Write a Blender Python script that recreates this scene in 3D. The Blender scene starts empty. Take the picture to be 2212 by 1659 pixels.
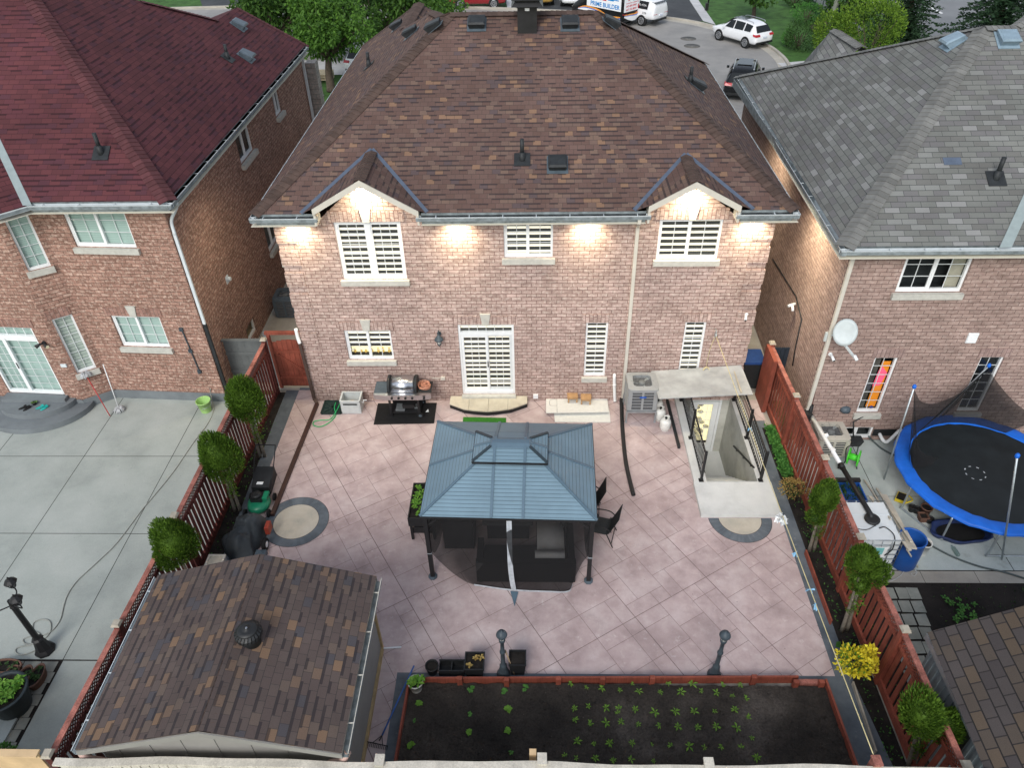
import bpy, bmesh, math, random
from mathutils import Vector, Matrix
R_ = math.radians
random.seed(7)
SC = bpy.context.scene
COL = SC.collection

# ------------------------------------------------------------------ camera
TH, YAW, ROLL = 0.674571445, -0.0362801976, 0.0251262199
CAMP = Vector((6.38987167, -16.7031924, 13.9825738)); FOC = 1611.24687
fw = Vector((math.sin(YAW)*math.cos(TH), math.cos(YAW)*math.cos(TH), -math.sin(TH)))
rt0 = Vector((math.cos(YAW), -math.sin(YAW), 0)); dn0 = fw.cross(rt0)
rt = rt0*math.cos(ROLL)+dn0*math.sin(ROLL); dn = dn0*math.cos(ROLL)-rt0*math.sin(ROLL)
cam = bpy.data.cameras.new('camera'); camo = bpy.data.objects.new('camera', cam); COL.objects.link(camo)
M3 = Matrix((rt, -dn, -fw)).transposed()
camo.matrix_world = Matrix.Translation(CAMP) @ M3.to_4x4()
cam.sensor_width = 36; cam.lens = FOC/2212*36; cam.clip_end = 600; cam.clip_start = .1
SC.camera = camo

def ray(px, py):
    return fw+rt*((px-1106)/FOC)+dn*((py-829.5)/FOC)
def G(px, py, z=0.):                      # survey a photo point onto the plane z
    d = ray(px, py); return CAMP+d*((z-CAMP.z)/d.z)
def FY(px, py, y=0.):                     # ... onto the plane y
    d = ray(px, py); return CAMP+d*((y-CAMP.y)/d.y)
def FX(px, py, x=0.):
    d = ray(px, py); return CAMP+d*((x-CAMP.x)/d.x)
def PL(px, py, n, c):                     # ... onto the plane n.p = c
    d = ray(px, py); n = Vector(n); return CAMP+d*((c-n.dot(CAMP))/n.dot(d))

# ------------------------------------------------------------------ light
W = bpy.data.worlds.new('World'); SC.world = W; W.use_nodes = True
nt = W.node_tree; bg = nt.nodes['Background']
sky = nt.nodes.new('ShaderNodeTexSky'); sky.sky_type = 'NISHITA'; sky.sun_disc = False
SUN_EL, SUN_AZ = R_(40), R_(196)
sky.sun_elevation = SUN_EL; sky.sun_rotation = SUN_AZ
sky.air_density = 1.2; sky.dust_density = 1.2; sky.ozone_density = 1.0
hs = nt.nodes.new('ShaderNodeHueSaturation'); hs.inputs['Saturation'].default_value = .50
nt.links.new(sky.outputs[0], hs.inputs['Color']); nt.links.new(hs.outputs[0], bg.inputs[0])
bg.inputs[1].default_value = .10
sl = bpy.data.lights.new('sun', 'SUN'); sl.energy = 1.0; sl.angle = R_(25); sl.color = (1, .97, .93)
so = bpy.data.objects.new('sun', sl); COL.objects.link(so)
sd = Vector((math.sin(SUN_AZ)*math.cos(SUN_EL), math.cos(SUN_AZ)*math.cos(SUN_EL), math.sin(SUN_EL)))
so.rotation_euler = sd.to_track_quat('Z', 'Y').to_euler(); so.location = (0, -20, 30)
SC.view_settings.view_transform = 'Standard'; SC.view_settings.look = 'None'
SC.view_settings.exposure = .95; SC.view_settings.gamma = 1
SC.cycles.max_bounces = 6; SC.cycles.transparent_max_bounces = 24

# ------------------------------------------------------------------ materials
MATS = {}
def nodes(name):
    m = bpy.data.materials.new(name); m.use_nodes = True; t = m.node_tree
    b = t.nodes['Principled BSDF']; b.inputs['Specular IOR Level'].default_value = .3
    MATS[name] = m
    return m, t, b
def N(t, ty, **k):
    n = t.nodes.new('ShaderNode'+ty)
    for a, v in k.items():
        if a.startswith('i_'):
            q = a[2:]; q = int(q) if q.isdigit() else q.replace('_', ' ')
            n.inputs[q].default_value = v
        else: setattr(n, a, v)
    return n
def L(t, a, b): t.links.new(a, b)
def c4(c): return (c[0], c[1], c[2], 1)
def math_(t, op, a, b=None, c=None):
    n = N(t, 'Math', operation=op)
    for i, v in enumerate((a, b, c)):
        if v is None: continue
        if isinstance(v, (int, float)): n.inputs[i].default_value = v
        else: L(t, v, n.inputs[i])
    return n.outputs[0]
def mixc(t, f, a, b, mode='MIX'):
    n = N(t, 'Mix', data_type='RGBA', blend_type=mode)
    for i, v in ((0, f), (6, a), (7, b)):
        if isinstance(v, (int, float)): n.inputs[i].default_value = v
        elif isinstance(v, tuple): n.inputs[i].default_value = c4(v)
        else: L(t, v, n.inputs[i])
    return n.outputs[2]
def ramp(t, f, stops, const=False):
    n = N(t, 'ValToRGB'); cr = n.color_ramp
    if const: cr.interpolation = 'CONSTANT'
    while len(cr.elements) < len(stops): cr.elements.new(.5)
    for e, (p, c) in zip(cr.elements, stops): e.position = p; e.color = c4(c)
    L(t, f, n.inputs[0]); return n.outputs[0]
def bump(t, b, h, st=.4, d=.02):
    n = N(t, 'Bump'); n.inputs['Strength'].default_value = st; n.inputs['Distance'].default_value = d
    L(t, h, n.inputs['Height']); L(t, n.outputs[0], b.inputs['Normal'])
def noise(t, vec, sc, det=4, rough=.6):
    n = N(t, 'TexNoise'); n.inputs['Scale'].default_value = sc; n.inputs['Detail'].default_value = det
    n.inputs['Roughness'].default_value = rough
    if vec is not None: L(t, vec, n.inputs['Vector'])
    return n.outputs['Fac']
def objc(t): return N(t, 'TexCoord').outputs['Object']
def uvc(t): return N(t, 'TexCoord').outputs['UV']

def flat(name, c, rough=.6, metal=0., var=.15, sc=6., bmp=0., spec=.3, island=0., sc2=None, coat=0., grain=0.):
    """a plain surface with mottling in its own space and optional random tint per piece"""
    m, t, b = nodes(name)
    f = noise(t, objc(t), sc, 5)
    lo = tuple(x*(1-var) for x in c); hi = tuple(min(1, x*(1+var)) for x in c)
    col = ramp(t, f, [(.3, lo), (.7, hi)])
    if island:
        g = N(t, 'NewGeometry').outputs['Random Per Island']
        k = math_(t, 'MULTIPLY_ADD', g, 2*island, 1-island)
        cc = N(t, 'CombineColor'); [L(t, k, cc.inputs[i]) for i in range(3)]
        col = mixc(t, 1., col, cc.outputs[0], 'MULTIPLY')
    if grain:
        mp = N(t, 'Mapping'); mp.inputs['Scale'].default_value = (38, 38, 2.2); L(t, objc(t), mp.inputs[0]); gn = noise(t, mp.outputs[0], 1., 4, .7)
        col = mixc(t, 1., col, ramp(t, gn, [(.3, (1-grain,)*3), (.7, (1+grain*.7,)*3)]), 'MULTIPLY')
    L(t, col, b.inputs['Base Color'])
    b.inputs['Roughness'].default_value = rough; b.inputs['Metallic'].default_value = metal
    b.inputs['Specular IOR Level'].default_value = spec
    if coat: b.inputs['Coat Weight'].default_value = coat; b.inputs['Coat Roughness'].default_value = .05
    if bmp: bump(t, b, noise(t, objc(t), sc2 or sc*6, 6, .7), bmp, .02)
    return m

def shingle(name, cols, bw=.2, rh=.147, dash=.5, gran=.22, line=.55, mortar=(.03, .03, .03), msize=.004, dashc=(.02, .018, .022), dw=1.04, dk=.66):
    m, t, b = nodes(name); uv = uvc(t)
    sx = N(t, 'SeparateXYZ'); L(t, uv, sx.inputs[0])
    def brick(w, off, ms=0.):
        n = N(t, 'TexBrick', offset=off, offset_frequency=2, squash=1.0)
        n.inputs['Color1'].default_value = (0, 0, 0, 1); n.inputs['Color2'].default_value = (1, 1, 1, 1)
        n.inputs['Mortar'].default_value = (.5, .5, .5, 1)
        n.inputs['Scale'].default_value = 1; n.inputs['Mortar Size'].default_value = ms
        n.inputs['Brick Width'].default_value = w; n.inputs['Row Height'].default_value = rh
        n.inputs['Mortar Smooth'].default_value = 0
        L(t, uv, n.inputs['Vector']); return n
    b1 = brick(bw, .5, msize)
    g = N(t, 'SeparateColor'); L(t, b1.outputs['Color'], g.inputs[0])
    nn = len(cols); stops = [(0 if i == 0 else p, c) for i, (p, c) in enumerate(cols)]
    col = ramp(t, g.outputs[0], stops, True)
    big = noise(t, objc(t), .5, 3)
    col = mixc(t, 1., col, ramp(t, big, [(.3, (.85, .85, .85)), (.7, (1.12, 1.12, 1.12))]), 'MULTIPLY')
    gr = noise(t, objc(t), 90, 3, .8)
    col = mixc(t, 1., col, ramp(t, gr, [(.25, (1-gran,)*3), (.75, (1+gran,)*3)]), 'MULTIPLY')
    fr = math_(t, 'FRACT', math_(t, 'DIVIDE', sx.outputs[1], rh))
    if dash:
        b2 = brick(bw*dw, .37)
        g2 = N(t, 'SeparateColor'); L(t, b2.outputs['Color'], g2.inputs[0])
        sel = math_(t, 'MULTIPLY', math_(t, 'GREATER_THAN', fr, .70), math_(t, 'GREATER_THAN', g2.outputs[0], 1-dash))
        col = mixc(t, math_(t, 'MULTIPLY', sel, dk), col, dashc)  # dark dashes: shadows of the tab course above, painted into the colour
    ln = math_(t, 'LESS_THAN', fr, .07)
    col = mixc(t, math_(t, 'MULTIPLY', ln, line), col, mortar)
    if msize: col = mixc(t, math_(t, 'MULTIPLY', b1.outputs['Fac'], .7), col, mortar)
    L(t, col, b.inputs['Base Color']); b.inputs['Roughness'].default_value = .9
    b.inputs['Specular IOR Level'].default_value = .2
    h = math_(t, 'ADD', math_(t, 'MULTIPLY', fr, -1.), math_(t, 'MULTIPLY', gr, .25))
    bump(t, b, h, .5, .012)
    return m

def brick(name, c1, c2, mort, bw=.265, rh=.104, patch=(.55, .42, .36), pamt=.5, swap=False, rough=.85):
    m, t, b = nodes(name); uv = uvc(t)
    if swap:
        sx = N(t, 'SeparateXYZ'); L(t, uv, sx.inputs[0]); cb = N(t, 'CombineXYZ')
        L(t, sx.outputs[1], cb.inputs[0]); L(t, sx.outputs[0], cb.inputs[1]); uv = cb.outputs[0]
    n = N(t, 'TexBrick', offset=.5)
    n.inputs['Color1'].default_value = c4(c1); n.inputs['Color2'].default_value = c4(c2); n.inputs['Mortar'].default_value = c4(mort)
    n.inputs['Scale'].default_value = 1; n.inputs['Mortar Size'].default_value = .0065
    n.inputs['Brick Width'].default_value = bw; n.inputs['Row Height'].default_value = rh; n.inputs['Mortar Smooth'].default_value = .1
    wob = noise(t, uv, 14, 2); wv = N(t, 'VectorMath', operation='MULTIPLY_ADD')
    cbw = N(t, 'CombineXYZ'); L(t, wob, cbw.inputs[0]); L(t, wob, cbw.inputs[1])
    L(t, cbw.outputs[0], wv.inputs[0]); wv.inputs[1].default_value = (.012, .012, 0); L(t, uv, wv.inputs[2])
    L(t, wv.outputs[0], n.inputs['Vector'])
    p = noise(t, uv, 11, 5, .65)
    f = math_(t, 'MULTIPLY', ramp(t, p, [(.48, (0, 0, 0)), (.66, (1, 1, 1))]), pamt)
    f = math_(t, 'MULTIPLY', f, math_(t, 'SUBTRACT', 1., n.outputs['Fac']))
    sx2 = N(t, 'Mapping'); sx2.inputs['Scale'].default_value = (1/bw*.5, 1/rh*.5, 1); L(t, uv, sx2.inputs[0])
    vv = noise(t, sx2.outputs[0], 1.6, 2)
    col = mixc(t, f, n.outputs['Color'], patch); col = mixc(t, 1., col, ramp(t, vv, [(.3, (.80, .79, .78)), (.7, (1.2, 1.2, 1.2))]), 'MULTIPLY')
    big = noise(t, uv, .8, 3)
    col = mixc(t, 1., col, ramp(t, big, [(.3, (.88, .88, .88)), (.7, (1.1, 1.1, 1.1))]), 'MULTIPLY')
    L(t, col, b.inputs['Base Color']); b.inputs['Roughness'].default_value = rough
    h = math_(t, 'ADD', math_(t, 'MULTIPLY', n.outputs['Fac'], -1.), math_(t, 'MULTIPLY', p, .6))
    bump(t, b, h, .6, .015)
    return m

def stained(name, c, c2, c3, sc=1.2, rough=.8, bmp=.15, island=.08, streak=None, specks=0.):
    """concrete: broad stains, fine grain"""
    m, t, b = nodes(name); o = objc(t)
    f = noise(t, o, sc, 6, .65)
    col = ramp(t, f, [(.3, c2), (.5, c), (.72, c3)])
    f2 = noise(t, o, sc*.27, 4, .6)
    col = mixc(t, math_(t, 'MULTIPLY', ramp(t, f2, [(.45, (0, 0, 0)), (.7, (1, 1, 1))]), .45), col, c2)
    g = noise(t, o, sc*55, 3, .8)
    col = mixc(t, 1., col, ramp(t, g, [(.3, (.93,)*3), (.7, (1.07,)*3)]), 'MULTIPLY')
    if streak:
        s = noise(t, o, sc*3.1, 5, .75)
        col = mixc(t, math_(t, 'MULTIPLY', ramp(t, s, [(.58, (0, 0, 0)), (.7, (1, 1, 1))]), .5), col, streak)
    if specks:
        v = N(t, 'TexVoronoi'); v.inputs['Scale'].default_value = 3.2; L(t, o, v.inputs['Vector'])
        col = mixc(t, math_(t, 'MULTIPLY', math_(t, 'LESS_THAN', v.outputs['Distance'], .045), specks), col, tuple(x*.35 for x in c))
        d = noise(t, o, sc*.55, 6, .75)
        col = mixc(t, math_(t, 'MULTIPLY', ramp(t, d, [(.55, (0, 0, 0)), (.68, (1, 1, 1))]), specks*.55), col, tuple(x*.62 for x in c2))
    if island:
        r = N(t, 'NewGeometry').outputs['Random Per Island']
        k = math_(t, 'MULTIPLY_ADD', r, 2*island, 1-island)
        cc = N(t, 'CombineColor'); [L(t, k, cc.inputs[i]) for i in range(3)]
        col = mixc(t, 1., col, cc.outputs[0], 'MULTIPLY')
    L(t, col, b.inputs['Base Color']); b.inputs['Roughness'].default_value = rough
    bump(t, b, math_(t, 'ADD', g, f), bmp, .02)
    return m

def leafm(name, c, c2, tr=.25):
    m, t, b = nodes(name)
    r = N(t, 'NewGeometry').outputs['Random Per Island']
    f = noise(t, objc(t), 2.2, 3)
    k = math_(t, 'ADD', math_(t, 'MULTIPLY', r, .6), math_(t, 'MULTIPLY', f, .5))
    L(t, ramp(t, k, [(.2, c), (.85, c2)]), b.inputs['Base Color']); b.inputs['Roughness'].default_value = .6
    b.inputs['Specular IOR Level'].default_value = .25
    tl = N(t, 'BsdfTranslucent'); L(t, ramp(t, k, [(.2, c), (.85, c2)]), tl.inputs[0])
    mx = N(t, 'MixShader'); mx.inputs[0].default_value = tr
    L(t, b.outputs[0], mx.inputs[1]); L(t, tl.outputs[0], mx.inputs[2])
    L(t, mx.outputs[0], t.nodes['Material Output'].inputs[0])
    return m

def emis(name, c, s, rough=.5):
    m, t, b = nodes(name); b.inputs['Base Color'].default_value = c4(c); b.inputs['Emission Color'].default_value = c4(c)
    b.inputs['Emission Strength'].default_value = s; return m

def glassm(name, tint=(.8, .85, .85), refl=.5):
    m, t, b = nodes(name); t.nodes.remove(b)
    tr = N(t, 'BsdfTransparent'); tr.inputs[0].default_value = c4(tint)
    gl = N(t, 'BsdfGlossy'); gl.inputs['Roughness'].default_value = .03
    lw = N(t, 'LayerWeight'); lw.inputs[0].default_value = .5
    mx = N(t, 'MixShader'); L(t, math_(t, 'MULTIPLY_ADD', math_(t, 'POWER', lw.outputs['Facing'], 4.), .85, .05*refl*2), mx.inputs[0])
    L(t, tr.outputs[0], mx.inputs[1]); L(t, gl.outputs[0], mx.inputs[2]); L(t, mx.outputs[0], t.nodes['Material Output'].inputs[0])
    return m

def meshm(name, c, op):
    """fine netting: a see-through weave of threads"""
    m, t, b = nodes(name); b.inputs['Base Color'].default_value = c4(c); b.inputs['Roughness'].default_value = .9
    tr = N(t, 'BsdfTransparent'); mx = N(t, 'MixShader')
    f = noise(t, objc(t), 1.5, 2)
    L(t, math_(t, 'MULTIPLY_ADD', f, .12, op-.06), mx.inputs[0])
    L(t, tr.outputs[0], mx.inputs[1]); L(t, b.outputs[0], mx.inputs[2]); L(t, mx.outputs[0], t.nodes['Material Output'].inputs[0])
    return m

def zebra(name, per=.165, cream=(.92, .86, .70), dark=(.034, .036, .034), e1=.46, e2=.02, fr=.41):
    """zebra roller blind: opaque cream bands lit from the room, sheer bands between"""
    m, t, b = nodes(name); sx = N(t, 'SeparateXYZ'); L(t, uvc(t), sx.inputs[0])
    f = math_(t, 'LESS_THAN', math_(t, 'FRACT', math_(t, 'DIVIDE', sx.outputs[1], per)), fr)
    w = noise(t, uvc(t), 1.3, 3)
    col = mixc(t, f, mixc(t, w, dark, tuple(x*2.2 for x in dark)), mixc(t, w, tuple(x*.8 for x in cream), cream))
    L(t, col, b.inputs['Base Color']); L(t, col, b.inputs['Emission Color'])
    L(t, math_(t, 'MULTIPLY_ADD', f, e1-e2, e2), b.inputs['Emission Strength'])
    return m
def slats(name, per, a, bcol, fr=.8):
    m, t, b = nodes(name); sx = N(t, 'SeparateXYZ'); L(t, uvc(t), sx.inputs[0])
    f = math_(t, 'LESS_THAN', math_(t, 'FRACT', math_(t, 'DIVIDE', sx.outputs[1], per)), fr)
    w = noise(t, objc(t), 1.1, 3)
    L(t, mixc(t, f, bcol, mixc(t, w, tuple(x*.75 for x in a), a)), b.inputs['Base Color']); return m

shingle('roof_brown', [(0, (.118, .072, .060)), (.22, (.132, .083, .070)), (.5, (.122, .075, .064)), (.68, (.144, .095, .078)), (.80, (.100, .072, .072)), (.87, (.160, .106, .083)), (.945, (.215, .130, .086))], line=.14, dash=.5, bw=.20)
shingle('roof_shed', [(0, (.092, .070, .064)), (.25, (.104, .080, .072)), (.5, (.097, .073, .067)), (.72, (.076, .069, .075)), (.80, (.125, .094, .078)), (.88, (.155, .105, .077)), (.95, (.19, .122, .080))], bw=.20, rh=.152, dash=.48, gran=.2, line=.18)
shingle('roof_maroon', [(0, (.090, .031, .035)), (.3, (.108, .036, .040)), (.6, (.098, .033, .040)), (.85, (.080, .031, .040))], bw=.27, dash=.35, gran=.18, line=.5, dashc=(.022, .009, .012), mortar=(.02, .008, .01))
shingle('roof_grey', [(0, (.142, .141, .132)), (.2, (.162, .166, .154)), (.45, (.152, .148, .147)), (.65, (.178, .181, .168)), (.84, (.205, .209, .198)), (.95, (.24, .24, .233))], bw=.33, rh=.147, dash=0, gran=.14, line=.6, mortar=(.04, .045, .045), msize=.006)
shingle('roof_old', [(0, (.060, .052, .052)), (.3, (.072, .062, .060)), (.6, (.082, .066, .055)), (.85, (.098, .074, .055))], bw=.3, rh=.19, dash=0, gran=.2, line=.7, mortar=(.012, .012, .012), msize=.01)
flat('cap_brown', (.082, .054, .044), .9, var=.25, sc=5, island=.16, bmp=.2)
flat('cap_maroon', (.092, .033, .036), .9, var=.2, sc=4, island=.16, bmp=.2)
flat('cap_grey', (.165, .165, .156), .9, var=.2, sc=4, island=.18, bmp=.2)
brick('brick_pink', (.35, .25, .218), (.48, .352, .312), (.16, .088, .074), patch=(.63, .53, .465), pamt=.75)
brick('soldier_pink', (.35, .25, .218), (.48, .352, .312), (.16, .088, .074), patch=(.63, .53, .465), pamt=.7, swap=True)
brick('brick_red', (.25, .140, .106), (.36, .206, .158), (.13, .080, .062), patch=(.57, .425, .345), pamt=.9)
brick('soldier_red', (.25, .135, .105), (.32, .18, .145), (.15, .10, .085), patch=(.43, .31, .26), pamt=.6, swap=True)
brick('brick_mauve', (.29, .202, .175), (.375, .268, .232), (.14, .09, .076), patch=(.48, .385, .34), pamt=.6)
brick('soldier_mauve', (.27, .185, .165), (.335, .235, .21), (.15, .10, .09), patch=(.40, .31, .285), pamt=.5, swap=True)
brick('stone_grey', (.25, .24, .22), (.33, .31, .28), (.15, .15, .14), bw=.4, rh=.2)
flat('stone_sill', (.50, .49, .44), .85, var=.12, sc=8, bmp=.3)
flat('white_vinyl', (.80, .82, .82), .35, var=.04)
flat('cream_trim', (.58, .55, .48), .5, var=.06)
flat('gutter_white', (.62, .67, .69), .35, var=.08)
flat('gutter_inner', (.20, .23, .24), .6, var=.4)
flat('flash_blue', (.09, .115, .16), .45, var=.15)
flat('soffit_cream', (.72, .68, .56), .6, var=.05)
flat('black_metal', (.018, .018, .019), .45, var=.2)
flat('black_plastic', (.016, .017, .018), .5, var=.3, spec=.4)
flat('vent_dark', (.025, .028, .03), .55, var=.3)
flat('vent_grey', (.085, .11, .13), .4, var=.2)
flat('lamp_iron', (.055, .072, .085), .45, var=.25)
flat('red_paint', (.27, .072, .045), .65, var=.28, sc=2.2, island=.16, bmp=.1, grain=.3)
flat('red_dark', (.105, .028, .023), .65, var=.3, sc=2.2, island=.18, bmp=.1, grain=.3)
flat('red_faded', (.34, .13, .10), .8, var=.5, sc=4, bmp=.1, grain=.4)
flat('weathered_wood', (.40, .36, .29), .85, var=.25, sc=4, bmp=.2)
flat('new_wood', (.62, .44, .25), .7, var=.15, sc=3)
flat('cream_wood', (.58, .54, .46), .7, var=.22, sc=3, bmp=.1, grain=.2)
flat('grey_fence', (.13, .14, .14), .7, var=.2, sc=3)
flat('dark_blue_gate', (.03, .04, .055), .5, var=.2)
flat('soil', (.018, .015, .013), .95, var=.6, sc=5, bmp=1., sc2=22)
flat('garden_soil', (.020, .016, .014), .95, var=.55, sc=1.3, bmp=1., sc2=14)
flat('grass', (.05, .12, .025), .9, var=.45, sc=1.4, bmp=.8, sc2=40)
stained('asphalt_grey', (.29, .28, .265), (.22, .215, .21), (.35, .335, .315), sc=.5, island=0)
stained('asphalt_dark', (.055, .058, .062), (.04, .042, .046), (.075, .078, .082), sc=.7, island=0)
stained('road_far', (.22, .225, .23), (.19, .195, .2), (.26, .265, .27), sc=.4, island=0)
stained('kerb_concrete', (.44, .41, .35), (.34, .32, .28), (.52, .49, .43), sc=1, island=.05)
stained('sidewalk', (.52, .52, .52), (.43, .43, .43), (.6, .6, .6), sc=1, island=.06)
stained('patio_pink', (.49, .385, .375), (.365, .280, .272), (.61, .52, .505), sc=1.6, island=.055, streak=(.68, .62, .60), bmp=.12, specks=.55)
flat('patio_joint', (.20, .145, .14), .9, var=.3)
flat('patio_cut', (.075, .055, .055), .9, var=.3)
stained('border_slate', (.115, .135, .155), (.07, .085, .10), (.17, .19, .21), sc=1.5, island=.1, streak=(.24, .25, .26))
stained('medallion', (.52, .47, .38), (.38, .36, .31), (.60, .56, .48), sc=1.8, island=0, bmp=.4)
stained('concrete_left', (.36, .39, .362), (.275, .302, .28), (.43, .455, .425), sc=.55, island=.04, specks=.4)
stained('concrete_right', (.44, .485, .465), (.33, .37, .355), (.53, .57, .55), sc=.8, island=.05, specks=.5, streak=(.28, .28, .26))
stained('concrete_tan', (.38, .35, .30), (.29, .27, .24), (.46, .43, .37), sc=1, island=.06)
stained('concrete_new', (.62, .63, .61), (.50, .51, .49), (.70, .71, .69), sc=1.2, island=.03)
stained('concrete_wall', (.50, .50, .45), (.36, .36, .32), (.60, .60, .55), sc=1.4, island=0, streak=(.3, .3, .27))
stained('parge_grey', (.17, .19, .20), (.13, .145, .155), (.21, .235, .245), sc=1.2, island=0)
stained('paver_old', (.30, .30, .26), (.20, .21, .18), (.38, .38, .33), sc=2, island=.15, streak=(.14, .16, .11))
stained('step_cream', (.55, .50, .39), (.42, .38, .30), (.62, .58, .47), sc=2.2, island=.05, bmp=.5)
glassm('glass', (.92, .93, .93)); glassm('glass_dark', (.35, .42, .42), .6)
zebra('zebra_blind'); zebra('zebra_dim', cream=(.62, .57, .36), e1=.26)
slats('blind_teal', .05, (.50, .66, .60), (.30, .42, .39)); slats('blind_grey', .11, (.56, .64, .56), (.20, .25, .23), .85)
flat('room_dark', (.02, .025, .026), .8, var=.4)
flat('curtain_grey', (.14, .135, .12), .9, var=.5, sc=3); flat('curtain_beige', (.40, .38, .30), .9, var=.3, sc=3)
emis('orange_cloth', (.75, .26, .02), .18); emis('pink_cloth', (.85, .12, .22), .25)
emis('lit_room', (.95, .86, .52), .55); emis('lit_yellow', (.80, .55, .14), .16); flat('amber', (.34, .24, .08), .3)
emis('led', (1., .93, .78), 30); flat('valley_grey', (.27, .32, .32), .5, var=.1)
flat('steel', (.55, .56, .58), .28, 1., var=.1, sc=2); flat('galv', (.42, .46, .48), .4, .7, var=.15)
flat('rubber', (.012, .012, .012), .8, var=.2)
# ------------------------------------------------------------------ builders
def WL(o):
    v = Vector((0, 0, 0))
    while o is not None: v = v+o.location; o = o.parent
    return v
def perp(d):
    d = d.normalized(); a = Vector((0, 0, 1)) if abs(d.z) < .9 else Vector((1, 0, 0))
    u = d.cross(a).normalized(); return u, d.cross(u).normalized()
class MB:
    def __init__(s): s.bm = bmesh.new(); s.mi = 0
    def f(s, pts, mi=None):
        vs = [s.bm.verts.new(p) for p in pts]
        try: fc = s.bm.faces.new(vs)
        except ValueError: return None
        fc.material_index = s.mi if mi is None else mi
        return fc
    def box(s, a, b, mi=None, rz=0., c=None):
        x0, y0, z0 = [min(p, q) for p, q in zip(a, b)]; x1, y1, z1 = [max(p, q) for p, q in zip(a, b)]
        P = [Vector((x, y, z)) for z in (z0, z1) for x, y in ((x0, y0), (x1, y0), (x1, y1), (x0, y1))]
        if rz:
            o = Vector(c) if c else Vector(((x0+x1)/2, (y0+y1)/2, 0)); m = Matrix.Rotation(rz, 3, 'Z')
            P = [m@(p-o)+o for p in P]
        return s.hexa(P, mi)
    def hexa(s, P, mi=None):
        v = [s.bm.verts.new(p) for p in P]
        for q in ((3, 2, 1, 0), (4, 5, 6, 7), (0, 1, 5, 4), (1, 2, 6, 5), (2, 3, 7, 6), (3, 0, 4, 7)):
            s.bm.faces.new([v[i] for i in q]).material_index = s.mi if mi is None else mi
        return s
    def bar(s, p, q, w, h, up=(0, 0, 1), mi=None):
        """a rectangular bar from p to q, w wide and h high"""
        p, q = Vector(p), Vector(q); d = (q-p).normalized(); u = Vector(up); sx = d.cross(u)
        if sx.length < 1e-4: sx = Vector((1, 0, 0))
        sx.normalize(); u = sx.cross(d).normalized(); a, b = sx*w/2, u*h/2
        return s.hexa([p-a-b, p+a-b, q+a-b, q-a-b, p-a+b, p+a+b, q+a+b, q-a+b], mi)
    def tube(s, pts, r, n=8, mi=None, cap=True):
        pts = [Vector(p) for p in pts]; rs = r if isinstance(r, (list, tuple)) else [r]*len(pts); rings = []
        d0 = (pts[1]-pts[0]); u, w = perp(d0)
        for i, p in enumerate(pts):
            d = (pts[min(i+1, len(pts)-1)]-pts[max(i-1, 0)]).normalized()
            u = (u-d*u.dot(d))
            u = u.normalized() if u.length > 1e-5 else perp(d)[0]
            w = d.cross(u)
            rings.append([s.bm.verts.new(p+(u*math.cos(t)+w*math.sin(t))*rs[i]) for t in [2*math.pi*k/n for k in range(n)]])
        k = s.mi if mi is None else mi
        for a, b in zip(rings, rings[1:]):
            for i in range(n):
                fc = s.bm.faces.new((a[i], a[(i+1) % n], b[(i+1) % n], b[i])); fc.material_index = k; fc.smooth = True
        if cap:
            s.bm.faces.new(rings[0][::-1]).material_index = k; s.bm.faces.new(rings[-1]).material_index = k
        return s
    def cyl(s, p, q, r, r2=None, n=12, mi=None): return s.tube([p, q], [r, r if r2 is None else r2], n, mi)
    def lathe(s, prof, c=(0, 0, 0), n=20, mi=None, sx=1., sy=1., cap=True, rz=0.):
        c = Vector(c); rings = []
        for r, z in prof:
            rings.append([s.bm.verts.new(c+Vector((r*sx*math.cos(t), r*sy*math.sin(t), z))) for t in [2*math.pi*k/n+rz for k in range(n)]])
        k = s.mi if mi is None else mi
        for a, b in zip(rings, rings[1:]):
            for i in range(n):
                fc = s.bm.faces.new((a[i], a[(i+1) % n], b[(i+1) % n], b[i])); fc.material_index = k; fc.smooth = n > 8
        if cap:
            s.bm.faces.new(rings[0][::-1]).material_index = k; s.bm.faces.new(rings[-1]).material_index = k
        return s
    def prism(s, pts, z0, z1, mi=None):
        n = len(pts); a = [s.bm.verts.new((p[0], p[1], z0)) for p in pts]; b = [s.bm.verts.new((p[0], p[1], z1)) for p in pts]
        k = s.mi if mi is None else mi
        s.bm.faces.new(a[::-1]).material_index = k; s.bm.faces.new(b).material_index = k
        for i in range(n): s.bm.faces.new((a[i], a[(i+1) % n], b[(i+1) % n], b[i])).material_index = k
        return s
    def slab(s, pts, th, mi=None):
        """a sheet of 3-D points given a thickness along its own normal"""
        pts = [Vector(p) for p in pts]; nn = Vector((0, 0, 0))
        for i in range(1, len(pts)-1): nn += (pts[i]-pts[0]).cross(pts[i+1]-pts[0])
        nn.normalize(); k = s.mi if mi is None else mi
        a = [s.bm.verts.new(p) for p in pts]; b = [s.bm.verts.new(p-nn*th) for p in pts]; n = len(pts)
        s.bm.faces.new(a).material_index = k; s.bm.faces.new(b[::-1]).material_index = k
        for i in range(n): s.bm.faces.new((a[(i+1) % n], a[i], b[i], b[(i+1) % n])).material_index = k
        return s
    def ball(s, c, r, n=12, mi=None, sx=1, sy=1, sz=1):
        prof = [(math.sin(math.pi*i/8)*r+1e-4, -math.cos(math.pi*i/8)*r*sz) for i in range(9)]
        return s.lathe(prof, c, n, mi, sx, sy)
    def xf(s, m): s.bm.transform(m); return s
    def bevel(s, w, seg=2, ang=.6):
        es = [e for e in s.bm.edges if len(e.link_faces) == 2 and e.calc_face_angle() > ang]
        bmesh.ops.bevel(s.bm, geom=es, offset=w, segments=seg, affect='EDGES', profile=.5, clamp_overlap=True); return s
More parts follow.
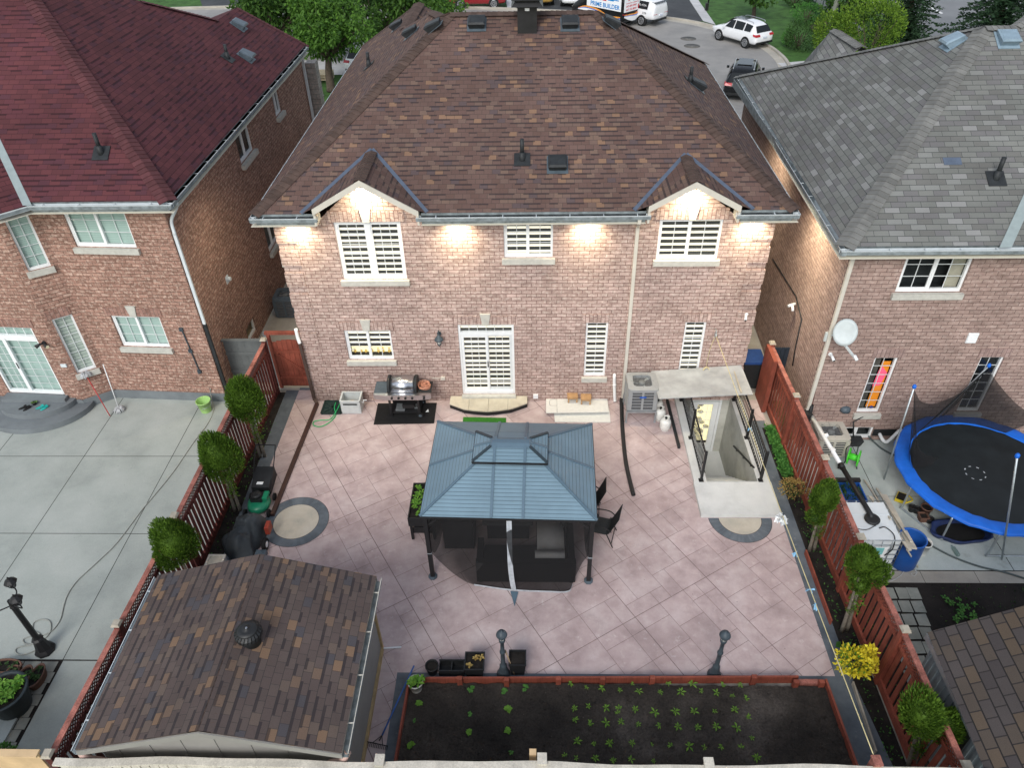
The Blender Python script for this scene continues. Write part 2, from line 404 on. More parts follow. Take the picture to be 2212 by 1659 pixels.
    def outs(s, name, mats, parent=None, **k):
        """each loose piece becomes an object of its own"""
        seen = set(); r = None
        for f0 in s.bm.faces:
            if f0 in seen: continue
            st, comp = [f0], []; seen.add(f0)
            while st:
                f = st.pop(); comp.append(f)
                for v in f.verts:
                    for g in v.link_faces:
                        if g not in seen: seen.add(g); st.append(g)
            nb = MB(); vm = {}
            for f in comp:
                q = nb.bm.faces.new([vm.setdefault(v, None) or vm.__setitem__(v, nb.bm.verts.new(v.co)) or vm[v] for v in f.verts]); q.material_index = f.material_index; q.smooth = f.smooth
            r = nb.out(name, mats, parent, **k)
        s.bm.free(); return r
    def out(s, name, mats, parent=None, local=False, smooth=False, fixn=True, sub=0):
        bm = s.bm
        if parent is not None and not local:
            bmesh.ops.translate(bm, verts=bm.verts, vec=-WL(parent))
        if fixn: bmesh.ops.recalc_face_normals(bm, faces=bm.faces)
        bm.normal_update(); uvl = bm.loops.layers.uv.new('UVMap')
        off = WL(parent) if (parent is not None and not local) else Vector((0, 0, 0))
        for fc in bm.faces:
            n = fc.normal
            if abs(n.z) > .985: ax, ay = Vector((1, 0, 0)), Vector((0, 1, 0))
            else:
                ax = Vector((-n.y, n.x, 0)).normalized(); ay = n.cross(ax)
                if ay.z < 0: ay = -ay
            for lp in fc.loops:
                co = lp.vert.co+off; lp[uvl].uv = (co.dot(ax), co.dot(ay))
            if smooth: fc.smooth = True
        me = bpy.data.meshes.new(name); bm.to_mesh(me); bm.free()
        for m in ([mats] if isinstance(mats, str) else mats): me.materials.append(MATS[m])
        o = bpy.data.objects.new(name, me); COL.objects.link(o)
        if parent is not None: o.parent = parent
        if sub:
            md = o.modifiers.new('subdivision', 'SUBSURF'); md.levels = md.render_levels = sub
        return o
def T(name, label, cat, loc=(0, 0, 0), rz=0., group=None):
    o = bpy.data.objects.new(name, None); COL.objects.link(o); o.location = loc; o.rotation_euler = (0, 0, rz)
    o.empty_display_size = .2; o['label'] = label; o['category'] = cat
    if group: o['group'] = group
    return o
def tag(o, label, cat, group=None):
    o['label'] = label; o['category'] = cat
    if group: o['group'] = group
    return o
def struct(name, mb, mats, **k):
    o = mb.out(name, mats, **k); o['kind'] = 'structure'; return o
def copy_tree(o, parent=None):
    c = o.copy(); COL.objects.link(c)
    if parent is not None: c.parent = parent
    for ch in list(o.children): copy_tree(ch, c)
    return c
def part(o, label): o['label'] = label; return o
def arc(c, r, a0, a1, n, ry=None):
    return [(c[0]+r*math.cos(a0+(a1-a0)*i/n), c[1]+(ry or r)*math.sin(a0+(a1-a0)*i/n)) for i in range(n+1)]
def bez(p0, p1, p2, n=10, p3=None):
    p0, p1, p2 = Vector(p0), Vector(p1), Vector(p2)
    if p3 is None: return [p0*(1-t)**2+p1*2*t*(1-t)+p2*t*t for t in [i/n for i in range(n+1)]]
    p3 = Vector(p3); return [p0*(1-t)**3+p1*3*t*(1-t)**2+p2*3*t*t*(1-t)+p3*t**3 for t in [i/n for i in range(n+1)]]
def smooth_path(pts, k=6):
    """Catmull-Rom through the points"""
    P = [Vector(p) for p in pts]; P = [P[0]*2-P[1]]+P+[P[-1]*2-P[-2]]; o = []
    for i in range(1, len(P)-2):
        for j in range(k):
            t = j/k; a, b, c, d = P[i-1:i+3]
            o.append(.5*((2*b)+(c-a)*t+(2*a-5*b+4*c-d)*t*t+(3*b-a-3*c+d)*t**3))
    o.append(P[-2]); return o

# a wall frame: origin, u along the wall, d into the wall, z up
def frame(o, u, d): 
    u, d = Vector(u).normalized(), Vector(d).normalized()
    return Matrix(((u.x, d.x, 0, o[0]), (u.y, d.y, 0, o[1]), (0, 0, 1, o[2]), (0, 0, 0, 1)))
def wall_cells(mb, M, w, z0, z1, ops, dep=.11, u0=0.):
    """wall face with true openings and their reveals; ops = (u, z, w, h)"""
    xs = sorted({u0, w}|{o[0] for o in ops}|{o[0]+o[2] for o in ops}); zs = sorted({z0, z1}|{o[1] for o in ops}|{o[1]+o[3] for o in ops})
    for a, b in zip(xs, xs[1:]):
        for c, d in zip(zs, zs[1:]):
            mx, mz = (a+b)/2, (c+d)/2
            if any(o[0] < mx < o[0]+o[2] and o[1] < mz < o[1]+o[3] for o in ops): continue
            mb.f([M@Vector(p) for p in ((a, 0, c), (b, 0, c), (b, 0, d), (a, 0, d))])
    for u, z, ww, h in ops:
        q = [(u, z), (u+ww, z), (u+ww, z+h), (u, z+h)]
        for (a, c), (b, d) in zip(q, q[1:]+q[:1]):
            mb.f([M@Vector(p) for p in ((a, 0, c), (a, dep, c), (b, dep, d), (b, 0, d))])
    return mb
def window(house, M, u, z, w, h, kind='slider', blind='zebra_blind', cols=2, rows=3, fr=.055, sill=True, back='room_dark', glass='glass', silldep=.09, extra=None, rec=.05, cmat='white_vinyl', mm='white_vinyl', bcover=1.):
    """frame (the window itself) > muntin, pane, blind, sill"""
    def outp(mb, name, m, par): return mb.xf(M).out(name, m, par)
    b = MB(); e = .07
    b.box((u, rec, z), (u+fr, rec+e, z+h)); b.box((u+w-fr, rec, z), (u+w, rec+e, z+h))
    b.box((u+fr, rec, z+h-fr), (u+w-fr, rec+e, z+h)); b.box((u+fr, rec-.004, z), (u+w-fr, rec+e, z+fr*1.25))
    secs = [(u+fr, u+w-fr)]
    if kind in ('slider', 'double'):
        mw = .05 if kind == 'slider' else .13; c = u+w/2
        b.box((c-mw/2, rec-.006, z+fr*1.25), (c+mw/2, rec+e-.003, z+h-fr)); secs = [(u+fr, c-mw/2), (c+mw/2, u+w-fr)]
        s = .03
        for i, (p, q) in enumerate(secs):
            if kind == 'slider' and i == 1: continue
            y = rec+.012
            b.box((p, y, z+fr*1.25), (p+s, y+.03, z+h-fr)); b.box((q-s, y, z+fr*1.25), (q, y+.03, z+h-fr))
            b.box((p+s, y, z+fr*1.25), (q-s, y+.03, z+fr*1.25+s)); b.box((p+s, y, z+h-fr-s), (q-s, y+.03, z+h-fr))
    win = outp(b, 'window', cmat, house)
    m = MB(); zz0, zz1 = z+fr*1.25, z+h-fr; y = rec+.05
    for p, q in secs:
        for i in range(1, cols): x = p+(q-p)*i/cols; m.box((x-.009, y, zz0), (x+.009, y+.012, zz1))
        for j in range(1, rows): v = zz0+(zz1-zz0)*j/rows; m.box((p, y+.001, v-.009), (q, y+.011, v+.009))
    if cols > 1 or rows > 1: outp(m, 'muntin', mm, win)
    g = MB()
    for p, q in secs: g.f([(p, rec+.042, zz0), (q, rec+.042, zz0), (q, rec+.042, zz1), (p, rec+.042, zz1)])
    outp(g, 'pane', glass, win)
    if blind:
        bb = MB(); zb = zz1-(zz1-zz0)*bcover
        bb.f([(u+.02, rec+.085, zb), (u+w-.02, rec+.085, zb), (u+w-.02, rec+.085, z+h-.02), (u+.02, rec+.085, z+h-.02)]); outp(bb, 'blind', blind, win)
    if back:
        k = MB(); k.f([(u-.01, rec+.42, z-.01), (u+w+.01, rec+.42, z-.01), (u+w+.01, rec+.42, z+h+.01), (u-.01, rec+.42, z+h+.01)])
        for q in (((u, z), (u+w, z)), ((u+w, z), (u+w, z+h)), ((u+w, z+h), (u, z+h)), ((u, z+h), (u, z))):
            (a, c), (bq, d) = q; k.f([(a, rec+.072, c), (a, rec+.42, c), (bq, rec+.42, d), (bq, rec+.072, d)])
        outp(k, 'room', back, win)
    if extra: extra(win, M, u, z, w, h, rec)
    if sill:
        s = MB(); s.box((u-.06, -silldep, z-.15), (u+w+.06, rec+.02, z-.002)); s.bevel(.012, 1); outp(s, 'sill', 'stone_sill', win)
    return win
def soldier(house, M, u, z, w, mat_, key=True, h=.27):
    b = MB(); b.box((u-.1, -.018, z+.004), (u+w+.1, .03, z+h)); b.xf(M).out('lintel', mat_, house)
    if key:
        k = MB(); c = u+w/2
        k.hexa([Vector(p) for p in ((c-.085, -.05, z+.004), (c+.085, -.05, z+.004), (c+.085, .03, z+.004), (c-.085, .03, z+.004), (c-.14, -.05, z+h+.08), (c+.14, -.05, z+h+.08), (c+.14, .03, z+h+.08), (c-.14, .03, z+h+.08))])
        k.xf(M).out('keystone', 'stone_sill', house)
def gutter(house, pts, mat_='gutter_white', name='gutter', n_hang=0.75, inw=None):
    """open trough following the eave; pts are the outer top lip, inw points to the wall"""
    b = MB(); b.mi = 0
    for (p, q), iw in zip(zip(pts, pts[1:]), inw):
        p, q, iw = Vector(p), Vector(q), Vector(iw).normalized(); wd = .12
        dz = Vector((0, 0, -.12))
        d = (q-p).normalized()
        prof = [Vector((0, 0, 0)), Vector((0, 0, -.03))+iw*.012, dz+iw*.03, dz+iw*wd, iw*wd]
        for i in range(4): b.f([p+prof[i], q+prof[i], q+prof[i+1], p+prof[i+1]], 0)
        th = iw*.012
        b.f([p, q, q+th, p+th], 0)
        b.f([p+th, q+th, q+th+dz*.9, p+th+dz*.9], 1); b.f([p+th+dz*.9, q+th+dz*.9, q+iw*(wd-.004)+dz*.9, p+iw*(wd-.004)+dz*.9], 1)
        ln = (q-p).length; k = int(ln/n_hang)
        for i in range(k):
            c = p+d*(i+.6)*ln/k; b.bar(c+Vector((0, 0, -.006)), c+iw*wd+Vector((0, 0, -.006)), .02, .008, mi=0)
    return b.out(name, [mat_, 'gutter_inner'], house, fixn=False)
def hip_cap(house, p, q, mat_, w=.30, step=.145, name='ridge_cap', nrm=None):
    """overlapping cap shingles folded over a hip or ridge"""
    p, q = Vector(p), Vector(q); d = (q-p); n = max(1, int(d.length/step)); d.normalize(); b = MB()
    sd = d.cross(Vector((0, 0, 1))).normalized(); up = sd.cross(d).normalized(); drop = .30
    for i in range(n):
        a = p+d*(i*step); e = a+d*(step*1.12); lo, hi = up*.030, up*.014
        sw = sd*w/2
        P = [a-sw+lo-up*w/2*drop, a+lo, a+sw+lo-up*w/2*drop, e-sw+hi-up*w/2*drop, e+hi, e+sw+hi-up*w/2*drop]
        b.f([P[0], P[1], P[4], P[3]]); b.f([P[1], P[2], P[5], P[4]])
        b.f([P[0], P[1], P[1]-up*.02, P[0]-up*.02]); b.f([P[1], P[2], P[2]-up*.02, P[1]-up*.02])
    bmesh.ops.remove_doubles(b.bm, verts=b.bm.verts, dist=.0005)
    return b.out(name, mat_, house)
def roof_vent(house, c, n, fwd, mat_='vent_dark', w=.46, base='vent_grey'):
    """square hooded roof vent on a flashing plate"""
    c, n = Vector(c), Vector(n).normalized(); f = Vector(fwd).normalized(); s = n.cross(f).normalized()
    m = Matrix((s, f, n)).transposed().to_4x4(); m.translation = c
    b = MB(); b.box((-.26, -.28, .012), (.26, .26, .022)); pl = b.xf(m).out('roof_vent', base, house)
    b = MB(); h = w/2
    b.hexa([Vector(p) for p in ((-h*.85, -h*.8, .02), (h*.85, -h*.8, .02), (h*.85, h*.8, .02), (-h*.85, h*.8, .02), (-h, -h, .19), (h, -h, .19), (h, h, .12), (-h, h, .12))])
    b.hexa([Vector(p) for p in ((-h, -h, .19), (h, -h, .19), (h, h, .12), (-h, h, .12), (-h*.8, -h*.8, .225), (h*.8, -h*.8, .225), (h*.8, h*.8, .15), (-h*.8, h*.8, .15))])
    b.xf(m).out('hood', mat_, pl); return pl
def vent_pipe(house, c, n, h=.42, r=.05):
    c, n = Vector(c), Vector(n).normalized(); u = Vector((0, 0, 1)); f = u.cross(n); f = n.cross(f.normalized()) if f.length > 1e-3 else Vector((0, 1, 0))
    s = f.cross(n).normalized(); m = Matrix((s, f.normalized(), n)).transposed().to_4x4(); m.translation = c
    b = MB(); b.box((-.20, -.2, .012), (.20, .2, .024)); b.xf(m)
    b.cyl(c-u*.1, c+u*.2, r*1.75, r*1.25, 14); b.cyl(c+u*.1, c+u*h, r, r, 14)
    return b.out('vent_pipe', 'vent_dark', house)
# ------------------------------------------------------------------ main brown-roofed house
WX = 12.26
H1 = T('brick_house', 'pink brick house with brown hip roof, two small gables and lit eaves, in the middle', 'house', (0, 0, 0))
MR = frame((0, 0, 0), (1, 0), (0, 1))
door_x0, door_x1 = 11.0, 11.86
OPS = [(1.48, 4.1, 1.66, 1.63), (5.67, 4.7, 1.22, 1.04), (9.48, 4.62, 1.54, 1.10), (1.22, 1.50, 1.28, 1.01), (4.35, .25, 1.52, 2.43), (7.82, .88, .6, 1.84), (10.47, .95, .57, 1.78)]
mb = MB(); wall_cells(mb, MR, WX, 0, 5.8, OPS)
for gx0, gx1, gp, zt in ((1.15, 3.70, 2.40, 6.88), (9.08, 11.30, 10.15, 6.76)):      # brick gables above the eave line
    mb.f([(gx0, 0, 5.8), (gx1, 0, 5.8), (gp, 0, zt)])
M = frame((0, 14.3, 0), (0, -1), (1, 0)); wall_cells(mb, M, 14.3, 0, 5.8, [(14.3-1.15, 4.55, .95, 1.2), (6.6, 4.6, .9, 1.1)])
M2 = frame((WX, 0, 0), (0, 1), (-1, 0)); wall_cells(mb, M2, 11.3, 0, 5.8, [(3, 4.6, .9, 1.1)])
mb.f([(0, 14.3, 0), (4.5, 14.3, 0), (4.5, 14.3, 5.8), (0, 14.3, 5.8)]); mb.f([(4.5, 14.3, 0), (4.5, 11.3, 0), (4.5, 11.3, 5.8), (4.5, 14.3, 5.8)])
mb.f([(4.5, 11.3, 0), (WX, 11.3, 0), (WX, 11.3, 5.8), (4.5, 11.3, 5.8)])
for k in range(9):                                                                      # quoins, a finger proud of the wall
    z = .12+k*.63
    mb.box((-.022, -.022, z), (.47, .05, z+.42)); mb.box((WX-.47, -.022, z), (WX+.022, .05, z+.42))
    mb.box((-.022, .05, z), (.02, .45, z+.42)); mb.box((WX-.02, .05, z), (WX+.022, .45, z+.42))
mb.out('wall', 'brick_pink', H1, fixn=False)
def shade_edge(win, M, u, z, w, h, rec): pass
w1 = window(H1, MR, *OPS[0], kind='double', cols=3, rows=5, fr=.075, mm='white_vinyl')
w2 = window(H1, MR, *OPS[1], kind='slider', cols=2, rows=3)
w3 = window(H1, MR, *OPS[2], kind='slider', cols=2, rows=3)
def kitchen(win, M, u, z, w, h, rec):
    b = MB(); b.f([(u+.03, rec+.30, z+.03), (u+w-.03, rec+.30, z+.03), (u+w-.03, rec+.30, z+h*.5), (u+.03, rec+.30, z+h*.5)]); b.xf(M).out('lit_room', 'lit_room', win)
    b = MB(); rr = random.Random(3)
    for i in range(7):
        x = u+.12+i*.16+rr.random()*.04; b.lathe([(.02, z+.05), (.03+.02*rr.random(), z+.10), (.025, z+.14+rr.random()*.1)], (x, rec+.24, 0), 8)
    b.xf(M).out('sill_ornaments', 'lit_yellow', win)
w4 = window(H1, MR, *OPS[3], kind='slider', cols=2, rows=4, extra=kitchen, bcover=.66)
soldier(H1, MR, *OPS[0][:3][:1], OPS[0][1]+OPS[0][3], OPS[0][2], 'soldier_pink', h=.29)
soldier(H1, MR, OPS[2][0], OPS[2][1]+OPS[2][3], OPS[2][2], 'soldier_pink', h=.29)
soldier(H1, MR, OPS[3][0], OPS[3][1]+OPS[3][3], OPS[3][2], 'soldier_pink')
soldier(H1, MR, OPS[4][0], OPS[4][1]+OPS[4][3], OPS[4][2], 'soldier_pink')
w5 = window(H1, MR, *OPS[5], kind='single', cols=2, rows=6); soldier(H1, MR, OPS[5][0], OPS[5][1]+OPS[5][3], OPS[5][2], 'soldier_pink', key=False)
w6 = window(H1, MR, *OPS[6], kind='single', cols=2, rows=6, sill=False); soldier(H1, MR, OPS[6][0], OPS[6][1]+OPS[6][3], OPS[6][2], 'soldier_pink', key=False)
ML = frame((0, 14.3, 0), (0, -1), (1, 0))
window(H1, ML, 14.3-1.15, 4.55, .95, 1.2, kind='single', cols=2, rows=3, blind=None); window(H1, ML, 6.6, 4.6, .9, 1.1, kind='single', cols=2, rows=3, blind=None)
# sliding patio door with a transom light
u, z, w, h = OPS[4]; b = MB()
b.box((u, .03, z), (u+.06, .13, z+h)); b.box((u+w-.06, .03, z), (u+w, .13, z+h)); b.box((u+.06, .03, z+h-.05), (u+w-.06, .13, z+h)); b.box((u+.06, .03, z+2.05), (u+w-.06, .13, z+2.15)); b.box((u+.06, .02, z), (u+w-.06, .13, z+.09))
dr = b.out('patio_door', 'white_vinyl', H1)
for i, (p, q, y) in enumerate(((u+.06, u+w/2+.04, .05), (u+w/2-.02, u+w-.06, .085))):
    b = MB(); s = .075
    b.box((p, y, z+.09), (p+s, y+.03, z+2.05)); b.box((q-s, y, z+.09), (q, y+.03, z+2.05)); b.box((p+s, y, z+.09), (q-s, y+.03, z+.09+s*1.3)); b.box((p+s, y, z+2.05-s), (q-s, y+.03, z+2.05))
    b.out('sliding_panel', 'white_vinyl' if i == 0 else 'vent_grey', dr) if False else b.out('sliding_panel', 'white_vinyl', dr)
b = MB(); b.box((u+w/2+.0, .028, z+.95), (u+w/2+.025, .05, z+1.15)); b.out('handle', 'black_metal', dr)
b = MB()
for p, q in ((u+.14, u+w/2-.04), (u+w/2+.06, u+w-.14)):
    for i in (1, 2): x = p+(q-p)*i/3; b.box((x-.009, .098, z+.18), (x+.009, .108, z+1.98))
    for j in range(1, 8): v = z+.18+1.8*j/8; b.box((p, .099, v-.009), (q, .107, v+.009))
for i in range(1, 6): x = u+.06+(w-.12)*i/6; b.box((x-.009, .09, z+2.15), (x+.009, .10, z+h-.05))
b.out('muntin', 'white_vinyl', dr)
b = MB(); b.f([(u+.06, .078, z+.1), (u+w-.06, .078, z+.1), (u+w-.06, .078, z+h-.05), (u+.06, .078, z+h-.05)]); b.out('pane', 'glass', dr)
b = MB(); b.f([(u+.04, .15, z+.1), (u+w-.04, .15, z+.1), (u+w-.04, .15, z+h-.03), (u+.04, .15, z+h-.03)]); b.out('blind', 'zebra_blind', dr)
b = MB(); b.box((u-.02, -.14, z-.09), (u+w+.02, .03, z-.003)); b.box((u+.0, -.10, 0), (u+w, .02, z-.093)); b.out('threshold', 'stone_sill', dr)

# roof
K = .518; KS = .6886; EZ = 6.04
R1, R2 = Vector((4.14, 5.64, 9.18)), Vector((8.13, 5.64, 9.18))
Ac, Bc, Cc, Dc = Vector((-.42, -.42, EZ)), Vector((12.68, -.42, EZ)), Vector((12.68, 11.7, EZ)), Vector((-.42, 14.77, EZ))
LN, LC = (-KS, 0, 1), EZ+KS*.42                        # left plane
RN, RC = (KS, 0, 1), EZ+KS*12.68                       # right plane
BN, BC = (0, -K, 1), EZ+K*.42                          # rear plane
Vv = PL(957, 33, LN, LC); Bp = PL(935, 23, LN, LC); Cp = PL(873, 59, LN, LC); Pp = PL(905, 5, LN, LC)
gab = [(1.15, 3.68, 2.38, 6.99), (9.11, 11.27, 10.15, 6.87)]; gab2 = [(.84, 3.86, 2.38, 6.99), (8.80, 11.58, 10.15, 6.87)]
def yv(z): return -.42+(z-EZ)/K
mb = MB()
DZ = .0585; ins = DZ/K; Ae, Be, Ce, De = Vector((-.42+DZ/KS, -.42+ins, EZ+DZ)), Vector((12.68-DZ/KS, -.42+ins, EZ+DZ)), Vector((12.68-DZ/KS, 11.7, EZ+DZ)), Vector((-.42+DZ/KS, 14.7, EZ+DZ))
rear = [Ae]
for g0, g1, gp, gz in gab2: rear += [Vector((g0, -.42+ins, EZ+DZ)), Vector((gp, yv(gz), gz)), Vector((g1, -.42+ins, EZ+DZ))]
rear += [Be, R2, R1]
mb.f(rear)
mb.f([Ae, R1, Vv, Bp, Cp, Pp, De][::-1])
mb.f([Be, Ce, R2])
E1 = Vector((4.9, 11.7, EZ)); mb.f([R2, Cc, E1, Vv]); mb.f([R1, R2, Vv]); mb.f([Vv, E1, Bp]); mb.f([Bp, E1, Cp]); mb.f([Cp, E1, Vector((4.9, 14.77, EZ)), Pp]); mb.f([Pp, Vector((4.9, 14.77, EZ)), Dc])
for (g0, g1, gp, gz), (h0, h1, _, _) in zip(gab2, gab):
    ap = Vector((gp, yv(gz), gz)); fr_ = Vector((gp, -.42, gz)); zg = lambda x, g: EZ+DZ+(gz-EZ-DZ)*(x-g)/(gp-g)
    for g, h in ((g0, h0), (g1, h1)): mb.f([Vector((g, -.42+ins, EZ+DZ)), Vector((h, -.42, zg(h, g))), fr_, ap])
bmesh.ops.recalc_face_normals(mb.bm, faces=mb.bm.faces)
roof = mb.out('roof', 'roof_brown', H1, fixn=False)
for p, q in ((Ae, R1), (Be, R2), (R1, R2), (Ce, R2), (Pp, Cp), (De, Pp), (R1, Vv), (Bp, Vv)): hip_cap(H1, p, q, 'cap_brown', w=.42)
for g0, g1, gp, gz in gab: hip_cap(H1, (gp, -.42, gz), (gp, yv(gz)+.05, gz), 'cap_brown')
for (g0, g1, gp, gz), (m0, m1, _, _) in zip(gab, gab2):
    for g in (m0, m1):
        a, e = Vector((g, -.42+ins, EZ+DZ)), Vector((gp, yv(gz), gz)); s = .09 if g == g0 else -.09
        b = MB(); o = Vector((0, -.0, .018)); b.bar(a+o, e+o, .12, .01, up=(0, -K, 1)); b.out('valley_flashing', 'flash_blue', H1)
    # rake boards with a return, and the soffit behind them
    for g, s, m in ((g0, 1, m0), (g1, -1, m1)):
        a, t = Vector((g, -.43, EZ+DZ+(gz-EZ-DZ)*(g-m)/(gp-m)-.012)), Vector((gp, -.43, gz-.012))
        d = Vector((0, 0, -.155))
        b = MB(); b.hexa([a+d, t+d, t+d+Vector((0, .03, 0)), a+d+Vector((0, .03, 0)), a, t, t+Vector((0, .03, 0)), a+Vector((0, .03, 0))]); b.out('rake_board', 'cream_trim', H1)
        b = MB(); dd = Vector((0, 0, -.14)); b.f([a+dd+Vector((0, .03, 0)), t+dd+Vector((0, .03, 0)), t+dd+Vector((0, .42, 0)), a+dd+Vector((0, .42, 0))]); b.out('soffit', 'soffit_cream', H1)
        b = MB(); b.box((g, -.40, EZ-.22), (g+s*.05, .0, EZ+.10)); b.out('eave_return', 'cream_trim', H1)
# eaves: soffit, fascia, gutters
sz = 5.81
b = MB()
for x0, x1 in ((-.42, 1.15), (3.72, 9.08), (11.32, 12.68)): b.f([(x0, -.40, sz), (x1, -.40, sz), (x1, 0, sz), (x0, 0, sz)])
b.f([(-.40, 0, sz), (0, 0, sz), (0, 14.7, sz), (-.40, 14.7, sz)]); b.f([(WX, 0, sz), (12.66, 0, sz), (12.66, 11.6, sz), (WX, 11.6, sz)])
b.out('soffit', 'soffit_cream', H1)
b = MB()
for x0, x1 in ((-.28, 1.15), (3.72, 9.08), (11.32, 12.54)): b.box((x0, -.30, sz), (x1, -.285, EZ+.05))
b.box((-.30, -.285, sz), (-.285, 14.7, EZ+.05)); b.box((12.545, -.285, sz), (12.56, 11.6, EZ+.05)); b.outs('fascia', 'gutter_inner', H1)
gutter(H1, [(3.60, -.42, EZ-.01), (9.19, -.42, EZ-.01)], inw=[(0, 1, 0)])
gutter(H1, [(1.22, -.42, EZ-.01), (-.42, -.42, EZ-.01), (-.42, 14.77, EZ-.01)], inw=[(0, 1, 0), (1, 0, 0)])
gutter(H1, [(11.2, -.42, EZ-.01), (12.68, -.42, EZ-.01), (12.68, 11.7, EZ-.01)], inw=[(0, 1, 0), (-1, 0, 0)])
# downspout
b = MB(); b.bar((8.93, -.36, 5.93), (8.93, -.36, 5.80), .08, .06, up=(0, 1, 0)); b.bar((8.93, -.36, 5.82), (8.95, -.05, 5.55), .08, .06); b.bar((8.95, -.05, 5.58), (8.98, -.05, .14), .085, .06, up=(0, 1, 0))
b.out('downspout', 'cream_trim', H1)
b = MB(); q = FY(643, 727, -.06); b.tube(smooth_path([(q.x, -.06, q.z+.25), (q.x, -.07, q.z), (q.x+.03, -.1, q.z-.2)]), .05, 8); b.out('elbow', 'white_vinyl', H1)
b = MB(); b.bar((q.x+.03, -.1, q.z-.18), (.0, -.10, .12), .08, .06, up=(0, 1, 0)); b.out('downspout', 'cap_brown', H1)
# vents
for px, py in ((1030, 52), (1231, 52), (1204, 356)): roof_vent(H1, PL(px, py, BN, BC), BN, (0, 1, K))
for px, py in ((860, 57), (890, 72), (940, 60)): roof_vent(H1, PL(px, py, LN, LC), LN, (1, 0, KS))
roof_vent(H1, PL(1317, 52, RN, RC), RN, (-1, 0, KS)); roof_vent(H1, PL(1503, 186, RN, RC), RN, (-1, 0, KS))
vent_pipe(H1, PL(1128, 345, BN, BC), BN, .52); vent_pipe(H1, PL(797, 142, LN, LC), LN); vent_pipe(H1, PL(1491, 176, RN, RC), RN)
c = PL(1139, 55, BN, BC); b = MB(); b.box((c.x-.26, c.y-.26, c.z-.3), (c.x+.26, c.y+.26, c.z+.55)); fl = b.out('chimney_flue', 'black_metal', H1)
b = MB()
for i in range(4): zz = c.z+.55+i*.16; b.hexa([Vector(p) for p in ((c.x-.42, c.y-.42, zz), (c.x+.42, c.y-.42, zz), (c.x+.42, c.y+.42, zz), (c.x-.42, c.y+.42, zz), (c.x-.33, c.y-.33, zz+.1), (c.x+.33, c.y-.33, zz+.1), (c.x+.33, c.y+.33, zz+.1), (c.x-.33, c.y+.33, zz+.1))])
b.box((c.x-.28, c.y-.28, c.z+.5), (c.x+.28, c.y+.28, c.z+1.2)); b.box((c.x-.4, c.y-.4, c.z+1.19), (c.x+.4, c.y+.4, c.z+1.25)); b.out('louvred_cap', 'black_metal', fl)
b = MB(); b.box((c.x-.06, c.y-.268, c.z+.43), (c.x+.06, c.y-.262, c.z+.5)); b.out('maker_plate', 'white_vinyl', fl)
# recessed eave lamps: lens plus the light they give
def pot_light(x, y, z, e=125, house=H1, ang=140, to=(0, .35, -1)):
    b = MB(); b.lathe([(.075, 0), (.075, -.012)], (x, y, z), 14); r = b.out('soffit_light', 'white_vinyl', house)
    b = MB(); b.lathe([(.05, -.0125), (.05, -.016)], (x, y, z), 14); b.out('lens', 'led', r)
    l = bpy.data.lights.new('soffit_lamp', 'SPOT'); l.energy = e; l.color = (1, .87, .60); l.spot_size = R_(ang); l.spot_blend = 1.; l.shadow_soft_size = .10
    o = bpy.data.objects.new('soffit_lamp', l); COL.objects.link(o); o.parent = r; o.location = Vector((x, y, z-.03))-WL(house)
    o.rotation_euler = Vector(to).to_track_quat('-Z', 'Y').to_euler()
for x in (.55, 4.55, 7.75, 11.72): pot_light(x, -.24, sz-.002)
for g0, g1, gp, gz in gab: pot_light(gp-.0, -.24, gz-.24, e=165)
pot_light(12.46, .5, sz-.002, e=280, to=(.7, -.3, -1)); pot_light(12.46, 4.6, sz-.002, e=180, to=(.6, 0, -1))
pot_light(-.21, 1.6, sz-.002, e=150, to=(-.5, 0, -1))  # added lamp, strengthened to brighten the wall of the narrow left passage
# small fittings on the rear wall
def wall_cam(name, label, px, py, yp, dx=.06):
    q = FY(px, py, yp); b = MB(); b.lathe([(.05, 0), (.05, .03)], (0, 0, 0), 12); b.xf(Matrix.Translation(q)@Matrix.Rotation(R_(90), 4, 'X'))
    b.tube([q, q+Vector((0, -.06, .02)), q+Vector((dx*.3, -.09, -.02))], .018, 8); b.tube([q+Vector((dx*.3, -.05, 0)), q+Vector((dx, -.2, -.07))], .034, 10)
    r = T(name, label, 'camera', q); b.out('housing', 'white_vinyl', r)
    b = MB(); b.tube([q+Vector((dx, -.2, -.07)), q+Vector((dx*1.05, -.212, -.074))], .026, 10); b.out('lens', 'black_plastic', r)
wall_cam('security_camera', 'white security camera near the right corner of the middle house wall', 1612, 678, 0, -.05)
# ------------------------------------------------------------------ left maroon-roofed house
H2 = T('brick_house', 'red brick house on the left with maroon shingle roof and grey steps', 'house', (-2.64, 0, 0))
P0, P1, P2, P3 = Vector((-2.64, 0, 0)), Vector((-6.0, .2, 0)), Vector((-6.74, -.27, 0)), Vector((-9.8, -.05, 0))
def wd(a, b): d = (b-a).normalized(); return d
FA = frame(P1, wd(P1, P0), Vector((-wd(P1, P0).y, wd(P1, P0).x, 0)))
FB = frame(P2, wd(P2, P1), Vector((-wd(P2, P1).y, wd(P2, P1).x, 0)))
FC = frame(P3, wd(P3, P2), Vector((-wd(P3, P2).y, wd(P3, P2).x, 0)))
FD = frame(P0, (0, 1), (-1, 0))
LA, LB, LCn = (P0-P1).length, (P1-P2).length, (P2-P3).length
OA = [(.72, 5.02, 1.62, 1.10), (.83, 1.89, 1.40, 1.04)]; OB = [(.19, 4.49, .53, 1.55), (.17, 1.16, .51, 1.86)]
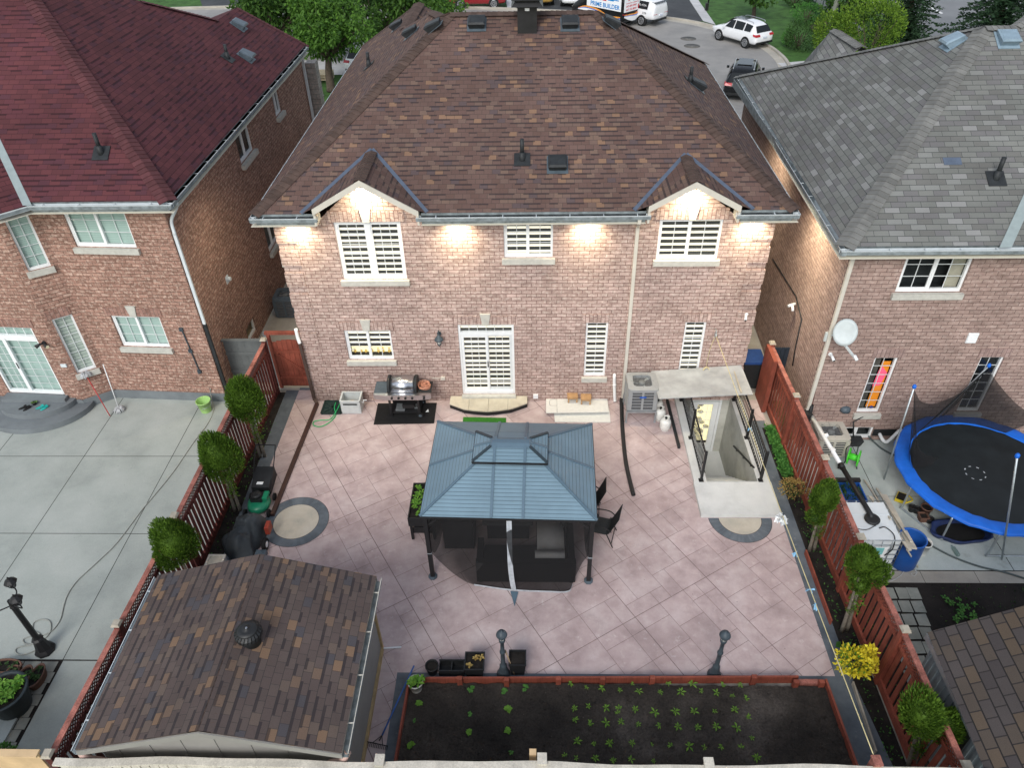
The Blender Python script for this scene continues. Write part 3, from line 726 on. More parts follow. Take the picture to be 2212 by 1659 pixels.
OC = [(.86, .44, 1.73, 2.36), (-.2+.9, 4.65, 1.45, 1.4)]; OD = [(5.46, 5.0, 1.3, .88), (9.55, 5.05, .75, .82), (2.5, .3, .8, .5)]; wa, wb_ = FX(583, 547, -2.64), FX(572, 470, -2.64); OD.append((wa.y, wa.z, 1.25, 1.05))
mb = MB(); zt = 6.16
wall_cells(mb, FA, LA, .28, zt, OA); wall_cells(mb, FB, LB, .28, zt, OB); wall_cells(mb, FC, LCn, .28, zt, OC); wall_cells(mb, FD, 14.2, 0, zt, OD)
mb.f([(-2.64, 14.2, 0), (-8, 14.2, 0), (-8, 14.2, zt), (-2.64, 14.2, zt)])
mb.out('wall', 'brick_red', H2, fixn=False)
b = MB()
for Fm, ln in ((FA, LA), (FB, LB), (FC, LCn)):
    q = MB(); q.box((-.02, -.03, 0), (ln+.02, .02, .285)); q.xf(Fm)
    me = bpy.data.meshes.new('t'); q.bm.to_mesh(me); q.bm.free(); b.bm.from_mesh(me); bpy.data.meshes.remove(me)
b.out('foundation', 'parge_grey', H2)
window(H2, FA, *OA[0], kind='slider', cols=2, rows=3, blind='blind_teal', glass='glass'); window(H2, FA, *OA[1], kind='slider', cols=2, rows=3, blind='blind_teal')
window(H2, FB, *OB[0], kind='single', cols=2, rows=5, blind='blind_teal'); window(H2, FB, *OB[1], kind='single', cols=2, rows=6, blind='blind_grey')
window(H2, FC, *OC[1], kind='slider', cols=2, rows=3, blind='blind_teal')
window(H2, FD, *OD[0], kind='slider', cols=1, rows=1, blind=None, silldep=.12); window(H2, FD, *OD[1], kind='slider', cols=1, rows=1, blind=None, silldep=.12)
window(H2, FD, *OD[2], kind='single', cols=1, rows=1, blind=None, back='amber', sill=False); window(H2, FD, *OD[3], kind='slider', cols=1, rows=1, blind=None, silldep=.12)  # amber backing of the low window: dim room glow put into its colour
soldier(H2, FA, OA[1][0], OA[1][1]+OA[1][3], OA[1][2], 'soldier_red', h=.26); soldier(H2, FB, OB[1][0], OB[1][1]+OB[1][3], OB[1][2]-.1, 'soldier_red', key=False, h=.26)
soldier(H2, FC, OC[0][0], OC[0][1]+OC[0][3], OC[0][2], 'soldier_red', key=False, h=.26)
# sliding door with transom
u, z, w, h = OC[0]; b = MB()
b.box((u, .03, z), (u+.06, .12, z+h)); b.box((u+w-.06, .03, z), (u+w, .12, z+h)); b.box((u+.06, .03, z+h-.04), (u+w-.06, .12, z+h)); b.box((u+.06, .02, z+1.93), (u+w-.06, .12, z+2.06)); b.box((u+.06, .02, z), (u+w-.06, .12, z+.09))
c_ = u+w*.40; b.box((c_-.05, .025, z+.09), (c_+.05, .1, z+1.93)); b.box((u+.06, .05, z+1.86), (u+w-.06, .1, z+1.93))
d2 = b.xf(FC).out('patio_door', 'white_vinyl', H2)
b = MB()
for i in range(1, 6): x = u+.06+(w-.12)*i/6; b.box((x-.009, .07, z+2.06), (x+.009, .08, z+h-.04))
for p, q in ((u+.06, c_-.05), (c_+.05, u+w-.06)):
    for i in (1, 2): x = p+(q-p)*i/3; b.box((x-.008, .082, z+.09), (x+.008, .09, z+1.86))
    for j in range(1, 7): v = z+.09+1.77*j/7; b.box((p, .083, v-.008), (q, .089, v+.008))
b.xf(FC).out('muntin', 'white_vinyl', d2)
b = MB(); b.f([(u+.05, .075, z+.1), (u+w-.05, .075, z+.1), (u+w-.05, .075, z+h-.04), (u+.05, .075, z+h-.04)]); b.xf(FC).out('pane', 'glass', d2)
b = MB(); b.f([(u+.03, .16, z+.05), (u+w-.03, .16, z+.05), (u+w-.03, .16, z+h), (u+.03, .16, z+h)]); b.xf(FC).out('blind', 'blind_teal', d2)
b = MB(); b.box((c_+.0, .012, z+.9), (c_+.03, .03, z+1.1)); b.xf(FC).out('handle', 'black_metal', d2)
b = MB(); b.box((u-.03, -.12, z-.10), (u+w+.03, .03, z-.003)); b.xf(FC).out('threshold', 'parge_grey', d2)
# roof
S2 = .75; LA2 = Vector((-2.2, -.38, 6.4)); RP2 = Vector((-7.6, 5.64, 10.45)); LE2 = LA2+Vector((-.08, .089, .06))
SN, SCc = (S2, 0, 1), 6.4+S2*-2.2
K2 = S2/1.115; QN, QC = (0, -K2, 1), 6.4+K2*.38
f1, f2, f3, f4 = Vector((-2.2, 13.6, 6.4)), PL(512, 15, SN, SCc), PL(468, 42, SN, SCc), PL(300, 0, SN, SCc)
E1 = G(60, 443, 6.4); E1.y = -.38
va = PL(-40, 240, QN, QC)
mb = MB(); mb.f([LE2, RP2, Vector((-11, 5.64, 10.45)), va, E1+Vector((0, .089, .06))]); mb.f([LE2, f1+Vector((-.08, 0, .06)), f2, f3, f4, RP2])
mb.f([f1, Vector((-9, 13.6, 6.4)), f2]); mb.f([f2, Vector((-9, 13.6, 6.4)), f3]); mb.f([f3, Vector((-9, 13.6, 6.4)), f4]); mb.f([f4, Vector((-9, 13.6, 6.4)), Vector((-11, 5.64, 10.45)), RP2])
E2 = G(-14, 466, 6.4); E3 = E2+Vector((-3.2, .2, 0)); mb.f([E1, va, E2]); mb.f([E2, va, Vector((-11, 4, 9.3)), E3])
bmesh.ops.recalc_face_normals(mb.bm, faces=mb.bm.faces); mb.out('roof', 'roof_maroon', H2, fixn=False)
for p, q in ((LE2, RP2), (f1, f2), (f3, f4)): hip_cap(H2, p, q, 'cap_maroon', w=.44 if p is LE2 else .3)
b = MB(); d = (va-E1); n1 = Vector(QN).normalized(); b.slab([E1+n1*.02+Vector((-.10, 0, .01)), E1+n1*.02+Vector((.13, .02, 0)), va+n1*.02+Vector((.13, .02, 0)), va+n1*.02+Vector((-.10, 0, .01))], .01); b.out('valley_flashing', 'valley_grey', H2)
b = MB(); b.f([LA2+Vector((0, .02, -.22)), E1+Vector((0, .02, -.22)), P1+Vector((0, 0, 6.18)), P0+Vector((0, 0, 6.18))]); b.f([E1+Vector((0, .02, -.22)), E2+Vector((0, .02, -.22)), P2+Vector((0, 0, 6.18)), P1+Vector((0, 0, 6.18))])
b.f([LA2+Vector((-.02, 0, -.22)), f1+Vector((-.02, 0, -.22)), Vector((-2.64, 13.6, 6.18)), P0+Vector((0, 0, 6.18))]); b.out('soffit', 'soffit_cream', H2, fixn=False)
b = MB(); ya = LA2.y+.125; b.box((E1.x, ya, 6.17), (LA2.x-.12, ya+.012, 6.47)); b.box((LA2.x-.132, ya, 6.17), (LA2.x-.12, 13.5, 6.47)); b.outs('fascia', 'gutter_inner', H2)
gutter(H2, [f1, LA2, E1, E2, E3], inw=[(-1, 0, 0), (0, 1, 0), (.5, .86, 0), (0, 1, 0)])
gutter(H2, [f1, f1+Vector((-1.2, 0, 0))], inw=[(0, -1, 0)])
vent_pipe(H2, PL(219, 331, QN, QC), QN, .5); vent_pipe(H2, PL(492, 125, SN, SCc), SN)
for px, py in ((515, 55), (531, 122)): roof_vent(H2, PL(px, py, SN, SCc), SN, (-1, 0, S2), 'vent_grey')
b = MB(); x = -2.58
b.tube(smooth_path([LA2+Vector((-.1, .5, -.1)), LA2+Vector((-.15, .5, -.3)), Vector((x, .12, 5.75)), Vector((x, .06, 5.4))]), .045, 8); b.bar((x, .06, 5.45), (x, .06, 2.7), .075, .06, up=(0, 1, 0)); b.out('downspout', 'gutter_white', H2)
b = MB(); b.bar((x, .06, 2.7), (x, .06, .3), .085, .07, up=(0, 1, 0)); b.out('lower_downspout', 'vent_dark', H2)
b = MB(); b.bar((-2.56, 13.7, 6.2), (-2.56, 13.7, 0), .09, .07, up=(0, 1, 0)); b.out('downspout', 'gutter_white', H2)
b = MB(); b.box((-2.66, 14.2, 0), (-2.25, 14.7, 5.6)); b.out('stone_front', 'stone_grey', H2)
# concrete entry steps (two half rounds)
c0 = FC@Vector((1.75, 0, 0)); b = MB()
def halfround(r, ry): return [(c0.x+r*math.cos(t), c0.y-.02+ry*math.sin(t)) for t in [math.pi+math.pi*i/28 for i in range(29)]]
b.prism(halfround(1.55, 1.25), 0, .17); b.prism(halfround(1.13, .82), .172, .34); b.box((c0.x-.95, c0.y-.28, .342), (c0.x+.92, c0.y+.05, .44)); b.bevel(.012, 2, .8)
tag(b.out('entry_steps', 'parge_grey'), 'grey half-round concrete steps below the left sliding door', 'steps')
# red sliding-roof strip of the house front porch seen in the gap
b = MB(); b.slab([(-2.2, 15.0, 2.9), (-.6, 15.0, 2.9), (-.6, 17.2, 2.5), (-2.2, 17.2, 2.5)], .1); b.out('porch_roof', 'roof_maroon', H2)
b = MB(); b.box((-2.1, 16.9, 0), (-1.95, 17.05, 2.5)); b.box((-.85, 16.9, 0), (-.7, 17.05, 2.5)); b.out('porch_post', 'cream_trim', H2)

# ------------------------------------------------------------------ right grey-roofed house
H3 = T('brick_house', 'mauve brick house on the right with grey shingle roof behind the trampoline', 'house', (13.5, -1.68, 0))
FE = frame((13.5, -1.68, 0), (1, 0), (0, 1)); FF = frame((13.5, 10.2, 0), (0, -1), (1, 0))
zt = 5.78; OE = [(1.28, 4.65, 1.5, 1.05), (1.37, .96, .58, 1.81), (3.95, .99, .58, 1.79), (1.15, .03, .85, .42)]
mb = MB(); wall_cells(mb, FE, 8, 0, zt, OE); mb.f([(13.5, -1.68, 0), (13.85, 10.2, 0), (13.85, 10.2, zt), (13.5, -1.68, zt)]); mb.f([(13.85, 10.2, 0), (20, 10.2, 0), (20, 10.2, zt), (13.85, 10.2, zt)])
mb.out('wall', 'brick_mauve', H3, fixn=False)
def curtain_side(win, M, u, z, w, h, rec):
    b = MB(); b.f([(u+w*.76, rec+.12, z+.05), (u+w*.97, rec+.12, z+.05), (u+w*.97, rec+.12, z+h), (u+w*.76, rec+.12, z+h)]); b.xf(M).out('curtain', 'curtain_beige', win)
def saris(win, M, u, z, w, h, rec):
    b = MB()
    n = 12
    for i in range(n): b.f([(u+.05+.17*i/n, rec+.1+.03*(i % 2), z+.06), (u+.05+.17*(i+1)/n, rec+.1+.03*((i+1) % 2), z+.06), (u+.05+.2*(i+1)/n, rec+.1+.03*((i+1) % 2), z+h-.03), (u+.05+.2*i/n, rec+.1+.03*(i % 2), z+h-.03)])
    b.xf(M).out('curtain', 'curtain_grey', win)
    b = MB(); b.f([(u+w*.5, rec+.14, z+.06), (u+w*.93, rec+.14, z+.06), (u+w*.93, rec+.14, z+h*.86), (u+w*.55, rec+.14, z+h*.86)]); b.xf(M).out('cloth', 'orange_cloth', win)
    b = MB(); b.f([(u+w*.48, rec+.13, z+h*.42), (u+w*.80, rec+.13, z+h*.43), (u+w*.92, rec+.13, z+h*.66), (u+w*.6, rec+.13, z+h*.78), (u+w*.52, rec+.13, z+h*.70)]); b.xf(M).out('cloth', 'pink_cloth', win)
    b = MB(); b.lathe([(.045, 0), (.045, .006)], (0, 0, 0), 12); b.xf(M@Matrix.Translation((u+w*.68, rec+.036, z+.13))@Matrix.Rotation(R_(90), 4, 'X')); b.out('alarm_sticker', 'sticker_blue', win)
flat('sticker_blue', (.03, .06, .25), .4)
window(H3, FE, *OE[0], kind='slider', cols=2, rows=3, blind=None, extra=curtain_side, glass='glass'); window(H3, FE, *OE[1], kind='single', cols=2, rows=6, blind=None, extra=saris, fr=.05)
window(H3, FE, *OE[2], kind='single', cols=2, rows=6, blind=None, fr=.05); window(H3, FE, *OE[3], kind='slider', cols=1, rows=1, blind=None, sill=False)
for o in (OE[1], OE[2]): soldier(H3, FE, o[0], o[1]+o[3], o[2], 'soldier_mauve', key=False, h=.26)
S3 = .76; A3 = Vector((13.1, -2.1, 5.97)); B3 = Vector((13.48, 10.4, 5.97)); PK = PL(2127.7, 56.8, (-.76, .0228, 1), 5.97-.76*13.1-.0228*2.1)
TN, TC = (-.76, .0228, 1), 5.97-.76*13.1-.0228*2.1
K3 = (PK.z-5.97)/(PK.y+2.1); UN, UC = (0, -K3, 1), 5.97+K3*2.1
mb = MB(); far = Vector((23, -2.1, 5.97)); rg = Vector((PK.x+.75, PK.y, PK.z)); rg2 = Vector((23, PK.y+3.2, PK.z+3.2*K3))
AE3 = A3+Vector((.079, .06/K3, .06)); mb.f([AE3, far+Vector((0, .06/K3, .06)), rg2, rg, PK]); mb.f([AE3, PK, B3+Vector((.079, 0, .06))]); mb.f([B3, PK, rg, Vector((20, 10.4, 5.97))]); mb.f([rg, rg2, Vector((23, 10.4, 5.97)), Vector((20, 10.4, 5.97))])
q1, q2 = FY(1800, 60, 10), FY(1862, 100, 8); l1 = G(1730, 140, 5.97); l2 = G(1700, 215, 5.97)
mb.f([q1, l1, l2, q2]); mb.f([q1, q2, Vector((19, 8, 5.97)), Vector((18.6, 11, 5.97))])
bmesh.ops.recalc_face_normals(mb.bm, faces=mb.bm.faces); mb.out('roof', 'roof_grey', H3, fixn=False)
hip_cap(H3, AE3, PK, 'cap_grey', w=.44); hip_cap(H3, B3, PK, 'cap_grey', w=.3); hip_cap(H3, PK, rg, 'cap_grey', w=.4); hip_cap(H3, q2, q1, 'cap_grey', w=.4); hip_cap(H3, rg, rg2, 'cap_grey', w=.3)
gutter(H3, [far, A3, B3], inw=[(0, 1, 0), (1, 0, 0)])
b = MB(); b.f([A3+Vector((0, 0, -.2)), far+Vector((0, 0, -.2)), Vector((23, -1.68, 5.77)), Vector((13.5, -1.68, 5.77))]); b.f([A3+Vector((0, 0, -.2)), B3+Vector((0, 0, -.2)), Vector((13.9, 10.2, 5.77)), Vector((13.5, -1.68, 5.77))]); b.out('soffit', 'soffit_cream', H3, fixn=False)
b = MB(); b.box((13.3, -1.92, 5.77), (13.315, 10, 6.02)); b.box((13.3, -1.92, 5.77), (22, -1.905, 6.02)); b.outs('fascia', 'gutter_inner', H3)
vent_pipe(H3, PL(2151, 386, UN, UC), UN, .5)
roof_vent(H3, PL(2174, 84, UN, UC), UN, (0, 1, K3), 'vent_pale', base='vent_pale') if False else None
flat('vent_pale', (.22, .30, .36), .4, var=.15)
roof_vent(H3, PL(2174, 86, UN, UC), UN, (0, 1, K3), 'vent_pale', base='vent_pale'); roof_vent(H3, PL(2061, 92, TN, TC), TN, (1, 0, .76), 'vent_pale', base='vent_pale')
b = MB(); c = PL(2057, 348, UN, UC); n = Vector(UN).normalized(); e = Vector((0, 1, K3)).normalized(); x = Vector((1, 0, 0)); b.slab([c-x*.2-e*.1+n*.012, c+x*.2-e*.1+n*.012, c+x*.2+e*.1+n*.012, c-x*.2+e*.1+n*.012], .008); b.out('roof_patch', 'flash_blue', H3)
b = MB(); vtop, vbot = PL(2250, 360, UN, UC), PL(2170, 535, UN, UC); b.slab([vbot+n*.02-x*.12, vbot+n*.02+x*.14, vtop+n*.02+x*.14, vtop+n*.02-x*.12], .01); b.out('valley_flashing', 'valley_grey', H3)
b = MB(); b.bar((13.55, -1.76, 5.75), (13.55, -1.76, 1.15), .085, .07, up=(0, 1, 0)); b.out('downspout', 'cream_trim', H3)
# small things fixed to the right house wall
def onR(px, py): return FY(px, py, -1.68)
q = onR(2099, 729); b = MB(); b.box((q.x-.12, -1.72, q.z-.14), (q.x+.12, -1.66, q.z+.14)); b.bevel(.01)
for i in range(4): b.box((q.x-.11, -1.735, q.z-.12+i*.065), (q.x+.11, -1.72, q.z-.08+i*.065))
b.out('wall_vent', 'white_vinyl', H3)
q = onR(1826, 883); b = MB(); b.lathe([(.14, -.0), (.13, .08), (.09, .13), (.02, .15)], (q.x, -1.69, q.z-.06), 14, sy=.9); b.out('dryer_hood', 'vent_grey', H3)
q = onR(1910, 933); b = MB(); b.box((q.x-.3, -1.70, q.z-.13), (q.x+.3, -1.675, q.z+.1)); pq = b.out('pipe_plate', 'black_plastic', H3)
b = MB(); b.tube(smooth_path([(q.x-.12, -1.7, q.z-.05), (q.x-.1, -1.9, q.z-.08), (q.x-.02, -1.95, q.z-.12), (q.x+.08, -1.93, q.z-.05), (q.x+.25, -1.85, q.z+.14), (q.x+.36, -1.78, q.z+.16), (q.x+.38, -1.75, q.z+.06)]), .045, 10); b.out('white_pipe', 'white_vinyl', pq)
wall_cam('security_camera', 'white security camera on the right house wall below the satellite dish', 1793, 764, -1.68, .05)
q = FX(1718, 656, 13.53); b = MB(); b.tube([q, q+Vector((-.2, -.05, -.04))], .04, 10); b.tube([q+Vector((-.08, 0, 0)), q+Vector((-.1, -.2, -.1))], .035, 10); tag(b.out('security_camera', 'white_vinyl'), 'white twin security camera high on the side wall beside the narrow passage', 'camera')
b = MB(); rr = random.Random(4)
pts = [FX(px, py, 13.50) for px, py in ((1660, 560), (1715, 640), (1729, 690), (1716, 750), (1710, 790))]; pts = [Vector((13.5+(p.y+1.68)*.0295-.02, p.y, p.z)) for p in pts]
b.tube(pts, .018, 6); b.out('cable', 'black_plastic', H3)
# ------------------------------------------------------------------ ground, patio, paths
HX0, HX1, HY0, HY1 = 10.80, 12.08, -3.34, -.0      # opening of the basement stair
def sheet(name, polys, z, m, kind='structure'):
    b = MB()
    for p in polys: b.f([(q[0], q[1], z) for q in p])
    return struct(name, b, m)
def rect(x0, y0, x1, y1): return [(x0, y0), (x1, y0), (x1, y1), (x0, y1)]
sheet('ground', [rect(-150, -60, HX0, 160), rect(HX1, -60, 200, 160), rect(HX0, -60, HX1, HY0), rect(HX0, HY1, HX1, 160)], -.06, 'grass')
# stamped patio: random ashlar slabs laid at 32 degrees, joints and two sets of saw cuts left open
AX = Vector((math.cos(R_(31.8)), math.sin(R_(31.8)))); AY = Vector((-AX.y, AX.x))
ORG = Vector((2.01, -4.28)); CELL = 2.0/6
def clip(poly, regions):
    for x0, y0, x1, y1 in regions:
        p = poly
        for ax, lim, s in ((0, x0, 1), (0, x1, -1), (1, y0, 1), (1, y1, -1)):
            o = []
            for i in range(len(p)):
                a, b = p[i], p[(i+1) % len(p)]; da, db = s*(a[ax]-lim), s*(b[ax]-lim)
                if da >= 0: o.append(a)
                if da*db < 0: t = da/(da-db); o.append((a[0]+(b[0]-a[0])*t, a[1]+(b[1]-a[1])*t))
            p = o
            if len(p) < 3: break
        if len(p) >= 3: yield p
PREG = [(-.62, -8.6, 10.80, 0.), (10.80, -8.6, 12.40, -3.36), (3.25, -11.3, 3.62, -8.6), (12.10, -3.36, 12.40, -.9), (12.1, -.9, 12.9, 0), (-.62, 0, -.0, .5)]
rr = random.Random(11); used = set(); tiles = []
for j in range(-40, 40):
    for i in range(-40, 60):
        if (i, j) in used: continue
        sz = rr.choice([(2, 2), (2, 1), (1, 2), (3, 2), (2, 3), (2, 2), (3, 3), (1, 1), (3, 2), (2, 2)])
        w, h = sz
        while w > 1 and (any((i+k, j) in used for k in range(w)) or (i//6 != (i+w-1)//6)): w -= 1
        while h > 1 and (j//9 != (j+h-1)//9): h -= 1
        for a in range(w):
            for c in range(h): used.add((i+a, j+c))
        tiles.append((i, j, w, h))
b = MB()
for i, j, w, h in tiles:
    g = .0042; g0 = .0075 if i % 6 == 0 else g; g1 = .0075 if (i+w) % 6 == 0 else g; g2 = .007 if j % 9 == 0 else g; g3 = .007 if (j+h) % 9 == 0 else g
    pts = [(i*CELL+g0, j*CELL+g2), ((i+w)*CELL-g1, j*CELL+g2), ((i+w)*CELL-g1, (j+h)*CELL-g3), (i*CELL+g0, (j+h)*CELL-g3)]
    poly = [tuple(ORG+AX*p[0]+AY*p[1]) for p in pts]
    if not (-3 < poly[0][0] < 15 and -13 < poly[0][1] < 2): continue
    for q in clip(poly, PREG): b.f([(x, y, 0) for x, y in q])
struct('patio', b, 'patio_pink')
sheet('patio_joint', [rect(*r) for r in PREG], -.006, 'patio_joint')
sheet('yard_base', [rect(-1.36, -13, HX0-.01, .6), rect(HX0-.01, -13, HX1+.01, HY0-.01), rect(HX1+.01, -13, 13.3, .6), rect(12.26, 0, 14.2, 12)], -.03, 'concrete_tan')
# slate-coloured borders
sheet('patio_border', [[(-1.0, .5), (-.62, .5), (-.62, -1.3), (-1.0, -.9)], [(-1.0, -.9), (-.62, -1.3), (-.60, -7.9), (-.86, -7.9)], rect(12.40, -8.6, 12.72, -1.2), rect(12.4, -1.2, 12.85, -.9), [(3.62, -11.3), (3.86, -11.3), (3.96, -8.75), (12.0, -8.75), (12.3, -11.3), (12.98, -11.3), (12.72, -8.6), (3.62, -8.6)], rect(-.62, .5, -.05, .62)], -.001, 'border_slate')
sheet('side_path', [rect(-1.9, .5, 0, 15), rect(12.26, 0, 13.5, 12), rect(-2.64, .5, -1.9, 15)], -.012, 'concrete_tan')
# round medallions
def medal(name, c, r0, r1, a0, a1):
    n = 48; b = MB()
    ring = arc(c, r1, a0, a1, n); rin = arc(c, r0, a0, a1, n)
    for k in range(n): b.f([(rin[k][0], rin[k][1], .004), (ring[k][0], ring[k][1], .004), (ring[k+1][0], ring[k+1][1], .004), (rin[k+1][0], rin[k+1][1], .004)])
    struct(name+'_border', b, 'border_slate')
    b = MB(); b.f([(p[0], p[1], .004) for p in arc(c, r0-.012, a0, a1, n)[:None if abs(a1-a0) < 6 else -1]]); struct(name, b, 'medallion')
    b = MB()
    for rA, rB in ((r0-.012, r0), (r1, r1+.012)):
        o, i2 = arc(c, rB, a0, a1, n), arc(c, rA, a0, a1, n)
        for k in range(n): b.f([(i2[k][0], i2[k][1], .003), (o[k][0], o[k][1], .003), (o[k+1][0], o[k+1][1], .003), (i2[k+1][0], i2[k+1][1], .003)])
    struct(name+'_joint', b, 'patio_cut')
medal('patio_medallion', (.56, -4.62), .56, .79, 0, 2*math.pi)
medal('patio_medallion', (11.4, -4.48), .52, .75, math.pi, 2*math.pi)
# soil strips
b = MB()
for p in ([(-1.3, .4), (-1.0, .4), (-1.0, -.9), (-.86, -7.95), (-1.3, -7.95)], [(12.72, -1.2), (13.1, -1.2), (13.15, -11.3), (12.98, -11.3), (12.72, -8.6)]):
    b.f([(q[0], q[1], .0) for q in p])
struct('flower_bed_soil', b, 'soil')
# left yard
cl = []; seams_x = [-12.5, -8.3, -5.83, -3.4, -1.36]; seams_y = [.3, -2.33, -5.02, -8.38]
for a, c in zip(seams_x, seams_x[1:]):
    for d, e in zip(seams_y, seams_y[1:]): cl.append(rect(a+.008, e+.008, c-.008, d-.008))
cl.append(rect(-3.38, -13, -1.36, -8.40))
sheet('concrete_yard', cl, -.004, 'concrete_left'); sheet('concrete_joint', [rect(-12.5, -13, -1.36, .3)], -.014, 'soil')
pv = []; rr = random.Random(2)
for i in range(12):
    for j in range(16):
        if -8.42-j*.24-.24 < -12: break
        x0 = -3.46-i*.36-.36+(.18 if j % 2 else 0); pv.append(rect(x0+.008, -8.42-j*.24-.232, min(x0+.352, -3.42), -8.42-j*.24))
sheet('paving', pv, -.002, 'paver_old')
# right yard
cr = []; sx_ = [13.2, 14.95, 17.2, 19.6, 22]; sy_ = [-1.68, -3.75, -6.0]
for a, c in zip(sx_, sx_[1:]):
    for d, e in zip(sy_, sy_[1:]): cr.append(rect(a+.008, e+.006, c-.008, d-.006))
sheet('concrete_yard', cr, -.004, 'concrete_right'); sheet('concrete_joint', [rect(13.2, -6.02, 22, -1.68)], -.014, 'soil')
sheet('concrete_edging', [rect(13.9+i*1.2, -6.34, 15.09+i*1.2, -6.02) for i in range(6)], -.004, 'concrete_tan')
sheet('garden_soil', [rect(13.2, -12, 22, -6.0)], -.016, 'garden_soil')
st = []; rr = random.Random(5)
for j in range(8):
    for i in range(3):
        x = 14.08+i*.27-.03*j+rr.uniform(-.012, .012)-.02*j; y = -6.48-j*.33; st.append([(x, y-.29), (x+.24, y-.29+rr.uniform(-.015, .015)), (x+.25, y), (x+.005, y+rr.uniform(-.015, .015))])
sheet('stepping_slabs', st, .0, 'paver_old')

# ------------------------------------------------------------------ basement stair
b = MB(); n = 9; rz, td = 2.05/9, .26
for k in range(n):
    y = HY0+k*td; z = -rz*(k+1)
    b.f([(HX0, y, z+rz if k else .105), (HX1, y, z+rz if k else .105), (HX1, y, z), (HX0, y, z)]); b.f([(HX0, y, z), (HX1, y, z), (HX1, y+td, z), (HX0, y+td, z)])
ye = HY0+n*td; b.f([(HX0, ye, -2.05), (HX1, ye, -2.05), (HX1, .1, -2.05), (HX0, .1, -2.05)])
struct('basement_stairs', b, 'concrete_new', fixn=False)
b = MB()
b.f([(HX1, HY0, .1), (HX1, 0, .1), (HX1, 0, -2.1), (HX1, HY0, -2.1)]); b.f([(HX0, HY0, .1), (HX0, 0, .1), (HX0, 0, -2.1), (HX0, HY0, -2.1)])
b.f([(HX0, 0.002, -2.1), (10.98, 0.002, -2.1), (10.98, .002, .02), (HX0, .002, .02)]); b.f([(11.88, .002, -2.1), (HX1, .002, -2.1), (HX1, .002, .02), (11.88, .002, .02)])
struct('stairwell_wall', b, 'concrete_wall', fixn=False)
b = MB(); b.box((10.48, -3.36, -.05), (HX0-.001, -.03, .10)); b.box((HX1+.001, -3.36, -.05), (12.40, -.03, .10)); b.box((10.46, -4.46, -.05), (12.41, -3.362, .104)); b.bevel(.012, 2, .8)
tag(b.out('stairwell_kerb', 'concrete_new'), 'pale new concrete kerb and landing around the basement stairwell', 'kerb')
# basement door in the house wall
b = MB(); x0, x1, zb, zt_ = 10.98, 11.88, -2.05, .02; f = .07
b.box((x0, .01, zb), (x0+f, .12, zt_)); b.box((x1-f, .01, zb), (x1, .12, zt_)); b.box((x0+f, .01, zt_-f), (x1-f, .12, zt_))
bd = b.out('basement_door', 'white_vinyl', H1)
b = MB(); a, c = x0+f+.005, x1-f-.005; s = .15
b.box((a, .05, zb+.01), (a+s, .095, zt_-f)); b.box((c-s, .05, zb+.01), (c, .095, zt_-f)); b.box((a+s, .05, zb+.01), (c-s, .095, zb+.28)); b.box((a+s, .05, zt_-f-.16), (c-s, .095, zt_-f)); b.out('door_leaf', 'white_vinyl', bd)
b = MB()
for i in (1, 2): x = a+s+(c-a-2*s)*i/3; b.box((x-.008, .06, zb+.28), (x+.008, .07, zt_-f-.16))
for j in range(1, 5): v = zb+.28+(zt_-f-.16-zb-.28)*j/5; b.box((a+s, .061, v-.008), (c-s, .069, v+.008))
b.out('muntin', 'white_vinyl', bd)
b = MB(); b.f([(a+s, .075, zb+.28), (c-s, .075, zb+.28), (c-s, .075, zt_-.22), (a+s, .075, zt_-.22)]); b.out('pane', 'glass', bd)
b = MB(); b.f([(a, .5, zb), (c, .5, zb), (c, .5, zt_), (a, .5, zt_)]); b.out('lit_room', 'lit_room', bd)
b = MB(); rr = random.Random(8)
for i in range(12):
    x = a+.15+rr.random()*.45; z = zb+.35+rr.random()*1.3; b.lathe([(.05, 0), (.09, .04), (.085, .05), (.02, .06)], (x, .35+rr.random()*.1, z), 10)
b.out('crockery', 'cream_trim', bd)
b = MB(); b.tube([(a+.05, .04, zb+1.0), (a+.05, .0, zb+1.0), (a+.17, .0, zb+1.0)], .013, 8); b.out('handle', 'black_metal', bd)
# railings
def railing(x, label):
    r = T('railing', label, 'railing', (x, -3.33, .1), group='black railings of the basement stairwell')
    ys = [-3.31, -1.72, -.12]; hz = .96
    for y in ys:
        b = MB(); b.box((x-.028, y-.028, .1), (x+.028, y+.028, .1+hz)); b.box((x-.06, y-.06, .1), (x+.06, y+.06, .115)); b.ball((x, y, .1+hz+.03), .036, 10); b.out('post', 'black_metal', r)
    for y0, y1 in zip(ys, ys[1:]):
        b = MB(); b.bar((x, y0+.03, .22), (x, y1-.03, .22), .03, .025); b.bar((x, y0+.03, 1.0), (x, y1-.03, 1.0), .035, .03); n = 14
        for i in range(1, n): y = y0+(y1-y0)*i/n; b.box((x-.008, y-.008, .225), (x+.008, y+.008, .995))
        b.out('panel', 'black_metal', r)
railing(10.66, 'black metal picket railing on the left side of the basement stairs'); railing(12.16, 'black metal picket railing on the right side of the basement stairs')
b = MB(); p0, p1 = Vector((12.0, -3.05, .42)), Vector((12.0, -1.35, -.55)); p0 = Vector((12.0, -3.1, .35)); b.bar(p0, p1, .04, .03)
for t in (.15, .5, .85): q = p0.lerp(p1, t); b.tube([q, q+Vector((0, 0, -.08)), q+Vector((.08, 0, -.09))], .009, 6)
hr = T('handrail', 'dark sloping handrail fixed to the stairwell wall', 'handrail', p0); b.out('rail', 'black_metal', hr)
b = MB(); b.box((10.95, -.95, -2.048), (11.5, -.45, -2.035)); tag(b.out('door_mat', 'rubber'), 'dark rubber mat at the foot of the basement stairs', 'mat')
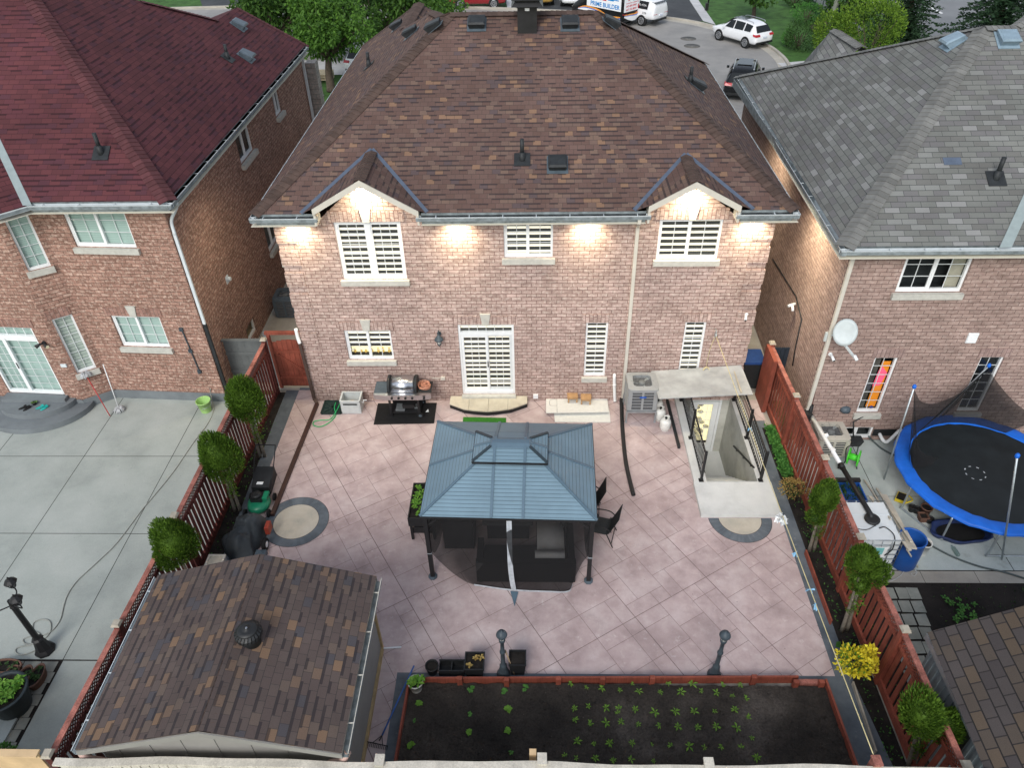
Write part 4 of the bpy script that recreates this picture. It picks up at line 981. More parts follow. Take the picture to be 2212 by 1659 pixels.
# plywood canopy
flat('plywood', (.35, .36, .36), .75, var=.22, sc=2.2, bmp=.1)
A, B, C, D = FY(1406.2, 801.7, -.06), FY(1601, 788.5, -.06), FY(1626.6, 851.2, -1.26), FY(1422.8, 861.1, -1.26)
b = MB(); b.slab([A, D, C, B], .025); can = tag(b.out('plywood_canopy', 'plywood'), 'weathered plywood sheet laid as a canopy over the basement stairwell', 'canopy')
b = MB()
for P in (A.lerp(D, .2)+Vector((.3, 0, -.045)), C.lerp(B, .8)+Vector((-.25, 0, -.045))): b.bar(P, P+Vector((0, -.9, -.0)), .04, .06)
b.bar(A.lerp(D, .9)+Vector((.03, 0, -.05)), C.lerp(B, .1)+Vector((-.03, 0, -.05)), .04, .05); b.out('canopy_batten', 'weathered_wood', can)
# ------------------------------------------------------------------ fences and gates
def lattice(b, p, q, z0, z1, s=.085, w=.022):
    """diagonal lattice between two posts: two crossing layers of thin laths"""
    p, q = Vector(p), Vector(q); ln = (q-p).length; d = (q-p)/ln; h = z1-z0; nn = Vector((-d.y, d.x, 0))
    k = int((ln+h)/s)+1
    for layer, sg in ((0, 1), (1, -1)):
        o = nn*(.006 if layer else -.006)
        for i in range(k):
            a0 = i*s-h
            lo, hi = (max(0., a0), min(ln, a0+h))
            if hi-lo < .02: continue
            za, zb = lo-a0, hi-a0
            if sg < 0: za, zb = h-za, h-zb
            b.bar(p+d*lo+o+Vector((0, 0, z0+za)), p+d*hi+o+Vector((0, 0, z0+zb)), .010, w, up=(0, 0, 1))
def fence_run(root, pts, H, m, pm, cap, gap=.035, bw=.115, zl=.30, slat_side=1, capm=None, open_=True):
    for i, p in enumerate(pts):
        p = Vector(p); b = MB(); b.box((p.x-.055, p.y-.055, 0), (p.x+.055, p.y+.055, H+.10)); po = b.out('post', pm, root)
        b = MB(); b.hexa([p+Vector(v) for v in ((-.085, -.085, H+.10), (.085, -.085, H+.10), (.085, .085, H+.10), (-.085, .085, H+.10), (-.06, -.06, H+.15), (.06, -.06, H+.15), (.06, .06, H+.15), (-.06, .06, H+.15))]); b.out('cap', cap, po)
    for p, q in zip(pts, pts[1:]):
        p, q = Vector(p), Vector(q); d = (q-p).normalized(); nn = Vector((-d.y, d.x, 0)); a, e = p+d*.056, q-d*.056; ln = (e-a).length
        b = MB(); b.bar(a+Vector((0, 0, H)), e+Vector((0, 0, H)), .105, .04); b.out('top_rail', capm or m, root)
        b = MB(); b.bar(a+Vector((0, 0, H-zl)), e+Vector((0, 0, H-zl)), .05, .075); b.bar(a+Vector((0, 0, .16)), e+Vector((0, 0, .16)), .05, .09); b.bar(a+Vector((0, 0, .055)), e+Vector((0, 0, .055)), .04, .10); b.outs('rail', m, root)
        b = MB(); lattice(b, a, e, H-zl+.04, H-.025); b.out('lattice', m, root)
        b = MB(); n = max(1, int(ln/(bw+gap))); st = ln/n
        for k in range(n):
            for sd, ph in ((1, 0.), (-1, .5)):
                if sd < 0 and open_ and k % 1 == 0 and sd < 0 and not open_ == 'double': continue
                c = a+d*((k+.5+ph)*st)
                if (c-a).length > ln-bw/2: continue
                c = c+nn*sd*.034; b.bar(c+Vector((0, 0, .11)), c+Vector((0, 0, H-zl+.03)), bw, .018, up=(nn.x, nn.y, 0))
        b.out('panel', m, root)
yl = [.36, -1.75, -3.9, -6.15, -8.8, -11.25]
fl = T('fence', 'dark red wooden fence with lattice top on the left side of the patio', 'fence', (-1.28, .36, 0))
fence_run(fl, [(-1.22, .36, 0), (-1.26, -1.75, 0), (-1.28, -3.9, 0), (-1.3, -6.15, 0), (-1.38, -8.8, 0), (-1.45, -11.2, 0)], 1.85, 'red_dark', 'red_dark', 'weathered_wood', gap=.05, bw=.105, capm='red_faded')
frr = T('fence', 'brick-red board fence with lattice top along the right flower bed', 'fence', (13.05, .3, 0))
fence_run(frr, [(13.02, .28, 0), (13.06, -2.0, 0), (13.1, -4.24, 0), (13.12, -6.56, 0), (13.18, -8.72, 0), (13.2, -11.15, 0)], 1.72, 'red_paint', 'red_paint', 'weathered_wood', gap=.06, bw=.115, capm='red_faded')
# wavy cream rear fence, only its coping and posts reach into view
fz = 2.1; b = MB(); rr = random.Random(9); xs = [-1.2+i*.42 for i in range(36)]
fr3 = T('fence', 'cream boundary fence with a slightly wavy coping across the bottom of the photo', 'fence', (6, -11.4, 0))
def cy(x): return -11.37+.02*math.sin(x*1.3)+.012*math.sin(x*3.1)
for x0, x1 in zip(xs, xs[1:]): b.hexa([Vector(p) for p in ((x0, cy(x0)-.06, fz-.04), (x1, cy(x1)-.06, fz-.04), (x1, cy(x1)+.06, fz-.04), (x0, cy(x0)+.06, fz-.04), (x0, cy(x0)-.06, fz), (x1, cy(x1)-.06, fz), (x1, cy(x1)+.06, fz), (x0, cy(x0)+.06, fz))])
bmesh.ops.remove_doubles(b.bm, verts=b.bm.verts, dist=.001); b.out('coping', 'cream_wood', fr3)
b = MB()
for i in range(100):
    x = -1.15+i*.143
    b.box((x, cy(x)-.012, .05), (x+.135, cy(x)+.012, fz-.045))
b.out('panel', 'cream_wood', fr3)
for px in (820, 1171, 1530): 
    x = G(px, 1650, 2.1).x; b = MB(); b.box((x-.055, cy(x)-.0, 0), (x+.055, cy(x)+.13, fz+.03)); b.box((x-.075, cy(x)-.03, fz+.03), (x+.075, cy(x)+.15, fz+.075)); b.out('post', 'cream_wood', fr3)
x = G(1888, 1640, 2.1).x; b = MB(); b.box((x-.06, -11.32, 0), (x+.06, -11.2, 2.16)); b.box((x-.07, -11.34, 2.16), (x+.07, -11.18, 2.2)); b.out('post', 'red_faded', fr3)
b = MB(); b.box((-6, -11.30, 2.02), (-1.55, -11.18, 2.06)); b.box((-6, -11.26, .1), (-1.55, -11.23, 2.02)); tag(b.out('fence', 'new_wood'), 'new pale timber fence board at the bottom left corner', 'fence')
# red gate beside the house
gt = T('gate', 'red board gate with a diagonal brace between the fence and the house', 'gate', (-1.1, .55, 0)); gy = .62
b = MB(); n = 7
for i in range(n):
    x = -1.12+i*.146; zt = 1.66+.10*math.sin(math.pi*(i+.5)/n); b.box((x, gy, .08), (x+.138, gy+.02, zt))
b.out('board_panel', 'red_paint', gt)
b = MB(); b.box((-1.12, gy-.035, .35), (-.12, gy-.001, .45)); b.box((-1.12, gy-.035, 1.3), (-.12, gy-.001, 1.4)); b.bar((-1.06, gy-.018, 1.27), (-.18, gy-.018, .48), .03, .1, up=(0, 0, 1)); b.outs('brace', 'red_paint', gt)
b = MB(); b.box((-1.22, gy-.02, 0), (-1.13, gy+.06, 1.95)); b.box((-.11, gy-.02, 0), (-.03, gy+.06, 1.95)); b.box((-1.26, gy-.03, 1.951), (.02, gy+.07, 2.03)); b.outs('gate_frame', 'red_paint', gt)
g2 = T('gate', 'grey board gate between the left house and the red fence', 'gate', (-2.6, .8, 0)); gy = .75
b = MB(); b.box((-2.6, gy, .1), (-1.35, gy+.02, 1.65))
for i in range(6): b.box((-2.6+i*.21, gy-.006, .1), (-2.6+i*.21+.195, gy-.0005, 1.65))
b.out('board_panel', 'grey_fence', g2)
b = MB(); b.box((-2.6, gy-.04, .5), (-1.35, gy-.007, .6)); b.box((-2.6, gy-.04, 1.15), (-1.35, gy-.007, 1.25)); b.box((-2.62, gy-.05, 1.65), (-1.33, gy+.05, 1.69)); b.box((-1.35, gy-.05, 0), (-1.25, gy+.05, 1.95)); b.outs('gate_frame', 'grey_fence', g2)
g3 = T('gate', 'dark blue gate at the end of the right fence against the right house', 'gate', (13.2, .35, 0))
b = MB()
for i in range(4): b.box((13.09+i*.12, .33, .1), (13.2+i*.12, .36, 1.62))
b.outs('board_panel', 'dark_blue_gate', g3)
b = MB(); b.box((13.08, .36, .3), (13.58, .40, .4)); b.box((13.08, .36, 1.4), (13.58, .40, 1.5)); b.outs('brace', 'dark_blue_gate', g3)
b = MB(); b.box((12.86, -.55, 0), (12.97, .26, 1.8)); b.out('wing_panel', 'red_paint', frr)
# ------------------------------------------------------------------ shed
sh = T('garden_shed', 'garden shed with brown shingle gable roof and turbine vent at lower left', 'shed', (1.3, -9.6, 0))
flat('shed_wall', (.27, .26, .24), .6, var=.08, sc=2); flat('shed_wood', (.40, .29, .15), .8, var=.2)  # shed_wall tone is darkened to stand for shade beside the close fence
ex0, ex1, sy0, sy1, ez, sap, az = -.80, 3.40, -11.3, -7.98, 2.3, 1.33, 2.95
mb = MB(); x0, x1, y0, y1 = -.62, 3.22, -11.12, -8.1
zr = lambda x: az-.06-abs(x-sap)*(az-ez)/(ex1-sap if x > sap else sap-ex0)
mb.f([(x0, y0, 0), (x1, y0, 0), (x1, y0, zr(x1)), (sap, y0, zr(sap)), (x0, y0, zr(x0))]); mb.f([(x0, y1, 0), (x1, y1, 0), (x1, y1, zr(x1)), (sap, y1, zr(sap)), (x0, y1, zr(x0))])
mb.f([(x1, y0, .0), (x1, y1, .0), (x1, y1, zr(x1)), (x1, y0, zr(x1))]); mb.f([(x0, y0, 0), (x0, y1, 0), (x0, y1, zr(x0)), (x0, y0, zr(x0))])
for i in range(6): xx = x0+.55*i+.3; mb.box((xx, y0-.012, .05), (xx+.012, y0-.0, min(zr(xx), zr(xx+.012))))
mb.out('wall', 'shed_wall', sh)
b = MB(); b.box((x1, y0, .0), (x1+.05, y1, .10)); b.box((x1, y1-.0, 0), (x1+.04, y1+.06, 2.2)); b.outs('base_trim', 'shed_wood', sh)
mb = MB(); t = .03
mb.slab([(ex0, sy0, ez), (sap, sy0, az), (sap, sy1, az), (ex0, sy1, ez)][::-1], t); mb.slab([(sap, sy0, az), (ex1, sy0, ez), (ex1, sy1, ez), (sap, sy1, az)][::-1], t)
mb.out('roof', 'roof_shed', sh); hip_cap(sh, (sap, sy0, az), (sap, sy1, az), 'cap_brown', w=.36)
b = MB()
for y in (sy0-.022, sy1+.002): b.hexa([Vector(p) for p in ((ex0, y, ez-.13), (sap, y, az-.13), (sap, y+.02, az-.13), (ex0, y+.02, ez-.13), (ex0, y, ez-.005), (sap, y, az-.005), (sap, y+.02, az-.005), (ex0, y+.02, ez-.005))]); b.hexa([Vector(p) for p in ((sap, y, az-.13), (ex1, y, ez-.13), (ex1, y+.02, ez-.13), (sap, y+.02, az-.13), (sap, y, az-.005), (ex1, y, ez-.005), (ex1, y+.02, ez-.005), (sap, y+.02, az-.005))])
b.outs('barge_board', 'shed_wall', sh)
gutter(sh, [(ex0-.10, sy0, ez-.02), (ex0-.10, sy1, ez-.02)], inw=[(1, 0, 0)]); gutter(sh, [(ex1+.10, sy0, ez-.02), (ex1+.10, sy1, ez-.02)], inw=[(-1, 0, 0)], mat_='cream_trim')
flat('pipe_pink', (.50, .34, .29), .5)
b = MB(); b.tube(smooth_path([(ex0-.05, sy0+.1, ez-.15), (ex0+.05, sy0+.02, ez-.3), (ex0+.35, sy0+.06, ez-.55), (ex0+.4, sy0+.1, ez-.9)]), .06, 10); b.out('downspout', 'pipe_pink', sh)
b = MB(); b.tube(smooth_path([(ex1+.05, sy0+.1, ez-.15), (ex1-.05, sy0+.02, ez-.3), (ex1-.3, sy0+.06, ez-.5), (ex1-.35, sy0+.1, ez-.9)]), .06, 10); b.out('downspout', 'pipe_pink', sh)
# turbine ventilator
c = FY(545, 1385, -9.35); c.z = az-.05; c.x = 1.62; c.y = -9.55
q = PL(545, 1388, ((az-ez)/(ex1-sap), 0, 1), az+(az-ez)/(ex1-sap)*sap); c = q
b = MB(); b.slab([c+Vector(v) for v in ((-.24, -.24, .075), (.24, -.24, -.075), (.24, .24, -.075), (-.24, .24, .075))], .01); b.lathe([(.15, -.08), (.145, .14), (.16, .15), (.16, .17)], c, 24); tv = b.out('turbine_vent', 'vent_dark', sh)
b = MB()
for k in range(22):
    t0 = 2*math.pi*k/22
    rows = []
    for r, z in ((.165, .17), (.225, .24), (.225, .31), (.165, .37)):
        rows.append([c+Vector((r*math.cos(t0+d+z*1.5), r*math.sin(t0+d+z*1.5), z)) for d in (0, .22)])
    for p, r2 in zip(rows, rows[1:]): b.f([p[0], p[1], r2[1], r2[0]])
b.lathe([(.13, .17), (.17, .25), (.17, .31), (.13, .36)], c, 20); b.lathe([(.175, .365), (.17, .385), (.10, .40), (.03, .405), (.03, .415), (.001, .417)], c, 24); b.out('turbine', 'black_plastic', tv)
b = MB(); b.lathe([(.02, .418), (.018, .428)], c, 10); b.out('bolt', 'steel', tv)
# ------------------------------------------------------------------ neighbour shed, lower right
s2 = T('garden_shed', 'old metal-sided shed with worn brown shingles at lower right', 'shed', (15, -9, 0)); flat('metal_siding', (.28, .33, .36), .45, .4, var=.2, sc=3)
a0, a1, zl_, zh = 13.42, 19.5, 2.0, 3.1
e0 = G(2004, 1369, 2.0); ub = FY(2212, 1312, e0.y); rise = (ub.z-2.0)/(ub.x-e0.x)
b = MB(); fr0 = Vector((13.3, -12.2, 2.0)); ap = 19.
b.slab([e0, e0+Vector((4, 0, 4*rise)), fr0+Vector((4.1, 0, 4*rise)), fr0], .04); b.out('roof', 'roof_old', s2)
b = MB(); b.box((e0.x+.12, -12, 0), (18, e0.y-.1, 1.97))
for i in range(22): y = e0.y-.12-i*.15; b.box((e0.x+.10, y-.06, .05), (e0.x+.122, y, 1.95))
b.out('wall', 'metal_siding', s2)
b = MB(); b.box((e0.x-.02, -12.2, 1.86), (e0.x+.0, e0.y, 1.995)); b.out('fascia', 'galv', s2)
b = MB(); yw = FX(2080, 1560, e0.x+.1).y; b.box((e0.x+.085, yw-.28, 1.2), (e0.x+.099, yw+.28, 1.78)); b.out('window', 'black_plastic', s2)
# ------------------------------------------------------------------ gazebo
def ribbed(name, c, per=.085):
    m, t, b = nodes(name); sx = N(t, 'SeparateXYZ'); L(t, uvc(t), sx.inputs[0])
    fr = math_(t, 'FRACT', math_(t, 'DIVIDE', sx.outputs[1], per)); ln = math_(t, 'LESS_THAN', fr, .10)
    f = noise(t, objc(t), 1.5, 4)
    col = mixc(t, ln, ramp(t, f, [(.3, tuple(x*.9 for x in c)), (.7, tuple(x*1.1 for x in c))]), tuple(x*.35 for x in c))
    L(t, col, b.inputs['Base Color']); b.inputs['Roughness'].default_value = .42; b.inputs['Specular IOR Level'].default_value = .5
    bump(t, b, math_(t, 'MULTIPLY', ln, -1.), .6, .01)
ribbed('gazebo_steel', (.155, .24, .295)); flat('gazebo_trim', (.095, .15, .195), .4, var=.08, spec=.5)
meshm('net_black', (.012, .012, .013), .70); meshm('net_tramp', (.012, .012, .013), .70); flat('gazebo_dark', (.035, .05, .06), .4); flat('zip_grey', (.42, .45, .48), .6, var=.25, sc=8)
flat('rattan', (.017, .018, .019), .6, var=.3, sc=40, bmp=.4, sc2=90); flat('cushion_grey', (.80, .79, .77), .9, var=.06); flat('cushion_dark', (.085, .085, .085), .9, var=.1)
GZ = T('gazebo', 'blue-grey steel gazebo with two-tier roof and black netting in the middle of the patio', 'gazebo', (5.90, -4.91, 0), R_(-1.6))
hx, hy, ez = 1.84, 1.49, 2.17; ix, iy, iz = .74, .42, 2.70
def tier(hx, hy, ez, ix, iy, iz, name, seams, tm='gazebo_trim'):
    O = [Vector(p) for p in ((-hx, -hy, ez), (hx, -hy, ez), (hx, hy, ez), (-hx, hy, ez))]; I = [Vector(p) for p in ((-ix, -iy, iz), (ix, -iy, iz), (ix, iy, iz), (-ix, iy, iz))]
    b = MB()
    for k in range(4): b.slab([O[k], O[(k+1) % 4], I[(k+1) % 4], I[k]], .015)
    rf = b.out(name, 'gazebo_steel', GZ, local=True)
    b = MB()
    for k in range(4): b.bar(O[k]+Vector((0, 0, .012)), I[k]+Vector((0, 0, .012)), .055, .035)
    b.outs('hip_trim', tm, rf, local=True)
    b = MB()
    for k, ts in seams:
        for t in ts:
            p = O[k].lerp(O[(k+1) % 4], t); q = I[k].lerp(I[(k+1) % 4], (t-.5)*1.0+.5) if k % 2 else Vector((p.x, I[k].y, 0))
            if k % 2 == 0: q.z = iz; q.x = p.x
            b.bar(p+Vector((0, 0, .012)), q+Vector((0, 0, .012)), .06, .028)
    b.outs('panel_seam', 'gazebo_trim', rf, local=True)
    b = MB()
    for k in range(4): b.bar(O[k]+Vector((0, 0, -.035)), O[(k+1) % 4]+Vector((0, 0, -.035)), .03, .05)
    b.outs('eave_trim', 'black_metal', rf, local=True)
    return rf
tier(hx, hy, ez, ix, iy, iz, 'roof', [(0, (.405, .585)), (2, (.415, .595)), (1, (.5,)), (3, (.5,))])
tier(.80, .47, 2.79, .42, .13, 2.93, 'upper_roof', [(0, (.29, .70)), (2, (.3, .71)), (1, (.5,)), (3, (.5,))], 'gazebo_dark')
b = MB(); b.hexa([Vector(p) for p in ((-.46, -.17, 2.92), (.46, -.17, 2.92), (.46, .17, 2.92), (-.46, .17, 2.92), (-.40, -.06, 2.965), (.40, -.06, 2.965), (.40, .06, 2.965), (-.40, .06, 2.965))]); b.out('ridge_plate', 'gazebo_trim', GZ, local=True)
b = MB(); b.box((-.72, -.40, 2.66), (.72, .40, 2.80)); b.out('cupola_frame', 'black_metal', GZ, local=True)
for sx in (-1, 1):
    for sy in (-1, 1):
        x, y = sx*1.76, sy*1.38; b = MB(); b.box((x-.045, y-.045, 0), (x+.045, y+.045, 2.13))
        b.bar((x, y, 1.75), (x-sx*.38, y, 2.1), .035, .05); b.bar((x, y, 1.75), (x, y-sy*.38, 2.1), .035, .05); po = b.out('post', 'black_metal', GZ, local=True)
        b = MB(); b.lathe([(.105, 0), (.105, .03), (.06, .05)], (x, y, 0), 8, rz=.39); b.out('foot_plate', 'vent_grey', po, local=True)
        b = MB(); b.box((x-.05, y-.05, .86), (x+.05, y+.05, .875)); b.out('strap', 'zip_grey', po, local=True)
b = MB()
for s in (-1, 1): b.box((-1.78, s*1.38-.03, 2.03), (1.78, s*1.38+.03, 2.14)); b.box((s*1.76-.03, -1.35, 2.03), (s*1.76+.03, 1.35, 2.14))
b.outs('beam', 'black_metal', GZ, local=True)
def net(top, bot, name='net', lab=None, sag=.04, n=36, k=14, mt='net_black'):
    T_, B_ = smooth_path(top, 10), smooth_path(bot, 10)
    def at(P, t): f = t*(len(P)-1); i = min(int(f), len(P)-2); return P[i].lerp(P[i+1], f-i)
    b = MB(); g = [[None]*(k+1) for _ in range(n+1)]
    for i in range(n+1):
        for j in range(k+1):
            p = at(T_, i/n).lerp(at(B_, i/n), j/k); w = math.sin(math.pi*j/k)
            g[i][j] = b.bm.verts.new(p+Vector((0, sag*w*math.sin(i*1.7)+.03*w*math.sin(i*.6), 0)))
    for i in range(n):
        for j in range(k): b.bm.faces.new((g[i][j], g[i+1][j], g[i+1][j+1], g[i][j+1])).smooth = True
    return b
lx = lambda x, y: (x-5.94, y+4.91)
net([(-1.73, -1.40, 2.08), (0, -1.40, 2.08), (1.73, -1.40, 2.08)], [(-1.74, -1.38, .88), (-1.55, -1.42, .6), (-1.2, -1.52, .25), (-.8, -1.60, .04), (0, -1.68, .02), (.85, -1.70, .02), (1.3, -1.68, .02), (1.42, -1.56, .25), (1.6, -1.42, .7), (1.74, -1.38, .9)]).out('netting', 'net_black', GZ, local=True)
net([(1.74, -1.36, 2.08), (1.74, 0, 2.08), (1.74, 1.36, 2.08)], [(1.72, -1.36, .9), (1.72, -1.0, .4), (1.7, -.3, .04), (1.7, .6, .04), (1.72, 1.2, .4), (1.74, 1.36, .9)]).out('netting', 'net_black', GZ, local=True)
net([(-1.74, -1.36, 2.08), (-1.74, 0, 2.08), (-1.74, 1.36, 2.08)], [(-1.72, -1.36, .9), (-1.72, -1.0, .4), (-1.7, -.3, .04), (-1.7, .6, .04), (-1.72, 1.2, .4), (-1.74, 1.36, .9)]).out('netting', 'net_black', GZ, local=True)
net([(-1.73, 1.38, 2.08), (0, 1.38, 2.08), (1.73, 1.38, 2.08)], [(-1.7, 1.38, .03), (0, 1.4, .03), (1.7, 1.38, .03)]).out('netting', 'net_black', GZ, local=True)
b = MB(); pts = [Vector((.02, -1.425, 2.06)), Vector((.02, -1.49, 1.5)), Vector((.03, -1.60, .8)), Vector((.06, -1.68, .4)), Vector((.10, -1.72, .06))]; pts = smooth_path(pts, 6)
for p, q in zip(pts, pts[1:]): b.f([p+Vector((-.055, -.012, 0)), p+Vector((.055, -.012, 0)), q+Vector((.055, -.012, 0)), q+Vector((-.055, -.012, 0))])
b.out('zip_band', 'zip_grey', GZ, local=True)
b = MB(); hem = smooth_path([(-.8, -1.61, .05), (0, -1.70, .03), (.85, -1.72, .03), (1.3, -1.70, .03), (1.40, -1.6, .16)], 6)
for p, q in zip(hem, hem[1:]): b.f([p+Vector((0, -.005, -.02)), q+Vector((0, -.005, -.02)), q+Vector((0, 0, .03)), p+Vector((0, 0, .03))])
b.out('net_hem', 'zip_grey', GZ, local=True)
b = MB(); b.slab([(.02, -1.73, .02), (.20, -1.74, .02), (.13, -2.12, .012)], .006); b.out('net_flap', 'gazebo_trim', GZ, local=True)
# furniture inside
def rot_at(c, rz): return Matrix.Translation(c)@Matrix.Rotation(rz, 4, 'Z')
SF = T('sofa', 'black rattan corner sofa under the gazebo, its back to the flower bed', 'sofa', (6.2, -6.0, 0))
b = MB(); b.box((5.12, -6.42, .06), (7.32, -6.28, .72)); b.box((5.12, -6.28, .06), (5.26, -5.6, .6)); b.bevel(.02); b.out('backrest', 'rattan', SF)
b = MB(); b.box((5.27, -6.27, .10), (7.14, -5.62, .36)); b.box((6.46, -5.61, .10), (7.14, -4.4, .36)); b.bevel(.02); b.out('seat_base', 'rattan', SF)
b = MB(); b.box((7.16, -6.27, .06), (7.30, -4.4, .70)); b.bevel(.02); b.out('side_back', 'rattan', SF)
for x, y in ((5.2, -6.36), (7.24, -6.36), (7.24, -4.5), (5.2, -5.66)): b = MB(); b.box((x-.04, y-.03, 0), (x+.04, y+.03, .058)); b.out('foot', 'black_metal', SF)
def cushion(label, c, s, rz=0, tilt=0, m='cushion_grey', cat='cushion', g='grey sofa cushions in the gazebo'):
    b = MB(); b.box((-s[0]/2, -s[1]/2, -s[2]/2), (s[0]/2, s[1]/2, s[2]/2)); b.bevel(.06, 3); b.xf(Matrix.Rotation(rz, 4, 'Z')@Matrix.Rotation(tilt, 4, 'X')); o = b.out('cushion', m, smooth=True); o.location = c
    return tag(o, label, cat, g)
cushion('pale grey seat cushion on the long right arm of the sofa', (6.78, -5.42, .43), (.62, .82, .14))
cushion('pale grey cushion standing against the sofa back', (6.75, -6.16, .56), (.66, .18, .34), 0, -.15)
cushion('pale grey seat cushion farthest back beside the dark pillow', (6.78, -4.66, .43), (.62, .60, .14))
cushion('dark grey square pillow leaning on the right side of the sofa', (7.06, -4.95, .66), (.14, .45, .42), .3, 0, 'cushion_dark')
TB = T('table', 'low black rattan table in front of the sofa in the gazebo', 'table', (5.75, -4.9, 0))
b = MB(); b.box((5.2, -5.25, .60), (6.38, -4.45, .66)); b.bevel(.01); b.out('tabletop', 'cushion_dark', TB); b = MB(); b.box((5.3, -5.15, .02), (6.28, -4.55, .598)); b.out('base', 'rattan', TB)
CB = T('storage_cabinet', 'black storage cabinet with a red handle in the left corner of the gazebo', 'cabinet', (4.7, -4.9, 0))
b = MB(); b.box((4.30, -5.45, .02), (5.0, -4.35, .92)); b.bevel(.02); b.out('body', 'black_plastic', CB); b = MB(); b.box((4.28, -5.47, .922), (5.02, -4.33, .97)); b.bevel(.015); b.out('lid', 'rattan', CB)
flat('red_plastic', (.45, .03, .03), .4); b = MB(); b.box((4.45, -5.02, .972), (4.8, -4.97, .99)); b.out('handle', 'red_plastic', CB)
# sling chairs
def chair(label, c, rz):
    r = T('patio_chair', label, 'chair', c, rz, 'black sling chairs beside the gazebo')
    b = MB()
    for s in (-1, 1):
        x = s*.27; b.tube(smooth_path([(x, -.30, 0), (x, -.26, .40), (x, -.20, .60), (x, .10, .63), (x, .26, .52)], 5), .014, 7); b.tube([(x, .32, 0), (x, .16, .41)], .014, 7)
    b.tube([(-.27, -.28, .2), (.27, -.28, .2)], .010, 6); b.tube([(-.27, .28, .1), (.27, .28, .1)], .010, 6); b.out('frame', 'black_metal', r, local=True)
    b = MB(); P = smooth_path([(0, -.26, .40), (0, .0, .385), (0, .17, .41), (0, .27, .62), (0, .40, .98)], 5)
    for p, q in zip(P, P[1:]): b.slab([p+Vector((-.25, 0, 0)), p+Vector((.25, 0, 0)), q+Vector((.25, 0, 0)), q+Vector((-.25, 0, 0))], .012)
    bmesh.ops.remove_doubles(b.bm, verts=b.bm.verts, dist=.003); b.out('sling', 'sling_black', r, local=True); return r
flat('sling_black', (.03, .034, .036), .6, var=.2, sc=30)
p = G(1322, 1120); chair('black sling chair at the right front corner of the gazebo facing inwards', (8.0, -5.05, 0), R_(-105)); chair('black sling chair half hidden behind the right side of the gazebo roof', (7.72, -4.25, 0), R_(-95))
# planter box on legs, left of the gazebo
p0, p1 = G(880, 1120, .78), G(892, 1043, .78); PX = p0.x
pl = T('raised_planter', 'black planter box on legs with sprouting greens at the left of the gazebo', 'planter', ((p0.x+p0.x+.55)/2, (p0.y+p1.y)/2, 0))
b = MB(); x0, x1, y0, y1 = p0.x, p0.x+.62, p0.y, p1.y
for a, c in (((x0, y0, .5), (x1, y0+.025, .78)), ((x0, y1-.025, .5), (x1, y1, .78)), ((x0, y0+.025, .5), (x0+.025, y1-.025, .78)), ((x1-.025, y0+.025, .5), (x1, y1-.025, .78)), ((x0+.025, y0+.025, .5), (x1-.025, y1-.025, .52))): b.box(a, c)
b.out('box', 'black_plastic', pl)
for x in (x0+.05, x1-.05):
    for y in (y0+.05, y1-.05): b = MB(); b.box((x-.03, y-.03, 0), (x+.03, y+.03, .5)); b.out('leg', 'black_plastic', pl)
b = MB(); b.box((x0+.05, y0+.05, .2), (x1-.05, y1-.05, .22)); b.box((x0+.09, y0+.04, .22), (x1-.09, y0+.06, .42)); b.out('shelf', 'black_plastic', pl)
b = MB(); b.box((x0+.026, y0+.026, .60), (x1-.026, y1-.026, .72)); b.out('soil', 'soil', pl)

# ------------------------------------------------------------------ leaves
leafm('leaf_lettuce', (.06, .20, .02), (.22, .42, .06)); leafm('leaf_dark', (.018, .05, .012), (.06, .13, .03)); leafm('leaf_cedar', (.030, .075, .010), (.13, .235, .026), .25)
leafm('leaf_yellow', (.62, .50, .02), (.88, .78, .07)); leafm('leaf_dry', (.30, .19, .05), (.46, .34, .12)); leafm('leaf_pepper', (.06, .19, .02), (.26, .46, .07)); leafm('leaf_bean', (.04, .15, .03), (.12, .30, .06))
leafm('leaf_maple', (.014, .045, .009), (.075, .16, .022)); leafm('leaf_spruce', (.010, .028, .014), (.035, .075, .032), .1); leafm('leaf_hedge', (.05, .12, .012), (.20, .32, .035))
flat('bark', (.085, .065, .05), .95, var=.35, sc=9, bmp=.6); flat('bark_grey', (.17, .15, .12), .95, var=.35, sc=9, bmp=.6)
def leaf(b, c, d, w, n=None, fold=.15, mi=None):
    """one leaf: a folded diamond from c along d"""
    d = Vector(d); ln = d.length
    if ln < 1e-6: return
    dd = d/ln; s = dd.cross(n if n is not None else Vector((random.random()-.5, random.random()-.5, random.random()-.2)))
    if s.length < 1e-4: s = dd.cross(Vector((1, 0, 0)))
    s.normalize(); up = s.cross(dd)*fold*w; c = Vector(c); m = c+d*.5
    b.f([c, m+s*w/2+up, c+d, m-s*w/2+up], mi)
def rvec(r): 
    z = r.uniform(-1, 1); t = r.uniform(0, 6.2832); k = math.sqrt(1-z*z); return Vector((k*math.cos(t), k*math.sin(t), z))
def foliage(b, c, rx, ry, rz, n, ls, r, lw=.5, up=.3, shell=.5, lump=.18):
    """leaves through an uneven ellipsoid, denser to the rim"""
    c = Vector(c); lob = [(rvec(r), r.uniform(-1, 1)) for _ in range(14)]
    for _ in range(n):
        v = rvec(r); q = sum(s*max(0, v.dot(d))**4 for d, s in lob)
        rad = (shell+(1-shell)*r.random()**.6)*(1+lump*q)
        p = c+Vector((v.x*rx, v.y*ry, v.z*rz))*rad
        d = (v+rvec(r)*.8+Vector((0, 0, up))).normalized()*ls*r.uniform(.6, 1.3); leaf(b, p, d, ls*lw*r.uniform(.8, 1.2), rvec(r))
